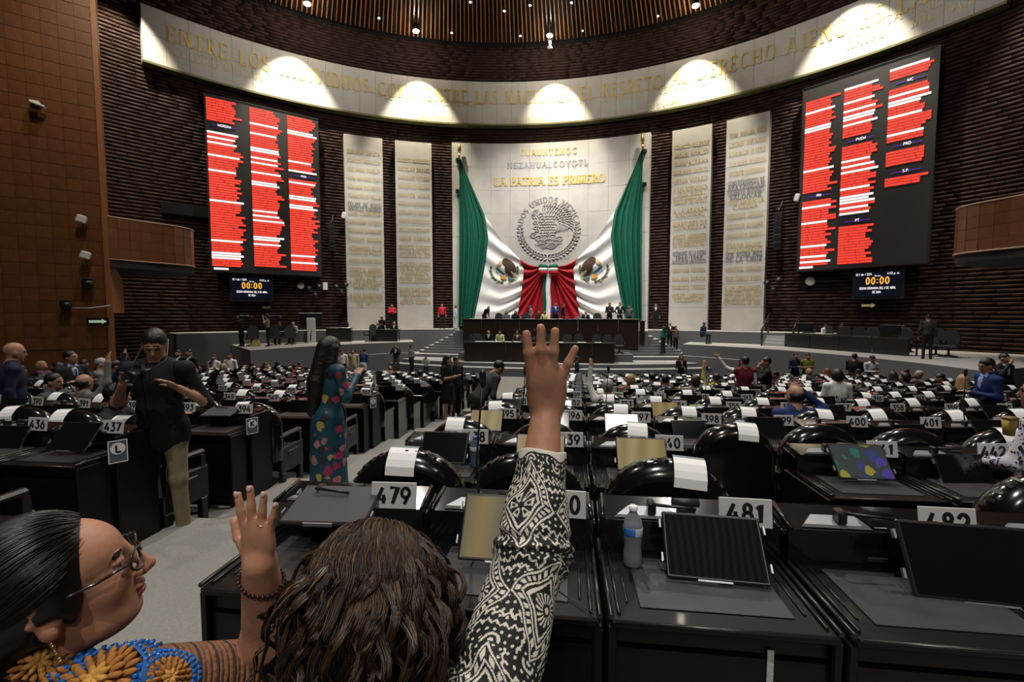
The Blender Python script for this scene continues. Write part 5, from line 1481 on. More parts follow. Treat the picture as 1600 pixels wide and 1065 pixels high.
def put_chair(num, j, pos, rz, lod, dx=0.0, dy=0.0, yaw=0.0, note=True, ndx=0.0):
    M = Matrix.Translation((pos.x, pos.y, zf(j))) @ Matrix.Rotation(rz, 4, 'Z')
    c = M @ Vector((-.2 + dx, dy, 0))
    if lod == 3:
        o = meshobj('bench_chair', M_FCHAIR); o.location = c; o.rotation_euler = (0, 0, rz)
        tag(o, 'small distant black round-backed chair, %s' % PLACE[num], 'chair', 'distant bench chairs')
    else:
        o = empty('bench_chair', c, rz + yaw)
        tag(o, 'glossy black round-backed chair standing at bench desk %s' % words_of(num), 'chair', 'chairs of the numbered bench desks')
        b = meshobj('backrest', M_SHELL if lod == 1 else M_SHELL2, o)
        if lod == 1: meshobj('cushion', M_CUSH, b)
        meshobj('seat', M_SEAT, o)
        for s in (-1, 1): a = meshobj('armrest', M_ARM, o); a.location = (s * .282, -.03, 0)
    if note:
        n = meshobj('paper_notice', M_NOTE); n.location = M @ Vector((-.2 + dx + ndx, dy, 0)); n.rotation_euler = (0, R((num % 7 - 3) * 1.5), rz + yaw)
        if abs(ndx) > .02: n.location.z -= abs(ndx) * .05
        if lod == 3: tag(n, 'small white notice on the distant chair %s' % PLACE[num].replace(' of the aisle', ' of aisle'), 'paper', 'notices in the distant rows')
        else: tag(n, 'white notice sheet hung over the chair at desk %s' % words_of(num), 'paper', 'notices on the numbered chairs')
    return o
nd = 0
CH_SHIFT = {394: (.05, -.26), 398: (.10, .0), 399: (.05, .05), 440: (.03, 0), 441: (.27, -.02), 438: (-.02, 0), 439: (0, 0)}
NONOTE = {441, 400, 399, 481, 482, 480, 479}
ring_c = UV(0, CMV)
for j in range(NROW):
    left, right = PATHS[j]
    for side, P_ in (('left', left), ('right', right)):
        for c, (pos, rz) in sorted(P_.items()):
            if side == 'right':
                if j == 1 and c == 2: continue                # the gap in row L beside desk 440
                k = c + 1 - (1 if (j == 1 and c > 2) else 0); num = FIRST[j] + k
            else: num = FIRST[j] - 1 - c
            if num < 1: continue
            if pos.y > 8.5 and (pos - ring_c).length > 12.3: continue
            if (pos - Vector((CX, CY, 0))).length > 16.8: continue
            sx, sy, dep = proj(pos + Vector((0, 0, zf(j) + .9)))
            if dep < 1.0 or sx < -150 - 200 / dep or sx > 1700 + 250 / dep: continue
            PLACE[num] = '%s %s of the aisle, %s row from the stage' % (ORD[c if side == 'left' else c + 1], side, ORD[12 - j])
            lod = 1 if dep < 4.2 else (2 if dep < 8.6 else 3)
            put_desk(num, j, pos, rz, lod, side == 'left' and c == 0 and lod < 3, side)
            SEATS[num] = (j, pos, rz)
            nd += 1
            if j == 0:
                if num in (479, 480): put_chair(num, j, pos, rz, 1, 0, -.30, 0, False)
                continue
            dx, dy = CH_SHIFT.get(num, (rnd.uniform(-.02, .02), rnd.uniform(-.12, -.02)))
            if side == 'left' and c == 0 and num != 394: dx, dy = dx + .02, -.24
            put_chair(num, j, pos, rz, lod, dx, dy, rnd.uniform(-.06, .06) if lod < 3 else 0, num not in NONOTE and rnd.random() < .93, rnd.uniform(-.06, .06))
print('desks', nd)

# ---- things on the near desks
def on_desk(num, x, y, z=.745):
    j, pos, rz = SEATS[num]
    return Matrix.Translation((pos.x, pos.y, zf(j))) @ Matrix.Rotation(rz, 4, 'Z') @ Vector((-.2 + x, y, z))
WATER = mat('clear water plastic', (.93, .96, .98), .06, 0, 0, None, 0, 1, 0, .5, None, 0, .82, 1.2)
CAPW = mat('white bottle cap', (.8, .8, .8), .4); CAPB = mat('blue bottle cap', (.10, .22, .55), .4)
LABB = mat('blue bottle label', (.05, .18, .55), .45); LABW = mat('pale bottle label', (.5, .58, .66), .45)
def bottle(p, label, blue, h=.22, s=1.0):
    t = empty('water_bottle', p); tag(t, label, 'bottle')
    prof = [(.018, .003), (.030, .0), (.0335, .012), (.032, .05), (.0295, .085), (.033, .115), (.0335, .16), (.030, .18), (.017, .205), (.0125, .212), (.0125, .222)]
    mb = MB(); mb.lathe([(r * s, z / .222 * h) for r, z in prof], 20)
    mb.obj('plastic_body', mat('bluish water plastic', (.45, .62, .88), .08, 0, 0, None, 0, 1, 0, .5, None, 0, .85, 1.25) if blue else WATER, t)
    mb = MB(); mb.lathe([(.0332 * s, .125 / .222 * h), (.0342 * s, .128 / .222 * h), (.0344 * s, .155 / .222 * h), (.0335 * s, .158 / .222 * h)], 20, 0)
    lb = mb.mesh('label', [LABB if not blue else LABW, LABW])
    for i, f in enumerate(lb.polygons):
        if f.center.x > .0 and not blue: f.material_index = 1
    meshobj('label', lb, t)
    mb = MB(); mb.lathe([(.0145 * s, .219 / .222 * h), (.0150 * s, .222 / .222 * h), (.0148 * s, .236 / .222 * h), (.012 * s, .238 / .222 * h)], 16); mb.obj('cap', CAPB if blue else CAPW, t)
    return t
bottle(on_desk(481, -.215, -.085, .746), 'clear water bottle with white cap and blue label on desk 481', False, .205, 1.0)
bottle(on_desk(438, .22, -.12, .746), 'bluish water bottle with blue cap on desk 438', True, .20, 1.0)
mb = MB(); P0 = [on_desk(480, .10, -.22, .80), on_desk(480, .19, -.27, .749), on_desk(480, .25, -.33, .748), on_desk(480, .30, -.375, .752), on_desk(480, .325, -.41, .72)]
mb.tube(P0, .0018, 5); tag(mb.obj('earphone_cable', DARKP), 'thin grey cable running over the right edge of desk 480', 'cable')
mb = MB(); mb.box((0, 0, .002), (.17, .11, .004), 0); mb.box((.10, .01, .005), (.07, .10, .004), 1); o = mb.obj('leaflet', [mat('dark teal print', (.02, .06, .075), .5), mat('grey print', (.22, .25, .26), .5)]); o.location = on_desk(482, .2, -.12, .748); o.rotation_euler = (0, 0, R(-14)); tag(o, 'dark teal and grey leaflet lying on the pad of desk 482', 'leaflet')
mb = MB(); mb.box((0, 0, 0), (.018, .004, .14), 0); o = mb.obj('reflective_strip', mat('speckled grey strip', (.45, .45, .44), .5, 0, 0, None, .3, 200)); o.location = on_desk(481, .14, -.3635, .60); o.rotation_euler = (0, 0, -R(6.8)); tag(o, 'narrow speckled grey strip stuck to the front of desk 481', 'strip')
# ================================================================== people
SKINS = {'m': (.36, .19, .12), 'l': (.47, .28, .19), 'd': (.20, .095, .055)}
def skin(k): return mat('skin ' + k, SKINS[k], .5, 0, 0, None, .06, 30, 0, .4)
def cloth(col, name=None):
    return mat(name or 'cloth %.3f %.3f %.3f' % col, col, .75, 0, 0, None, .12, 25, .1, .3)
HAIRC = {'k': (.010, .008, .007), 'b': (.045, .024, .013), 'g': (.36, .35, .34), 'y': (.34, .22, .10), 'r': (.16, .06, .025)}
def hairm(k): return mat('hair ' + k, HAIRC[k], .38, 0, 0, None, .35, 60, .3, .5, (6, 6, 1))
LIP = mat('lips', (.30, .10, .085), .5); EYE = mat('dark eye', (.01, .008, .007), .3)
V_ = lambda *a: np.array(a, float)
def unit(v): return v / (np.linalg.norm(v) + 1e-9)
def rotx(a): c, s = math.cos(a), math.sin(a); return np.array([[1, 0, 0], [0, c, -s], [0, s, c]])
def rotz(a): c, s = math.cos(a), math.sin(a); return np.array([[c, -s, 0], [s, c, 0], [0, 0, 1]])
def roty(a): c, s = math.cos(a), math.sin(a); return np.array([[c, 0, s], [0, 1, 0], [-s, 0, c]])
def hand(sd, w, d, n, right, s=1.0, m=0, curl=.25, spread=.12, fine=True, nails=None):
    d = unit(d); l = unit(np.cross(d, n)); n = unit(np.cross(l, d))
    t = 1 if right else -1
    if not fine:
        sd.ell(w + d * .075 * s, V_(.038, .085, .020) * s, m, np.stack([l, d, n], 1)); return
    sd.ell(w + d * .050 * s, V_(.039, .056, .0165) * s, m, np.stack([l, d, n], 1), .012)
    sd.ell(w + d * .028 * s + l * t * .020 * s + n * .006 * s, V_(.017, .032, .015) * s, m, np.stack([l, d, n], 1), .012)
    for i, (off, L_, r) in enumerate(((.030, .070, .0088), (.010, .079, .0092), (-.010, .073, .0088), (-.029, .057, .0078))):
        b = w + d * (.088 - .004 * abs(i - 1)) * s + l * t * off * s
        dd = unit(d + l * t * spread * (1.5 - i) + n * curl * .35)
        k1 = b + dd * L_ * .52 * s
        d2 = unit(dd + n * curl)
        sd.cap(b - dd * .022 * s, k1, r * 1.12 * s, r * s, m, .006 * s); sd.cap(k1, k1 + d2 * L_ * .50 * s, r * s, r * .84 * s, m, .004 * s)
    b = w + d * .022 * s + l * t * .024 * s
    k1 = b + unit(d * .62 + l * t * .72 + n * .25) * .045 * s; k2 = k1 + unit(d * .85 + l * t * .42 + n * .3) * .036 * s
    sd.cap(b, k1, .0145 * s, .0105 * s, m, .008 * s); sd.cap(k1, k2, .0105 * s, .0088 * s, m, .004 * s)
ARMS = {'down': ((.235, -.03, 1.14), (.25, .05, .90)), 'fold': ((.25, .05, 1.13), (-.08, .21, 1.19)), 'front': ((.23, .02, 1.13), (.07, .27, 1.20)), 'phone': ((.23, .05, 1.15), (.09, .25, 1.33)),
        'up': ((.27, .10, 1.60), (.25, .14, 1.86)), 'upf': ((.30, .16, 1.50), (.40, .22, 1.76)), 'face': ((.23, .16, 1.24), (.075, .19, 1.54)), 'table': ((.25, .08, 1.12), (.13, .33, 1.06)),
        'head': ((.36, .08, 1.46), (.10, .06, 1.66)), 'point': ((.24, .20, 1.32), (.20, .46, 1.40)), 'hip': ((.31, -.08, 1.16), (.17, .05, 1.02)), 'mouth': ((.24, .16, 1.25), (.06, .16, 1.48)), 'side': ((.42, .05, 1.46), (.62, .10, 1.62))}
def person(label, pos, yaw, top, bottom, hair='k', style='short', armL='down', armR='down', sit=False, lean=0.0, head=(0, 0), H=1.72, sk='m', h=.032, shirt=None, tie=None, skirt=False, sleeve='long', topmat=None, botmat=None, fine=False, group=None, sub=0, build=1.0, untuck=False, vest=False, shoes=(.01, .01, .01), name='person', drop=None):
    s = H / 1.72
    t = empty(name, pos, yaw); tag(t, label, 'person', group)
    sd = SDF(); SK, TP, BT, SH, WT, DK, LP, TI = range(8)
    pz = .50 if sit else .95
    piv = V_(0, -.02, pz)
    dz = pz - .95
    Rm = rotx(-R(lean))
    def U(p): p = V_(*p) + V_(0, 0, dz); return (piv + Rm @ (p - piv))
    b = build
    sd.ell(U((0, 0, 1.27)), V_(.165 * b, .112 * b, .20), TP, Rm); sd.ell(U((0, .01, 1.08)), V_(.150 * b, .108 * b, .17), TP, Rm)
    sd.ell(U((0, -.01, .95)), V_(.165 * b, .118 * b, .13), BT if not (skirt or untuck) else TP, Rm)
    if untuck: sd.ell(U((0, .0, .87)), V_(.176 * b, .126 * b, .16), TP, Rm)
    sh = .185 * (b * .5 + .5)
    sd.cap(U((-sh, 0, 1.405)), U((sh, 0, 1.405)), .062, .062, TP); sd.cap(U((-.07, -.01, 1.45)), U((.07, -.01, 1.45)), .05, .05, TP)
    for sg, a in ((-1, armL), (1, armR)):
        e, w = (ARMS[a] if isinstance(a, str) else a)
        if isinstance(a, str): e = (e[0] * sg, e[1], e[2]); w = (w[0] * sg, w[1], w[2])
        S0, E, Wp = U((sg * sh, 0, 1.40)), U(e), U(w)
        SL = WT if vest else TP
        sd.cap(S0, E, .056, .046, SL); 
        if sleeve == 'long': sd.cap(E, Wp, .045, .034, SL); sd.cap(Wp, Wp + unit(Wp - E) * .02, .026, .026, SK)
        else: sd.cap(E, Wp, .040, .028, SK)
        dn = unit(Wp - E)
        nn = V_(0, 1, 0) if abs(dn[2]) > .6 else V_(0, 0, -1)
        hand(sd, Wp + dn * .01, dn, nn, sg > 0, s, SK, .35, .08, fine)
    nk = U((0, -.01, 1.46)); hc = U((0, .018, 1.605))
    Rh = Rm @ rotz(R(head[0])) @ rotx(-R(head[1]))
    if lean: Rh = rotx(-R(lean * .55)) @ rotz(R(head[0])) @ rotx(-R(head[1]))
    hp = lambda x, y, z: hc + Rh @ V_(x, y, z)
    sd.cap(nk, hp(0, -.015, -.06), .058, .050, SK)
    sd.ell(hp(0, -.012, .025), V_(.076, .094, .090), SK, Rh); sd.ell(hp(0, .022, -.042), V_(.060, .068, .080), SK, Rh)
    if h < .022:
        sd.ell(hp(0, .064, -.102), V_(.026, .022, .020), SK, Rh, .02); sd.cap(hp(0, .086, .0), hp(0, .106, -.036), .009, .014, SK, .012)
        sd.ell(hp(0, .078, .020), V_(.050, .016, .010), SK, Rh, .015); sd.ell(hp(0, .084, -.070), V_(.022, .010, .009), LP, Rh, .006)
        for sg in (-1, 1): sd.ell(hp(sg * .077, -.006, -.018), V_(.011, .022, .033), SK, Rh, .008); sd.ell(hp(sg * .031, .081, .004), V_(.013, .010, .007), DK, Rh, .004)
        for sg in (-1, 1): sd.ell(hp(sg * .032, .083, .028), V_(.019, .008, .0045), DK, Rh, .004)
    else:
        sd.cap(hp(0, .085, .0), hp(0, .108, -.034), .011, .016, SK); 
        for sg in (-1, 1): sd.ell(hp(sg * .076, -.006, -.018), V_(.013, .024, .034), SK, Rh)
    if sit:
        for sg in (-1, 1):
            hp_, kn, an = V_(sg * .09, 0, .50), V_(sg * .12, .42, .52), V_(sg * .12, .40, .09)
            sd.cap(hp_, kn, .080, .062, BT); sd.cap(kn, an, .058, .042, BT if not skirt else SK); sd.cap(an + V_(0, -.03, -.04), an + V_(0, .15, -.055), .042, .032, SH)
    else:
        for sg in (-1, 1):
            hp_, kn, an = V_(sg * .09, 0, .92), V_(sg * .105, .02, .50), V_(sg * .11, -.02, .09)
            if skirt: sd.cap(kn, an, .052, .036, SK)
            else: sd.cap(hp_, kn, .086, .064, BT); sd.cap(kn, an, .060, .052, BT)
            sd.cap(an + V_(0, -.03, -.045), an + V_(sg * .02, .15, -.058), .042, .032, SH)
        if skirt: sd.cap(V_(0, 0, .92), V_(0, 0, .56 if skirt is True else skirt), .155, .185, BT)
    if shirt: sd.ell(U((0, .088 * b, 1.33)), V_(.042, .035, .115), WT, Rm, .004); sd.cap(U((-.045, .03, 1.455)), U((.045, .03, 1.455)), .03, .03, WT, .006)
    if tie: sd.cap(U((0, .122 * b, 1.40)), U((0, .126 * b, 1.24)), .010, .016, TI, .003)
    for p in range(len(sd.p)):
        q = list(sd.p[p])
        q[1] = q[1] * s
        if q[0] == 'c': q[2] = q[2] * s; q[3] *= s; q[4] *= s
        else: q[2] = q[2] * s
        sd.p[p] = tuple(q)
    ms = [skin(sk), topmat or cloth(top), botmat or cloth(bottom), cloth(shoes), cloth(shirt or (.7, .7, .7)), EYE, LIP, cloth(tie or (.2, .01, .02))]
    meshobj('body', sdf_mesh('body', sd, h * s, ms, .035 * s), t)
    # hair
    hd = SDF(); hs = lambda x, y, z: hp(x, y, z) * s; e3 = lambda *a: V_(*a) * s
    if style != 'bald':
        if style == 'balding': hd.ell(hs(0, -.030, -.005), e3(.086, .086, .072), 0, Rh)
        else: hd.ell(hs(0, -.020, .030), e3(.083, .101, .094), 0, Rh)
        if style == 'long':
            hd.cap(hs(0, -.07, .0), U((0, -.125, 1.30)) * s, .085 * s, .085 * s); hd.cap(hs(-.06, -.03, -.02), U((-.10, -.06, 1.38)) * s, .045 * s, .04 * s); hd.cap(hs(.06, -.03, -.02), U((.10, -.06, 1.38)) * s, .045 * s, .04 * s)
        if style == 'vlong':
            hd.cap(hs(0, -.05, .0), U((0, -.12, 1.28)) * s, .088 * s, .085 * s); hd.cap(U((0, -.12, 1.28)) * s, U((-.03, -.14, 1.0)) * s, .085 * s, .045 * s); hd.cap(hs(.065, -.0, -.0), U((.10, -.03, 1.34)) * s, .045 * s, .05 * s); hd.cap(hs(-.065, -.02, -.0), U((-.12, -.05, 1.25)) * s, .045 * s, .05 * s)
        if style == 'bob':
            hd.ell(hs(0, -.04, -.03), e3(.10, .085, .115), 0, Rh)
        if style == 'pony':
            hd.cap(hs(0, -.115, .03), hs(0, -.15, -.14), .035 * s, .02 * s)
        hd.cut(hs(0, .118, -.045), e3(.092, .092, .105), Rh, .008)
        if style in ('short', 'balding'): hd.cut(hs(0, .03, -.115), e3(.11, .12, .075), Rh, .008)
        if style == 'balding': hd.cut(hs(0, -.0, .11), e3(.075, .09, .085), Rh, .01)
        meshobj('hair', sdf_mesh('hair', hd, max(.010, h * .7) * s, [hairm(hair)], .03 * s, (lambda X: .0035 * s * np.sin(X[..., 0] * 190 + 2 * np.sin(X[..., 2] * 40)) * np.sin(X[..., 1] * 170 + X[..., 2] * 60)) if h < .022 else None), t)
    return t
def at_floor(x, y_feet_z, Y):
    p = at(x, 500, Y); return Vector((p.x, p.y, y_feet_z))
def sitter(x, y, label, top, yaw=0, dx=0, **k):
    """seat a person in the bench chair whose occupant would show nearest to pixel (x, y)"""
    best = None
    for num, (j, pos, rz) in SEATS.items():
        if num in TAKEN or j == 0: continue
        M = Matrix.Translation((pos.x, pos.y, zf(j))) @ Matrix.Rotation(rz, 4, 'Z')
        sx, sy, dep = proj(M @ Vector((-.2, -.62, 1.16)))
        c = (sx - x) ** 2 + ((sy - y) * 2.2) ** 2
        if best is None or c < best[0]: best = (c, num, M, rz, dep, sx)
    c, num, M, rz, dep, sx = best; TAKEN.add(num)
    p = M @ Vector((-.2 + (x - sx) / FPX * dep * .7, -.58, 0))
    return person(label, p, rz + R(yaw), top, k.pop('bottom', (.012, .012, .014)), sit=True, h=max(.013, min(.03, dep * .0030)), fine=dep < 9, **k)
TAKEN = set()
DK1, NAVY, GREY, WHT, BLK1 = (.012, .012, .014), (.012, .016, .04), (.06, .06, .065), (.72, .72, .72), (.008, .008, .009)
# ---- mid-ground figures
ph = person('man in dark shirt and khaki trousers standing in the aisle, looking down at his camera', at_floor(246, 1.55, 3.75), PI + R(14), (.007, .007, .008), (.20, .165, .10), 'k', 'short',
    ((-.32, -.03, 1.10), (-.19, .13, 1.27)), ((.31, -.02, 1.12), (.17, .15, 1.32)), False, 4, (14, 26), 1.77, 'm', .0105, sleeve='short', fine=True, build=1.1, untuck=True)
cm_ = at(219, 585, 3.44)
t = empty('photo_camera', cm_, PI + R(6)); tag(t, 'black photo camera held by the man in the aisle', 'camera')
mb = MB(); mb.box((0, 0, 0), (.14, .07, .095), 0, None, None, .012); mb.box((0, 0, .06), (.06, .05, .035), 0, None, (.7, .8)); mb.box((-.055, .02, 0), (.03, .06, .09), 0, None, None, .01); mb.obj('camera_body', BLK, t)
mb = MB(); mb.lathe([(.040, 0), (.042, .03), (.040, .05), (.044, .055), (.044, .10), (.038, .10), (.03, .085)], 18, 0, Matrix.Translation((0, .03, -.005)) @ Matrix.Rotation(-R(90), 4, 'X')); mb.obj('lens', BLK, t)
mb = MB(); mb.tube([(-.07, 0, .03), (-.12, -.12, .10), (-.09, -.2, .26)], .006, 5); mb.tube([(.07, 0, .03), (.1, -.12, .12), (.07, -.2, .26)], .006, 5); mb.obj('strap', DARKP, t)
FLOR = mat_floral('teal floral cloth', (.004, .055, .085), ((.34, .03, .07), (.42, .16, .18), (.36, .30, .06), (.02, .02, .03), (.30, .17, .15)), 10.5, .42)
person('woman with long black hair in a teal floral dress standing in the aisle', at_floor(508, 1.52, 4.35), -R(38), (.01, .09, .13), (.01, .09, .13), 'k', 'vlong', 'front', 'phone', False, 3, (-5, 18), 1.70, 'm', .013, skirt=.12, topmat=FLOR, botmat=FLOR, fine=True)
person('man in dark grey suit bending over a desk beside the central aisle', at_floor(745, 1.05, 7.6), -R(60), (.035, .036, .040), DK1, 'k', 'short', 'table', 'table', False, 38, (0, 15), 1.74, 'm', .020, fine=True, build=1.1)
person('woman with long dark hair in a short black dress standing in the central aisle', at_floor(699, .78, 11), PI + R(60), BLK1, BLK1, 'k', 'long', 'front', 'front', False, 0, (0, 10), 1.66, 'm', .026, skirt=.62, sleeve='short')
person('person in a black suit standing behind the woman in the short black dress', at_floor(712, .74, 11.6), PI + R(50), BLK1, BLK1, 'k', 'short', 'down', 'down', False, 0, (0, 5), 1.60, 'm', .028)
# right-hand standing figures
person('woman with dark bob and white blouse seen from behind, among the right benches', at_floor(1316, 1.05, 7.3), -R(10), WHT, DK1, 'k', 'bob', 'table', 'table', False, 8, (0, 8), 1.50, 'm', .022, sleeve='short')
person('man in maroon quilted vest and white shirt raising his left arm', at_floor(1166, .72, 10.2), -R(5), (.16, .018, .03), DK1, 'k', 'short', ((-.36, .06, 1.44), (-.52, .10, 1.66)), 'down', False, 0, (10, 0), 1.76, 'm', .022, fine=True, shirt=WHT, build=1.12, vest=True)
person('man in dark suit turning left beside the man in the maroon vest', at_floor(1200, .72, 10.2), R(70), DK1, DK1, 'k', 'short', 'mouth', 'down', False, 0, (15, 0), 1.74, 'm', .022, fine=True, build=1.12)
person('man in bright blue suit standing at the right benches, looking left', at_floor(1556, 1.0, 7.2), R(75), (.012, .030, .13), (.012, .03, .13), 'k', 'short', 'front', 'front', False, 6, (5, 12), 1.74, 'm', .018, shirt=(.35, .5, .75), fine=True, build=1.1)
person('man in dark suit with hand at his mouth, behind the man in the blue suit', at_floor(1573, .80, 10.5), PI + R(5), DK1, DK1, 'k', 'short', 'down', 'mouth', False, 0, (0, 0), 1.72, 'm', .025, shirt=WHT)
person('man in black shirt holding up a phone before the right platform', at_floor(1338, .35, 15.6), -R(60), BLK1, BLK1, 'k', 'short', 'phone', 'phone', False, 0, (0, 0), 1.72, 'm', .028, build=1.1)
person('woman in white shirt writing beside the man in the black shirt', at_floor(1363, .35, 15.6), PI, (.55, .58, .62), DK1, 'k', 'short', 'front', 'front', False, 6, (0, 20), 1.66, 'm', .028)
person('woman in olive green top standing before the right platform', at_floor(1264, .22, 17.6), PI - R(10), (.16, .17, .03), DK1, 'k', 'short', 'front', 'front', False, 0, (0, 8), 1.68, 'm', .028, sleeve='short', build=1.05)
person('woman in navy suit standing left of the woman in olive green', at_floor(1245, .22, 17.8), PI, NAVY, NAVY, 'k', 'short', 'phone', 'front', False, 0, (0, 0), 1.66, 'm', .028)
person('man in dark clothes seen from behind at the right press tables', at_floor(1451, 1.65, 17.8), -R(30), (.03, .032, .036), DK1, 'k', 'short', 'down', 'down', False, 3, (0, 10), 1.74, 'm', .034, build=1.1)
person('woman in green jacket standing by the right rostrum steps', on_z(1036, 552, 1.0), R(30), (.012, .19, .10), BLK1, 'k', 'long', 'down', 'down', False, 0, (0, 0), 1.68, 'm', .034)
person('man in black suit facing the hall behind the woman in green', on_z(1046, 547, 1.15), PI, BLK1, BLK1, 'k', 'bald', 'front', 'front', False, 0, (0, 0), 1.76, 'm', .034, shirt=WHT)
person('woman in brown jacket with long dark hair by the right rostrum steps', on_z(1055, 551, 1.0), PI + R(20), (.11, .075, .06), BLK1, 'k', 'long', 'down', 'down', False, 0, (0, 0), 1.66, 'm', .034)
person('guard in black suit standing between flag wall and right slabs', hall(17.0, 24.9, 2.35), PI - R(20), BLK1, BLK1, 'k', 'short', 'down', 'down', False, 0, (0, 0), 1.74, 'm', .034, shirt=WHT)
person('man in navy jacket holding papers, seated on the right platform edge', plat(1098, 22.6), PI + R(30), (.02, .035, .085), DK1, 'k', 'short', 'front', 'front', True, 8, (0, 20), 1.72, 'm', .034)
person('woman in black jacket and pink blouse standing before the front rows at right', at_floor(1066, .05, 19.4), PI, BLK1, BLK1, 'k', 'long', 'down', 'front', False, 0, (0, 0), 1.62, 'm', .034, shirt=(.55, .22, .22))
# left-hand standing figures
person('bald man in dark blue jacket seen from behind at the left edge', at_floor(8, 1.35, 5.6), -R(40), (.010, .013, .032), DK1, 'k', 'bald', 'down', 'down', False, 4, (0, 5), 1.74, 'm', .016, fine=True, build=1.2)
person('man in dark suit with folded arms by the wooden wall', at_floor(106, 1.05, 8.0), -R(105), DK1, DK1, 'k', 'short', 'fold', 'fold', False, 0, (20, -6), 1.74, 'm', .020, shirt=(.35, .42, .6), tie=(.02, .05, .2), fine=True, build=1.1)
person('white haired man in grey jacket by the wooden wall', at_floor(150, .98, 8.6), -R(60), (.16, .15, .145), DK1, 'g', 'short', 'front', 'front', False, 3, (0, 5), 1.62, 'l', .020, build=1.15)
person('man in dark blue suit raising his right hand by the wooden wall', at_floor(172, 1.0, 8.2), -R(50), (.014, .02, .05), DK1, 'k', 'short', 'front', 'up', False, 3, (0, 5), 1.60, 'm', .020, fine=True, build=1.15)
person('dark haired woman in black standing under the left balcony', at_floor(191, .7, 12.5), PI + R(20), BLK1, BLK1, 'b', 'long', 'down', 'down', False, 0, (0, 0), 1.68, 'm', .028)
person('bearded man in dark suit standing left of the man with yellow tie', at_floor(276, .55, 14.6), PI, DK1, DK1, 'k', 'short', 'front', 'front', False, 0, (0, 0), 1.72, 'm', .028, shirt=WHT)
person('man in dark suit with pale yellow tie standing before the left wall', at_floor(294, .55, 14.4), PI - R(10), DK1, DK1, 'k', 'short', 'down', 'down', False, 0, (0, 0), 1.76, 'm', .028, shirt=WHT, tie=(.55, .5, .2))
person('woman in white blouse before the left platform, the left one of two', at_floor(332, .3, 16.6), PI, WHT, DK1, 'k', 'short', 'front', 'front', False, 0, (0, 0), 1.64, 'm', .028)
person('woman in white blouse before the left platform, the right one of two', at_floor(357, .3, 17.0), PI, WHT, DK1, 'k', 'short', 'down', 'down', False, 0, (0, 0), 1.66, 'm', .028)
person('video camera operator in dark clothes at the left end of the press platform', on_z(378, 541, 1.65), PI + R(-30), (.06, .055, .04), BLK1, 'k', 'short', 'face', 'face', False, 0, (0, 0), 1.72, 'm', .034)
person('video camera operator in beige shirt on the left press platform', on_z(419, 541, 1.65), PI + R(-60), (.34, .30, .20), BLK1, 'k', 'short', 'face', 'face', False, 0, (0, 0), 1.76, 'm', .034)
for (x, lb) in ((386, 'shoulder video camera of the left camera operator'), (430, 'shoulder video camera of the operator in beige')):
    p = on_z(x, 541, 1.65) + Vector((0, -.2, 1.58)); t = empty('video_camera', p, R(40)); tag(t, lb, 'camera')
    mb = MB(); mb.box((0, 0, 0), (.5, .16, .2), 0, None, None, .03); mb.obj('camera_body', BLK, t); mb = MB(); mb.lathe([(.07, 0), (.09, .2)], 10, 0, Matrix.Translation((.25, 0, 0)) @ Matrix.Rotation(R(90), 4, 'Y')); mb.obj('lens', BLK, t); mb = MB(); mb.tube([(-.2, 0, .1), (-.1, 0, .2), (.2, 0, .2), (.25, 0, .1)], .02, 6); mb.obj('top_handle', DARKP, t)
person('man in dark shirt seated behind the left press table', plat(438, 23.3), PI, DK1, DK1, 'k', 'short', 'table', 'table', True, 6, (0, 10), 1.72, 'm', .034)
person('man in light blue shirt seated behind the left press table', plat(459, 23.3), PI, (.42, .48, .55), DK1, 'g', 'balding', 'table', 'table', True, 6, (0, 10), 1.74, 'l', .034)
person('woman in white standing before the left stage ledge', at_floor(534, .12, 21.5), PI, WHT, DK1, 'k', 'short', 'down', 'front', False, 0, (0, 0), 1.62, 'm', .034)
person('woman in pale yellow jacket standing before the left stage ledge', at_floor(551, .12, 21.3), PI, (.55, .48, .28), (.4, .38, .3), 'k', 'long', 'down', 'down', False, 0, (0, 0), 1.66, 'l', .034)
person('person in blue top and white trousers with a dark bag, left stage ledge', at_floor(566, .12, 21.3), -R(20), (.02, .05, .13), (.5, .5, .48), 'k', 'short', 'front', 'front', False, 12, (0, 10), 1.68, 'm', .034)
person('photographer in dark jacket with camera at his face before the stage ledge', at_floor(618, .03, 24.2), PI, DK1, (.06, .06, .065), 'k', 'short', 'face', 'face', False, 0, (0, 0), 1.78, 'm', .034, shirt=WHT)
person('photographer in grey shirt facing right before the left rostrum steps', at_floor(642, .03, 24.0), PI + R(80), (.12, .12, .125), DK1, 'k', 'short', 'front', 'front', False, 0, (0, 0), 1.74, 'm', .034, build=1.1)
person('person crouching in light clothes with camera before the rostrum steps', at_floor(665, .03, 23.0), PI, (.35, .34, .32), DK1, 'k', 'short', 'face', 'face', False, 0, (0, 0), 1.28, 'm', .034)
person('man in dark blue suit walking in front of the rostrum', at_floor(902, .03, 19.8), -R(100), (.02, .025, .045), DK1, 'k', 'short', 'down', 'front', False, 0, (0, 0), 1.55, 'd', .03)
person('guard in red shirt with folded arms between the two left slabs', hall(-25.3, 24.9, 2.35), PI + R(10), (.50, .02, .03), BLK1, 'k', 'short', 'fold', 'fold', False, 0, (0, 0), 1.74, 'm', .034, build=1.1)
person('guard in red shirt standing at the left edge of the flag wall', hall(-17.4, 24.7, 2.35), PI + R(15), (.50, .02, .03), BLK1, 'k', 'short', 'down', 'down', False, 0, (0, 0), 1.78, 'l', .034, build=1.05)
person('person in light blue top walking behind the left end of the rostrum', hall(-15.3, 24.3, 2.35), -R(60), (.42, .50, .60), (.45, .48, .5), 'k', 'short', 'down', 'down', False, 4, (0, 10), 1.62, 'm', .034)
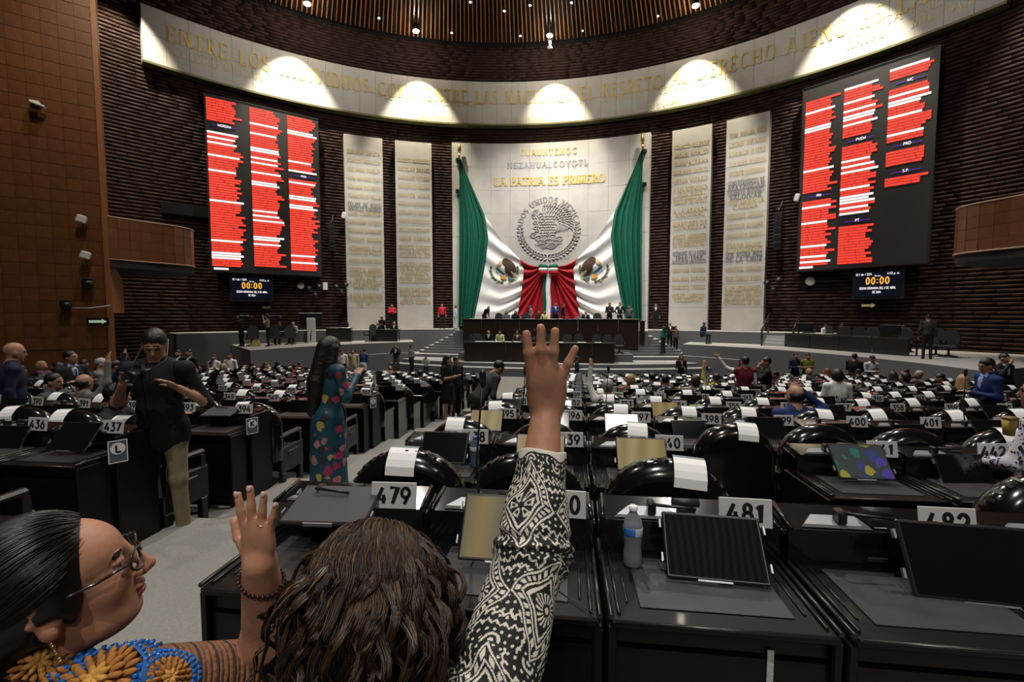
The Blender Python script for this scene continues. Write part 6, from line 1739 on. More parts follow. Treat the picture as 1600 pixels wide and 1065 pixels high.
person('man in black suit seated at the left of the black stage table', plat(590, 23.0), PI, BLK1, BLK1, 'g', 'balding', 'table', 'table', True, 5, (0, 8), 1.72, 'l', .034, shirt=WHT)
person('man in black suit seated at the right of the black stage table', plat(616, 23.0), PI, BLK1, BLK1, 'k', 'balding', 'table', 'table', True, 5, (0, 8), 1.72, 'm', .034, shirt=WHT)
person('person in dark jacket standing behind the two men at the stage table', plat(597, 23.55), PI, DK1, DK1, 'k', 'bob', 'front', 'front', False, 10, (0, 12), 1.6, 'm', .034)
# ---- on the rostrum
def ros(u, v, z, label, top, bottom=DK1, **k):
    k.setdefault('h', .028); yaw = k.pop('yaw', 0)
    return person(label, UV(u, v, z), PI - R(AX) + R(yaw), top, bottom, **k)
def u_of(x, v): 
    r_ = ray(x, 500); best = min(((abs(proj(UV(u, v, 3))[0] - x), u) for u in np.linspace(-8, 9, 341))); return best[1]
UP = 22.0
ros(u_of(757, UP), UP, 2.35, 'man in black suit bending over the left end of the upper rostrum desk', BLK1, hair='g', style='balding', lean=35, armL='table', armR='table', yaw=60)
for (x, lb, top, hr, st_, kw) in ((792, 'woman in grey blouse seated at the upper rostrum desk', (.12, .12, .15), 'k', 'long', {}), (806, 'woman in black jacket seated at the upper rostrum desk, second from left', BLK1, 'k', 'long', {}),
        (842, 'small dark figure seated left of the woman in yellow', (.03, .015, .02), 'k', 'long', {}), (851, 'woman in pale yellow with flowers presiding at the centre of the upper desk', (.66, .58, .22), 'k', 'long', {}),
        (915, 'white haired man in dark suit seated right of the red folds', DK1, 'g', 'short', dict(shirt=WHT))):
    ros(u_of(x, UP), UP, 2.35, lb, top, hair=hr, style=st_, sit=True, armL='table', armR='table', lean=4, **kw)
for (x, lb, top, H, kw) in ((829, 'woman in grey suit standing behind an empty chair of the upper desk', (.22, .23, .26), 1.62, dict(yaw=-70)), (868, 'man in bright blue suit standing right of the woman in yellow', (.02, .05, .20), 1.80, dict(shirt=WHT, armL='front', armR='front', yaw=20)),
        (880, 'man in black suit standing beside the man in bright blue', BLK1, 1.74, dict(yaw=70)), (952, 'man in dark suit standing left of three at the right end', (.02, .02, .022), 1.78, dict(armL='front', armR='front')),
        (968, 'man in dark suit and white shirt standing in the middle of three', (.015, .015, .016), 1.80, dict(shirt=WHT, armL='hip', armR='hip')), (983, 'woman in grey jacket standing at the right end of the upper desk', (.10, .10, .11), 1.60, dict(yaw=-30))):
    ros(u_of(x, UP), UP, 2.35, lb, top, H=H, **kw)
LV = 19.35
for (x, lb, top, hr, st_, kw) in ((763, 'white haired man in black suit seated at the left of the lower desk', BLK1, 'g', 'balding', dict(shirt=WHT)), (781, 'woman in pale green seated at the lower rostrum desk', (.50, .58, .28), 'k', 'bob', {}), (808, 'woman in brown and white seated at the lower rostrum desk', (.09, .05, .04), 'k', 'long', dict(shirt=(.6, .6, .55)))):
    ros(u_of(x, LV), LV, 1.15, lb, top, hair=hr, style=st_, sit=True, armL='table', armR='table', lean=6, **kw)
ros(u_of(842, 19.5), 19.5, 1.05, 'bald man in black suit speaking at the lectern', BLK1, style='balding', hair='g', shirt=WHT, tie=(.3, .3, .32), armL='front', armR='mouth', H=1.74)
for (x, y, lb) in ((1287, 522, 'person in white working behind the right press tables, nearest the stage'), (1312, 520, 'person in dark clothes behind the right press tables'), (1407, 522, 'person in red behind the far monitor of the right press tables')):
    person(lb, plat(x, 24.4 if x < 1350 else 23.2), PI + R(20), WHT if 'white' in lb else ((.4, .03, .03) if 'red' in lb else DK1), DK1, 'k', 'short', 'table', 'table', True, 10, (0, 15), 1.70, 'm', .034)
# ---- seated in the benches
sitter(1252, 622, 'balding man in royal blue suit with his hand on his head at desk three-nine-nine', (.018, .035, .13), style='balding', hair='k', armR='head', lean=6, head=(15, 5), build=1.15, shirt=WHT)
sitter(1443, 583, 'grey haired man looking left in the right benches', (.10, .10, .105), yaw=75, hair='g', head=(0, 0), armL='table', armR='table')
sitter(1487, 580, 'person in orange red top leaning forward in the right benches', (.55, .045, .02), yaw=60, lean=22, armL='table', armR='table')
sitter(1512, 590, 'blond long haired woman seen from behind in the right benches', (.05, .04, .035), hair='y', style='vlong', yaw=-20)
sitter(1240, 562, 'dark haired woman in red top with raised forearm', (.45, .03, .06), style='long', armL='phone', armR='phone', yaw=20)
sitter(1262, 566, 'blond woman in black beside the woman in red', (.015, .012, .014), hair='y', style='bob', yaw=30)
sitter(1290, 567, 'brown haired woman in pink top in the right benches', (.55, .25, .30), hair='r', style='long', yaw=40)
sitter(1376, 568, 'person in dark top looking left near the woman in white', DK1, yaw=60, armL='face')
sitter(1424, 578, 'man in dark suit left of the grey haired man', DK1, yaw=70)
sitter(1222, 588, 'man leaning sideways with face turned left beside the aisle', (.03, .02, .02), yaw=75, lean=10)
sitter(1085, 598, 'brown haired woman raising her right hand in the middle benches', (.30, .27, .22), hair='b', style='bob', armR='up')
sitter(1122, 592, 'person with yellow sleeve raising a hand in the middle benches', (.55, .42, .06), hair='k', style='short', armL='up')
sitter(985, 594, 'sandy haired woman with round head in the front middle rows', (.30, .10, .08), hair='y', style='bob')
sitter(950, 600, 'grey haired man in white raising his fist', (.62, .62, .62), hair='g', armL='up')
sitter(1018, 588, 'dark haired person in navy in the front middle rows', NAVY, yaw=10)
sitter(1180, 585, 'person in hot pink seated in front of the man in the maroon vest', (.60, .05, .20), hair='k', style='long')
sitter(62, 566, 'light brown haired woman near the wooden wall', (.10, .06, .09), hair='y', style='bob', yaw=-60)
sitter(88, 578, 'woman with dark hair and purple scarf near the wooden wall', (.10, .06, .22), style='long', yaw=150)
sitter(75, 590, 'dark haired man seated with face turned right in the left benches', GREY, yaw=-70)
sitter(112, 596, 'bald man in grey jacket raising his hand in the left benches', (.14, .14, .13), style='balding', hair='k', armR='up')
sitter(142, 620, 'man in dark suit holding out a phone, seated left of the photographer', DK1, yaw=-65, armR='point', armL='point', lean=8)
sitter(287, 556, 'bald man in dark suit seated beyond the photographer', DK1, style='bald', yaw=-40, shirt=WHT)
sitter(298, 578, 'woman in white blouse seated beyond the photographer', WHT, style='bob', yaw=-60)
sitter(322, 566, 'man in dark suit reaching forward in the left benches', DK1, yaw=-60, armL='point', armR='point', lean=8)
sitter(352, 575, 'light haired woman in the left benches', (.30, .26, .2), hair='y', style='bob', yaw=-50)
sitter(415, 566, 'person in orange brown seated in the left front rows', (.35, .12, .04), hair='b', yaw=-60)
sitter(452, 575, 'person in red reading in the left front rows', (.42, .03, .04), hair='k', yaw=-50, lean=12)
sitter(606, 568, 'bald man looking down in the left front rows', (.25, .2, .18), style='bald', lean=12)
extra = [(30, 568), (130, 556), (390, 563), (435, 560), (470, 566), (215, 575), (720, 585), (1400, 575), (1040, 592), (1420, 560), (1350, 560), (1545, 600), (655, 583), (500, 570), (250, 560)]
ew = ['in dark suit', 'in navy jacket', 'in black top', 'in charcoal suit']
for i, (x, y) in enumerate(extra):
    where = ('at the far left', 'near the wooden wall', 'below the left press platform', 'left of the floral dress', 'right of the red reader', 'just left of the photographer', 'left of the bending man', 'before the grey haired man', 'in the centre rows near the stage', 'below the right press tables', 'below the two on phones', 'below the bright blue suit', 'below the left rostrum steps', 'beside the floral dress', 'behind the photographer')[i]
    sitter(x, y, 'seated person %s %s' % (ew[i % 4], where), [DK1, NAVY, BLK1, GREY][i % 4], hair='kkbk'[i % 4], style=('short', 'bob', 'short', 'long')[i % 4], yaw=rnd.uniform(-40, 40), lean=rnd.uniform(0, 10))
# the sleeve of a person at the right edge and a cup
BW = mat_floral('white and violet print', (.62, .60, .66), ((.02, .02, .04), (.03, .02, .10), (.10, .08, .2), (.01, .01, .01), (.02, .02, .02)), 38, .45)
person('person in white and violet printed blouse cut off by the right edge', at(1640, 500, 2.75) * 1.0 - Vector((0, 0, at(1640, 500, 2.75).z - 1.55)), R(30), (.6, .6, .65), DK1, 'k', 'long', 'table', 'table', False, 0, (0, 0), 1.52, 'm', .012, topmat=BW)
p = at(1577, 668, 2.95); t = empty('drink_cup', p + Vector((0, 0, -.05))); tag(t, 'yellow and white paper cup at the right edge', 'cup')
mb = MB(); mb.lathe([(.028, 0), (.040, .11)], 16); mb.obj('cup_body', mat('yellow cup', (.45, .32, .06), .5), t); mb = MB(); mb.lathe([(.042, .108), (.042, .118), (.036, .124)], 16); mb.obj('lid', mat('brown lid', (.20, .13, .05), .4), t)
# ================================================================== the two women in front
SKF = mat('warm skin', (.42, .205, .125), .5, 0, 0, None, .07, 45, .12, .4)
SKD = mat('knuckle skin', (.40, .19, .11), .5, 0, 0, None, .1, 60, .1, .4)
NAIL = mat('nail', (.62, .42, .36), .25, 0, .4)
HBLK = mat('sleek black hair', (.006, .0055, .0055), .38)
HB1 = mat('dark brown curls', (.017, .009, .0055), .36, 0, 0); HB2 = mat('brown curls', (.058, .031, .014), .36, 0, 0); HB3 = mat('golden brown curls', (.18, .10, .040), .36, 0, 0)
fr_rng = random.Random(11); nrng = np.random.default_rng(5)

def strands_mesh(name, paths, radii, mats, mi, sides=3):
    """paths (n, m, 3): thin tapering tubes"""
    n, m, _ = paths.shape
    T = np.gradient(paths, axis=1); T /= np.linalg.norm(T, axis=2, keepdims=True) + 1e-9
    A = np.cross(T, np.array([.31, .57, .76])); A /= np.linalg.norm(A, axis=2, keepdims=True) + 1e-9
    B = np.cross(T, A)
    ang = 2 * PI * np.arange(sides) / sides
    prof = np.clip(np.linspace(1.1, .35, m), .3, 1)[None, :, None, None] * radii[:, None, None, None]
    V = paths[:, :, None, :] + (A[:, :, None, :] * np.cos(ang)[None, None, :, None] + B[:, :, None, :] * np.sin(ang)[None, None, :, None]) * prof
    base = (np.arange(n)[:, None, None] * m + np.arange(m - 1)[None, :, None]) * sides
    k = np.arange(sides)[None, None, :]; k2 = (k + 1) % sides
    F = np.stack([base + k, base + k2, base + sides + k2, base + sides + k], -1).reshape(-1, 4)
    mi_f = np.repeat(mi, (m - 1) * sides)
    return np_mesh(name, V.reshape(-1, 3), F, mats, mi_f, True)
def march(sd, x, y, k=.03, t0=.3, t1=1.6):
    r_ = ray(x, y); r_ = np.array(r_) / np.linalg.norm(r_); o = V_(0, 0, ZC); t = t0
    for _ in range(80):
        d = float(sd.field((o + r_ * t)[None].astype(float), k)[0])
        if d < .0006: break
        t += max(d * .8, .0008)
        if t > t1: return None, None
    p = o + r_ * t; e = .002
    n = V_(*[float(sd.field((p + e * np.eye(3)[i])[None], k)[0] - sd.field((p - e * np.eye(3)[i])[None], k)[0]) for i in range(3)])
    return p, unit(n)
def atv(x, y, Y): return np.array(at(x, y, Y))

# ------------------------------------------------------------------ woman with glasses (left)
w1 = empty('person', (-.83, .70, 1.8)); tag(w1, 'woman with sleek black hair, glasses and crocheted blouse raising her right hand', 'person')
HC = V_(-.798, .775, 2.974)
Rh1 = rotz(-R(50)) @ rotx(R(13)) @ roty(R(4))
q = lambda x, y, z: HC + Rh1 @ V_(x, y, z)
sd = SDF(); EL = lambda c, r, m=0, k=.02: sd.ell(q(*c), V_(*r), m, Rh1, k)
SKi, LPi, EYi, BRi, WHi = 0, 1, 2, 3, 4
EL((0, -.015, .030), (.077, .098, .090)); EL((0, .035, .030), (.064, .062, .062)); EL((0, .030, -.045), (.060, .064, .080), 0, .03)
EL((0, .060, -.100), (.030, .030, .024), 0, .025)
for s_ in (-1, 1):
    EL((s_ * .040, .058, -.030), (.024, .026, .028), 0, .025)                   # cheek
    EL((s_ * .036, .030, -.090), (.026, .045, .024), 0, .03)                    # jaw
    sd.cut(q(s_ * .033, .100, .006), V_(.019, .018, .012), Rh1, .012)           # eye hollow
    EL((s_ * .033, .0735, .004), (.0115, .0115, .0105), WHi, .002)
    EL((s_ * .033, .0838, .004), (.0055, .003, .0055), EYi, .001)
    EL((s_ * .033, .083, .013), (.017, .010, .005), 0, .004)                    # upper lid
    EL((s_ * .035, .0855, .027), (.021, .007, .0032), BRi, .003)                  # brow
    EL((s_ * .010, .106, -.040), (.009, .010, .008), 0, .008)                   # nostril wing
    sd.cap(q(s_ * .078, -.005, .012), q(s_ * .086, -.022, .018), .006, .007, 0, .008); sd.cap(q(s_ * .086, -.022, .018), q(s_ * .088, -.030, -.005), .007, .006, 0, .008)
    sd.cap(q(s_ * .088, -.030, -.005), q(s_ * .080, -.014, -.040), .006, .008, 0, .008); EL((s_ * .078, -.012, -.012), (.008, .018, .024), 0, .008); EL((s_ * .087, -.016, -.034), (.0075, .011, .013), 0, .01)
sd.cap(q(0, .092, .020), q(0, .116, -.030), .0075, .0105, 0, .012); EL((0, .119, -.036), (.0105, .010, .009), 0, .008)
EL((0, .094, -.064), (.021, .011, .0065), LPi, .005); EL((0, .092, -.077), (.018, .011, .0075), LPi, .005)
sd.cut(q(0, .108, -.0705), V_(.024, .008, .0016), Rh1, .003)
NB = V_(-.821, .735, 2.828)
sd.cap(q(0, -.025, -.07), NB, .056, .062, 0, .03)
meshobj('head', sdf_mesh('head', sd, .0030, [SKF, LIP, EYE, mat('brow hair', (.012, .008, .006), .9, spec=.05), mat('eye white', (.6, .57, .54), .3)], .02), w1).parent = None
head1 = [o for o in COL.objects if o.name.startswith('head')][-1]; par(head1, w1)
# body: neck, shoulders, torso, right arm with hand in one surface
SHR, SHL, ELB, WRI = V_(-.650, .745, 2.785), V_(-1.033, .690, 2.790), atv(424, 1052, .925), atv(406, 880, .825)
b1 = SDF(); BS, BB = 0, 1
b1.cap(NB + V_(0, 0, .02), NB - V_(0, 0, .05), .060, .075, BS)
b1.cap(SHL, SHR - V_(.02, 0, 0), .078, .078, BB); b1.cap(NB - V_(.02, .02, .06), NB - V_(.02, .02, .1), .10, .12, BB)
Rb = rotz(-R(14))
b1.ell(V_(-.836, .715, 2.615), V_(.205, .145, .22), BB, Rb); b1.ell(V_(-.836, .72, 2.40), V_(.20, .15, .20), BB, Rb); b1.ell(V_(-.836, .72, 2.30), V_(.20, .18, .12), BB, Rb)
b1.cap(SHR, SHR + (ELB - SHR) * .40, .074, .070, BB, .02); b1.cap(SHR + (ELB - SHR) * .1, ELB, .060, .050, BS, .02)
b1.cap(ELB, ELB + (WRI - ELB) * .35, .050, .048, BS, .02); b1.cap(ELB + (WRI - ELB) * .35, WRI, .047, .030, BS, .02)
b1.cap(SHL, V_(-1.12, .80, 2.60), .065, .052, BB); b1.cap(V_(-1.12, .80, 2.60), V_(-1.02, 1.0, 2.62), .045, .03, BS)
HD1 = unit(V_(.02, -.08, .99)); HN1 = unit(V_(.12, .98, .08))
hand(b1, WRI, HD1, HN1, True, .86, BS, .10, .150, True)
for sg in (-1, 1): b1.cap(V_(-.836 + sg * .1, .75, 2.30), V_(-.82 + sg * .12, 1.12, 2.30), .085, .065, 2); b1.cap(V_(-.82 + sg * .12, 1.12, 2.30), V_(-.82 + sg * .12, 1.1, 1.86), .06, .045, 2)
CRO = mat('brown crochet', (.105, .042, .018), .8, 0, 0, None, .35, 140, .8)
# two resolutions would split the surface, so one fine field
def skin_disp(X): return .0006 * np.sin(X[..., 2] * 900) * 0
o = meshobj('body', sdf_mesh('body', b1, .0050, [SKF, CRO, cloth((.015, .015, .02))], .018)); par(o, w1)
# finger nails, ring, bracelet
def finger_tips(w, d, n, right, s, curl, spread):
    d = unit(d); l = unit(np.cross(d, n)); n = unit(np.cross(l, d)); t = 1 if right else -1; out = []
    for i, (off, L_, r) in enumerate(((.030, .070, .0088), (.010, .079, .0092), (-.010, .073, .0088), (-.029, .057, .0078))):
        b = w + d * (.088 - .004 * abs(i - 1)) * s + l * t * off * s; dd = unit(d + l * t * spread * (1.5 - i) + n * curl * .35); k1 = b + dd * L_ * .52 * s; d2 = unit(dd + n * curl)
        out.append((b, k1, k1 + d2 * L_ * .5 * s, d2, l, n, r * s))
    return out
FT = finger_tips(WRI, HD1, HN1, True, .86, .10, .150)
for (b, k1, tip, d2, l, n, r) in FT:
    mb = MB(); M = Matrix([[*l, 0], [*d2, 0], [*n, 0], [0, 0, 0, 1]]).transposed(); M.translation = Vector(tip + d2 * .002 - n * r * .70)
    mb.ball((0, 0, 0), 1, 8, 0, M, (r * .62, r * .85, r * .28)); par(mb.obj('finger_nail', NAIL), w1)
b, k1, tip, d2, l, n, r = FT[2]
mb = MB(); c = b + (k1 - b) * .25; dd = unit(k1 - b); a_ = unit(np.cross(dd, n)); pts = [Vector(c + (a_ * math.cos(w) + np.cross(dd, a_) * math.sin(w)) * (r * 1.16)) for w in np.linspace(0, 2 * PI, 17)]
mb.tube(pts, .0016, 6, 0, None, False); o = mb.obj('gold_ring', mat('polished gold', (.72, .48, .20), .25, 1.0)); par(o, w1)
mb = MB(); c = WRI + (ELB - WRI) * .13; dd = unit(WRI - ELB); a_ = unit(np.cross(dd, V_(0, 1, 0))); b_ = np.cross(dd, a_)
for i in range(30):
    w = 2 * PI * i / 30; p = c + (a_ * math.cos(w) + b_ * math.sin(w) * .92) * .0385 + dd * (.012 * math.cos(w)); mb.ball(p, .0045, 6)
p = c - a_ * .038; 
for i in range(4): mb.ball(p + V_(-.002 * i, -.004, -.008 * i - .004), .0035, 6)
o = mb.obj('bead_bracelet', mat('dark garnet beads', (.035, .010, .008), .3, 0, .3)); par(o, w1)
# glasses
mb = MB()
for s_ in (-1, 1):
    C_ = (s_ * .035, .112, .002)
    mb.tube([Vector(q(C_[0] + .0245 * math.cos(w), C_[1] - .012 * abs(math.cos(w)) * (1 if s_ * math.cos(w) > 0 else 0), C_[2] + .019 * math.sin(w))) for w in np.linspace(0, 2 * PI, 21)], .0024, 6, 0, None, False)
    mb.tube([Vector(q(s_ * .060, .098, .010)), Vector(q(s_ * .078, .055, .010)), Vector(q(s_ * .085, -.01, .012)), Vector(q(s_ * .086, -.035, -.012))], [.0034, .0026, .0022, .002], 6)
mb.tube([Vector(q(-.011, .113, .008)), Vector(q(0, .117, .011)), Vector(q(.011, .113, .008))], .0022, 6)
gl = mb.obj('glasses_frame', mat('black tortoise frame', (.02, .012, .010), .2, 0, .5)); par(gl, w1)
mb = MB()
for s_ in (-1, 1):
    V = [Vector(q(s_ * .035 + .0235 * math.cos(w), .112, .002 + .018 * math.sin(w))) for w in np.linspace(0, 2 * PI, 17)[:-1]]
    mb.add(V, [tuple(range(16))])
gg = mat('spectacle lens', (.95, .95, .95), .02, 0, 0, None, 0, 1, 0, .5, None, 0, 1.0, 1.05)
par(mb.obj('lens', gg), w1)
mb = MB()
for i in range(9): mb.ball(q(.088, -.018, -.046 - i * .0052), .0024 + .0006 * (i % 3), 6)
par(mb.obj('earring', mat('gilt earring', (.55, .40, .18), .3, .8)), w1)
# sleek hair: cap, low bun and combed strands
h1 = SDF(); h1.ell(q(0, -.028, .036), V_(.090, .106, .098), 0, Rh1); h1.ell(q(0, -.085, -.03), V_(.080, .065, .085), 0, Rh1, .04); h1.cap(q(0, -.10, -.05), q(-.02, -.135, -.10), .062, .052, 0, .03); h1.cap(q(0, -.09, -.08), NB + V_(-.10, -.10, -.06), .06, .05, 0, .03)
for s_ in (-1, 1): h1.ell(q(s_ * .070, -.020, -.012), V_(.022, .046, .045), 0, Rh1, .02)
for s_ in (-1, 1): h1.cut(q(s_ * .092, -.012, -.040), V_(.034, .022, .026), Rh1, .010)
h1.cut(q(0, .130, -.030), V_(.110, .085, .118), Rh1, .012)
o = meshobj('hair', sdf_mesh('hair', h1, .0045, [HBLK], .03)); par(o, w1)
N1 = 2600; paths = []
for i in range(N1):
    az = nrng.uniform(-PI * .75, PI * .75); el = nrng.uniform(max(-.25, .52 - abs(az) * .50), 1.45)
    s0 = V_(math.sin(az) * math.cos(el), math.cos(az) * math.cos(el) * .62, math.sin(el)); s0 = unit(s0)
    s1 = unit(V_(.12 * math.sin(az), -.93, -.42)); 
    row = []
    dot = np.clip(s0 @ s1, -1, 1); om = math.acos(dot)
    lift = nrng.uniform(.0, .006)
    for t_ in np.linspace(0, 1, 14):
        v = (math.sin((1 - t_) * om) * s0 + math.sin(t_ * om) * s1) / (math.sin(om) + 1e-6)
        row.append(q(*(V_(0, -.028, .036) + v * (V_(.091, .107, .099) + lift))))
    paths.append(row)
o = meshobj('combed_strands', strands_mesh('combed_strands', np.array(paths), nrng.uniform(.0006, .0012, N1), [HBLK], np.zeros(N1, int))); o['kind'] = 'stuff'; par(o, w1)
# crocheted flowers with blue bead rings, knitted shoulder cap, blue ruffle
OCH, OCH2, BLUE = mat('ochre wool', (.34, .135, .022), .8, 0, 0, None, .3, 90, .4), mat('pale ochre wool', (.50, .25, .05), .8, 0, 0, None, .3, 90, .4), mat('blue glass beads', (.012, .12, .42), .16, 0, .6)
BLU2 = mat('blue cord', (.008, .075, .27), .6, 0, 0, None, .3, 80, .3)
def rosette(x, y, rp, label_small=False, rad=None):
    p, n = march(b1, x, y)
    if p is None: return
    d = np.linalg.norm(p - V_(0, 0, ZC)); s = rp / FPX * d * 1.15
    a_ = unit(np.cross(n, V_(0, 0, 1))); c_ = np.cross(n, a_)
    def sp(rr, w, lift):
        g = p + (a_ * math.cos(w) + c_ * math.sin(w)) * rr
        for _ in range(3): g = g - n * float(b1.field(g[None], .018)[0])
        return g + n * lift
    M_ = lambda g, w: Matrix([[*(a_ * math.cos(w) + c_ * math.sin(w)), 0], [*(-a_ * math.sin(w) + c_ * math.cos(w)), 0], [*n, 0], [0, 0, 0, 1]]).transposed()
    mb = MB()
    for ring_, (rr, cnt, mi) in enumerate(((.20, 8, 1), (.52, 14, 0), (.82, 20, 1 if False else 0))):
        for i in range(cnt):
            w = 2 * PI * (i + .5 * ring_) / cnt; M = M_(None, w); M.translation = Vector(sp(rr * s, w, .003 + .003 * (2 - ring_)))
            mb.ball((0, 0, 0), 1, 6, mi, M, (s * .26, s * .11, .005))
    par(mb.obj('crochet_flower', [OCH, OCH2]), w1)
    mb = MB(); cnt = 30
    for k_, rr in enumerate((1.12, 1.36)):
        for i in range(cnt + 6 * k_): 
            w = 2 * PI * i / (cnt + 6 * k_); mb.ball(sp(rr * s, w, .004), .0046, 6, 0)
    for i in range(24):
        w = 2 * PI * i / 24; mb.tube([Vector(sp(1.02 * s, w, .001)), Vector(sp(1.5 * s, w + .1, .001))], .004, 5, 1)
    o = mb.obj('blue_bead_ring', [BLUE, BLU2]); o['kind'] = 'stuff'; par(o, w1)
rosette(232, 1004, 27); rosette(150, 1062, 30); rosette(60, 1035, 24); rosette(262, 1062, 20); rosette(10, 985, 22); rosette(200, 955, 12)
KN = mat('brown knit', (.17, .075, .035), .8, 0, 0, None, .3, 120, .5); KN2 = mat('dark knit ridge', (.03, .016, .012), .85)
ax_ = unit(ELB - SHR)
mb = MB(); u_ = unit(np.cross(ax_, V_(0, 0, 1))); v_ = np.cross(ax_, u_)
for i in range(20):
    t_ = -.012 + i * .0105; c = SHR + ax_ * t_; rr = .076 - .0006 * i
    mb.tube([Vector(c + (u_ * math.cos(w) + v_ * math.sin(w)) * rr) for w in np.linspace(0, 2 * PI, 25)], .0058, 6, 0, None, False)
    if i % 3 == 1: mb.tube([Vector(c + ax_ * .005 + (u_ * math.cos(w) + v_ * math.sin(w)) * (rr + .003)) for w in np.linspace(0, 2 * PI, 25)], .0028, 5, 1, None, False)
par(mb.obj('knitted_shoulder_cap', [KN, KN2]), w1)
mb = MB(); G = []
for i in range(61):
    w = 2 * PI * i / 60; wob = .004 * math.sin(w * 7) + .003 * math.sin(w * 11)
    c = SHR - ax_ * .014
    G.append([Vector(c + (u_ * math.cos(w) + v_ * math.sin(w)) * .074), Vector(c - ax_ * (.006 + wob) + (u_ * math.cos(w) + v_ * math.sin(w)) * (.080 + wob * .4)), Vector(c - ax_ * (.016 + wob) + (u_ * math.cos(w) + v_ * math.sin(w)) * (.084 + wob * .5))])
mb.grid(G, 0, False, True); par(mb.obj('blue_ruffle', mat('blue tulle', (.03, .13, .42), .7, 0, 0, None, .2, 60)), w1)

# ------------------------------------------------------------------ curly-haired woman with her arm up (centre)
w2 = empty('person', (-.215, .62, 1.8)); tag(w2, 'woman with curly brown hair seen from behind, right arm raised in patterned sleeve', 'person')
H2 = V_(-.212, .670, 3.005)
Rh2 = rotz(R(4)); q2 = lambda x, y, z: H2 + Rh2 @ V_(x, y, z)
SH2, EL2, WR2 = V_(-.052, .600, 2.845), V_(.036, .772, 3.035), V_(.068, .892, 3.255)
b2 = SDF()
b2.ell(q2(0, -.012, .025), V_(.076, .094, .090), 0, Rh2); b2.ell(q2(0, .022, -.042), V_(.060, .068, .080), 0, Rh2); b2.cap(q2(0, .086, .0), q2(0, .108, -.036), .009, .014, 0, .012)
b2.ell(q2(0, .084, -.070), V_(.022, .012, .012), 2, Rh2, .006)
for s_ in (-1, 1): b2.ell(q2(s_ * .077, -.006, -.018), V_(.011, .022, .033), 0, Rh2, .008); b2.ell(q2(s_ * .032, .082, .004), V_(.013, .01, .007), 3, Rh2, .004)
NB2 = V_(-.215, .63, 2.855); b2.cap(q2(0, -.02, -.06), NB2, .055, .062, 0)
b2.cap(V_(-.40, .60, 2.79), SH2 - V_(.04, 0, .04), .07, .07, 1); b2.ell(V_(-.21, .60, 2.62), V_(.195, .14, .24), 1); b2.ell(V_(-.21, .62, 2.36), V_(.19, .16, .20), 1)
b2.cap(V_(-.40, .60, 2.79), V_(-.46, .72, 2.56), .055, .045, 1); b2.cap(V_(-.46, .72, 2.56), V_(-.36, .90, 2.58), .04, .03, 1)
for sg in (-1, 1): b2.cap(V_(-.21 + sg * .1, .65, 2.30), V_(-.21 + sg * .12, 1.02, 2.30), .085, .065, 1); b2.cap(V_(-.21 + sg * .12, 1.02, 2.30), V_(-.21 + sg * .12, 1.0, 1.86), .06, .045, 1)
b2.cap(SH2, EL2, .050, .045, 0, .02)
AX2 = unit(WR2 - EL2)
b2.cap(EL2, EL2 + (WR2 - EL2) * .35, .045, .043, 0, .02); b2.cap(EL2 + (WR2 - EL2) * .35, WR2, .042, .0285, 0, .02)
HD2 = unit(V_(-.02, -.30, .95)); HN2 = unit(V_(-.02, .95, .30))
def hand2(sd):
    w, d, n, s, m = WR2, HD2, HN2, 1.0, 0
    l = unit(np.cross(d, n)); n = unit(np.cross(l, d))
    Mh = np.stack([l, d, n], 1)
    sd.ell(w + d * .052, V_(.040, .058, .0175), m, Mh, .014); sd.ell(w + d * .020 - l * .016, V_(.018, .034, .016), m, Mh, .014); sd.ell(w + d * .022 + l * .016, V_(.017, .032, .016), m, Mh, .014)
    for (off, L_, r, sp) in ((.0305, .072, .0098, .10), (.0105, .082, .0100, .0), (-.0100, .076, .0096, -.08), (-.0290, .060, .0086, -.46)):
        b = w + d * .090 + l * off - (d * .014 if off < -.02 else 0); dd = unit(d + l * sp + n * .06); k1 = b + dd * L_ * .52; d2 = unit(dd + n * .10)
        sd.cap(b - dd * .028, k1, r * 1.14, r, m, .007); sd.cap(k1, k1 + d2 * L_ * .5, r * .99, r * .86, m, .004)
        sd.ell(k1 - n * .002, V_(r * 1.02, r * 1.1, r * 1.05), m, Mh, .004)
    b = w + d * .030 + l * .020 + n * .012; k1 = b + unit(d * .6 - l * .1 + n * .8) * .040; k2 = k1 + unit(d * .7 - l * .4 + n * .4) * .034
    sd.cap(b, k1, .0150, .0115, m, .008); sd.cap(k1, k2, .0112, .0092, m, .004)
hand2(b2)
o = meshobj('body', sdf_mesh('body', b2, .0048, [SKF, cloth((.012, .011, .011)), LIP, EYE], .016)); par(o, w2)
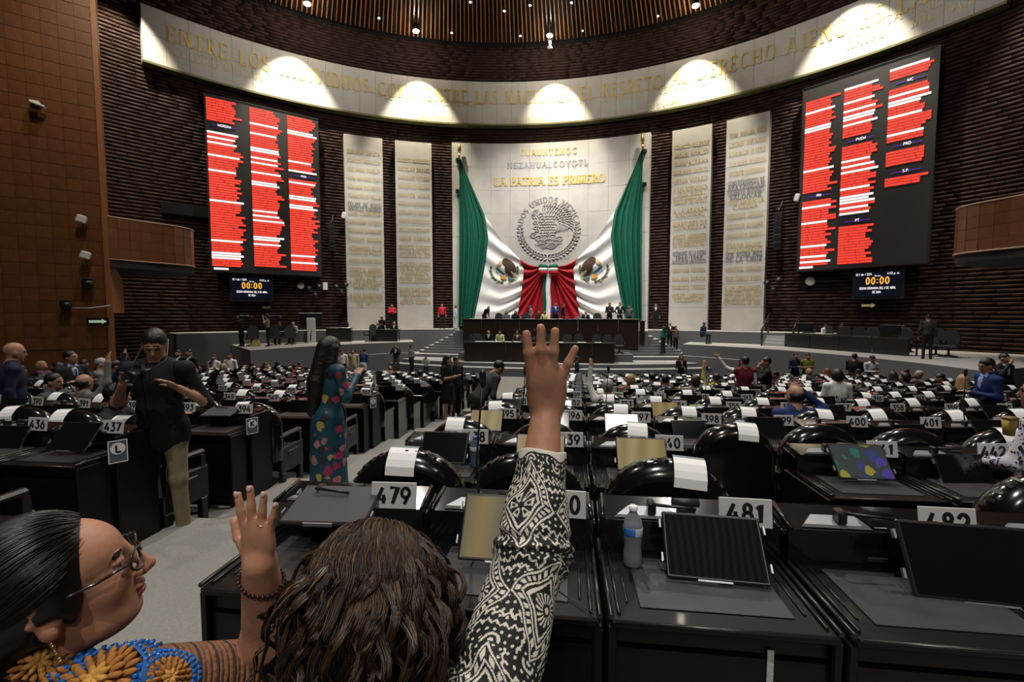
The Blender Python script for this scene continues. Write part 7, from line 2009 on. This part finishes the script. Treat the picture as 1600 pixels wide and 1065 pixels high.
# patterned sleeve: its own cloth surface with folds, woven print in its colour
s2 = SDF(); CUF = EL2 + (WR2 - EL2) * .66
s2.cap(SH2 - V_(.03, .02, .06), SH2, .085, .078, 0); s2.cap(SH2, EL2, .074, .056, 0, .03); s2.cap(EL2, EL2 + (CUF - EL2) * .4, .058, .056, 0, .03); s2.cap(EL2, CUF, .056, .0455, 0, .02)
s2.ell(CUF + AX2 * .055, V_(.07, .07, .045), 0); s2.p.pop()
s2.cut(CUF + AX2 * .075, V_(.09, .09, .072), None, .004)
s2.cut(CUF + AX2 * .045, V_(.041, .041, .08), np.stack([unit(np.cross(AX2, V_(1, 0, 0))), V_(1, 0, 0), AX2], 1), .004)
UPA = unit(EL2 - SH2); LU = np.linalg.norm(EL2 - SH2)
def arm_uv(X):
    """(around, along) coordinates on the sleeve in metres"""
    t1 = (X - SH2) @ UPA; t2 = (X - EL2) @ AX2
    up = t2 < 0
    def ang(O, A):
        e1 = unit(np.cross(A, V_(0, 1, 0))); e2 = np.cross(A, e1); Y = X - O
        return np.arctan2(Y @ e2, Y @ e1)
    a = np.where(up, ang(SH2, UPA), ang(EL2, AX2)); v = np.where(up, t1, LU + t2)
    return a, v
def folds(X):
    a, v = arm_uv(X); f = np.exp(-((v - LU) / .030) ** 2)
    return .0065 * f * np.sin((v - LU) * 210 + 1.3 * np.sin(a * 2)) + .003 * np.exp(-((v - .06) / .05) ** 2) * np.sin(v * 120 + 2 * a) + .0012 * np.sin(a * 3 + v * 40)
Vs, Qs = s2.mesh(.0030, .02, folds)
def print_white(X):
    a, v = arm_uv(X); u = a * .058
    u, v = u + .0045 * np.sin(v * 58 + 1.3) + .002 * np.sin(v * 131), v + .0050 * np.sin(u * 62) + .0025 * np.sin(u * 117 + v * 40)
    W_ = np.zeros(len(X), bool)
    fr = lambda x: x - np.floor(x)
    cu, cv = .1215, .150
    vo = v + .035
    row = np.floor(vo / cv); uu = fr(u / cu + .5 * (row % 2)) - .5; vv = fr(vo / cv) - .5
    jit = .012 * np.sin(37 * u + 11 * v)
    dm = (np.abs(uu) * 1.95 + np.abs(vv) * 1.95) + jit
    th = np.arctan2(vv * cv, uu * cu); rr = np.hypot(uu * cu, vv * cv)
    W_ |= (dm > .90) & (dm < .96)
    W_ |= (dm > .62) & (dm < .68)
    W_ |= (dm > .72) & (dm < .86) & (fr(th * 26 / (2 * PI)) > .42)
    inn = dm < .55
    alt = (row % 2) == 0
    ros_ = (np.sin(th * 6 + 1.57) > -.25) & (rr > .006) & (rr < .0225)
    ros_ &= ~((np.sin(th * 6 + 1.57) > .55) & (rr > .011) & (rr < .018))
    star = (np.sin(th * 16) > .0) & (rr > .0085) & (rr < .021) | (rr < .0045)
    W_ |= inn & np.where(alt, ros_, star)
    W_ |= inn & ((dm > .47))
    # corners: loops, dots and saw-teeth in the black ground between the diamonds
    uc = fr(uu + .5 + .5) - .5; vc = fr(vv + .5) - .5
    out = dm > 1.0
    r2 = np.hypot((np.abs(uu) - .5) * cu, (np.abs(vv) - .5) * cv * 1.0)
    W_ |= out & (r2 > .0085) & (r2 < .0125); W_ |= out & (r2 < .0045)
    zz = np.abs(fr(u / .0125) - .5) * .012
    W_ |= out & (np.abs(np.abs(vv) * cv - .030 - zz) < .0022)
    W_ |= out & (np.abs(np.abs(vv) * cv - .045 - zz) < .0016)
    W_ |= out & (np.abs(np.abs(uu) * cu - .022 - np.abs(fr(v / .010) - .5) * .006) < .0016)
    W_ |= out & (np.hypot((fr(u / .0105) - .5) * .0105, (fr(v / .0105) - .5) * .0105) < .0021) & (r2 > .015)
    # hem bands near the cuff
    e = v - (LU + np.linalg.norm(CUF - EL2))
    W_ = np.where(e > -.008, True, W_); W_ = np.where((e > -.012) & (e <= -.008), False, W_)
    return W_
# refine each quad so that the print is crisp
Pq = Vs[Qs]; nsub = 2
g = np.linspace(0, 1, nsub + 1)
bl = lambda s, t: (Pq[:, 0] * (1 - s) * (1 - t) + Pq[:, 1] * s * (1 - t) + Pq[:, 2] * s * t + Pq[:, 3] * (1 - s) * t)
VV = []; 
for i in range(nsub):
    for k in range(nsub):
        VV.append(np.stack([bl(g[i], g[k]), bl(g[i + 1], g[k]), bl(g[i + 1], g[k + 1]), bl(g[i], g[k + 1])], 1))
VV = np.concatenate(VV, 0)
wh = print_white(VV.mean(1))
key = np.round(VV.reshape(-1, 3) / 1e-5).astype(np.int64)
uq, inv = np.unique(key, axis=0, return_inverse=True)
inv = inv.reshape(-1)
vpos = np.zeros((len(uq), 3)); vpos[inv] = VV.reshape(-1, 3)
sm_ = np_mesh('patterned_sleeve', vpos, inv.reshape(-1, 4), [mat('black print cloth', (.010, .010, .011), .75, 0, 0, None, .2, 200, .1), mat('cream print cloth', (.66, .63, .54), .75, 0, 0, None, .06, 200, .1)], wh.astype(int), True)
par(meshobj('patterned_sleeve', sm_), w2)
# curls
h2 = SDF(); h2.ell(q2(0, -.010, .024), V_(.090, .104, .100), 0, Rh2); h2.ell(q2(0, -.030, -.08), V_(.098, .086, .11), 0, Rh2, .05); h2.ell(q2(0, -.02, -.19), V_(.10, .075, .09), 0, Rh2, .05)
h2.cut(q2(0, .135, -.05), V_(.07, .075, .11), Rh2, .02)
o = meshobj('hair', sdf_mesh('hair', h2, .0055, [HB1], .03, lambda X: .004 * np.sin(X[..., 0] * 160 + 4 * np.sin(X[..., 2] * 60)) * np.sin(X[..., 2] * 110))); par(o, w2)
N2 = 7600; M2 = 20; K2 = 300
def scalp(n):
    a_ = nrng.uniform(0, 2 * PI, n); e_ = np.arcsin(nrng.uniform(-.35, 1, n))
    v = np.stack([np.cos(e_) * np.cos(a_), np.cos(e_) * np.sin(a_), np.sin(e_)], 1)
    return v[~((v[:, 1] > .45) & (v[:, 2] < .45))]
gn = scalp(K2); K2 = len(gn); nv = scalp(N2); N2 = len(nv)
SC_ = np.array([.086, .100, .096])
groot = q2(0, -.010, .022) + (gn * SC_) @ Rh2.T; root = q2(0, -.010, .022) + (nv * SC_) @ Rh2.T
hor = gn.copy(); hor[:, :2] += nrng.normal(0, .18, (K2, 2)) + np.array([.08, -.60]) * np.clip(gn[:, 2:3], 0, 1); hor[:, 2] = 0; hor /= np.linalg.norm(hor, axis=1, keepdims=True) + 1e-6
GL2 = nrng.uniform(.17, .29, K2); fq = nrng.uniform(1.6, 3.4, K2); ap = nrng.uniform(.007, .020, K2); p0_ = nrng.uniform(0, 2 * PI, K2)
ts = np.linspace(0, 1, M2); GP = np.zeros((K2, M2, 3)); pos_ = groot.copy(); GP[:, 0] = groot
for i in range(1, M2):
    t_ = ts[i]
    dv = gn * max(0, .30 - t_ * 1.6) + hor * ((.12 + .62 * (gn[:, 2:3] > .5)) * (1 - t_) ** 2.0)
    dv[:, 2] -= .22 + 1.0 * t_
    dv /= np.linalg.norm(dv, axis=1, keepdims=True)
    pos_ = pos_ + dv * (GL2 / (M2 - 1))[:, None]
    # the lock lies over the head, never inside it
    rel_ = (pos_ - q2(0, -.012, .0)) / np.array([.092, .106, .118]); rl = np.linalg.norm(rel_, axis=1); ins = (rl < 1) & (rel_[:, 2] > -.9)
    pos_[ins] = q2(0, -.012, .0) + rel_[ins] / rl[ins][:, None] * np.array([.092, .106, .118])
    e1 = np.cross(dv, np.array([.2, .1, .97])); e1 /= np.linalg.norm(e1, axis=1, keepdims=True) + 1e-6; e2 = np.cross(dv, e1)
    ph_ = 2 * PI * fq * t_ + p0_; A_ = (ap * min(1, t_ * 2.0))[:, None]
    GP[:, i] = pos_ + (e1 * np.cos(ph_)[:, None] + e2 * np.sin(ph_)[:, None]) * A_
near = np.argmin(((root[:, None, :] - groot[None]) ** 2).sum(2), 1)
offs = root - groot[near]
shrink = (1 - .72 * np.clip(ts * 1.6, 0, 1))[None, :, None]
wig = nrng.normal(0, .0012, (N2, 1, 3)) * ts[None, :, None] + nrng.normal(0, .00035, (N2, M2, 3))
# short strands lying over the crown, combed from the front to the back of the head
NC = 1700; CP = np.zeros((NC, M2, 3))
for i in range(NC):
    x0 = nrng.uniform(-.75, .75); y0 = nrng.uniform(-.25, .55); d0 = unit(V_(x0 * .9, y0, math.sqrt(max(.05, 1 - x0 * x0 * .81 - y0 * y0)))); d1 = unit(V_(x0 * 1.25 + nrng.normal(0, .15), y0 - .95, .45))
    om = math.acos(np.clip(d0 @ d1, -1, 1)); w0 = nrng.uniform(0, 6.28)
    for k_, t_ in enumerate(ts):
        v = (math.sin((1 - t_) * om) * d0 + math.sin(t_ * om) * d1) / math.sin(om); CP[i, k_] = q2(*(V_(.006 * math.sin(t_ * 9 + w0) * t_, -.010, .022) + v * (V_(.092, .106, .103) + .006 * math.sin(PI * min(1, t_ * 1.3)) + .003 * math.sin(w0))))
paths = GP[near] + offs[:, None, :] * shrink + wig
tone = nrng.random(K2)[near]
# keep the curls outside the head volume
cen_ = q2(0, -.012, .0)
u_n = (nv[:, 2] > .15)
mi2 = np.where((.6 * tone + .4 * nrng.random(N2)) < .22 + .20 * (nv[:, 2] > .5), 1, 0); mi2 = np.where((.7 * tone + .3 * nrng.random(N2)) > .93 - .10 * (nv[:, 2] > .6), 2, mi2)  # lighter strands favoured near the top, painting highlights into the hair colour
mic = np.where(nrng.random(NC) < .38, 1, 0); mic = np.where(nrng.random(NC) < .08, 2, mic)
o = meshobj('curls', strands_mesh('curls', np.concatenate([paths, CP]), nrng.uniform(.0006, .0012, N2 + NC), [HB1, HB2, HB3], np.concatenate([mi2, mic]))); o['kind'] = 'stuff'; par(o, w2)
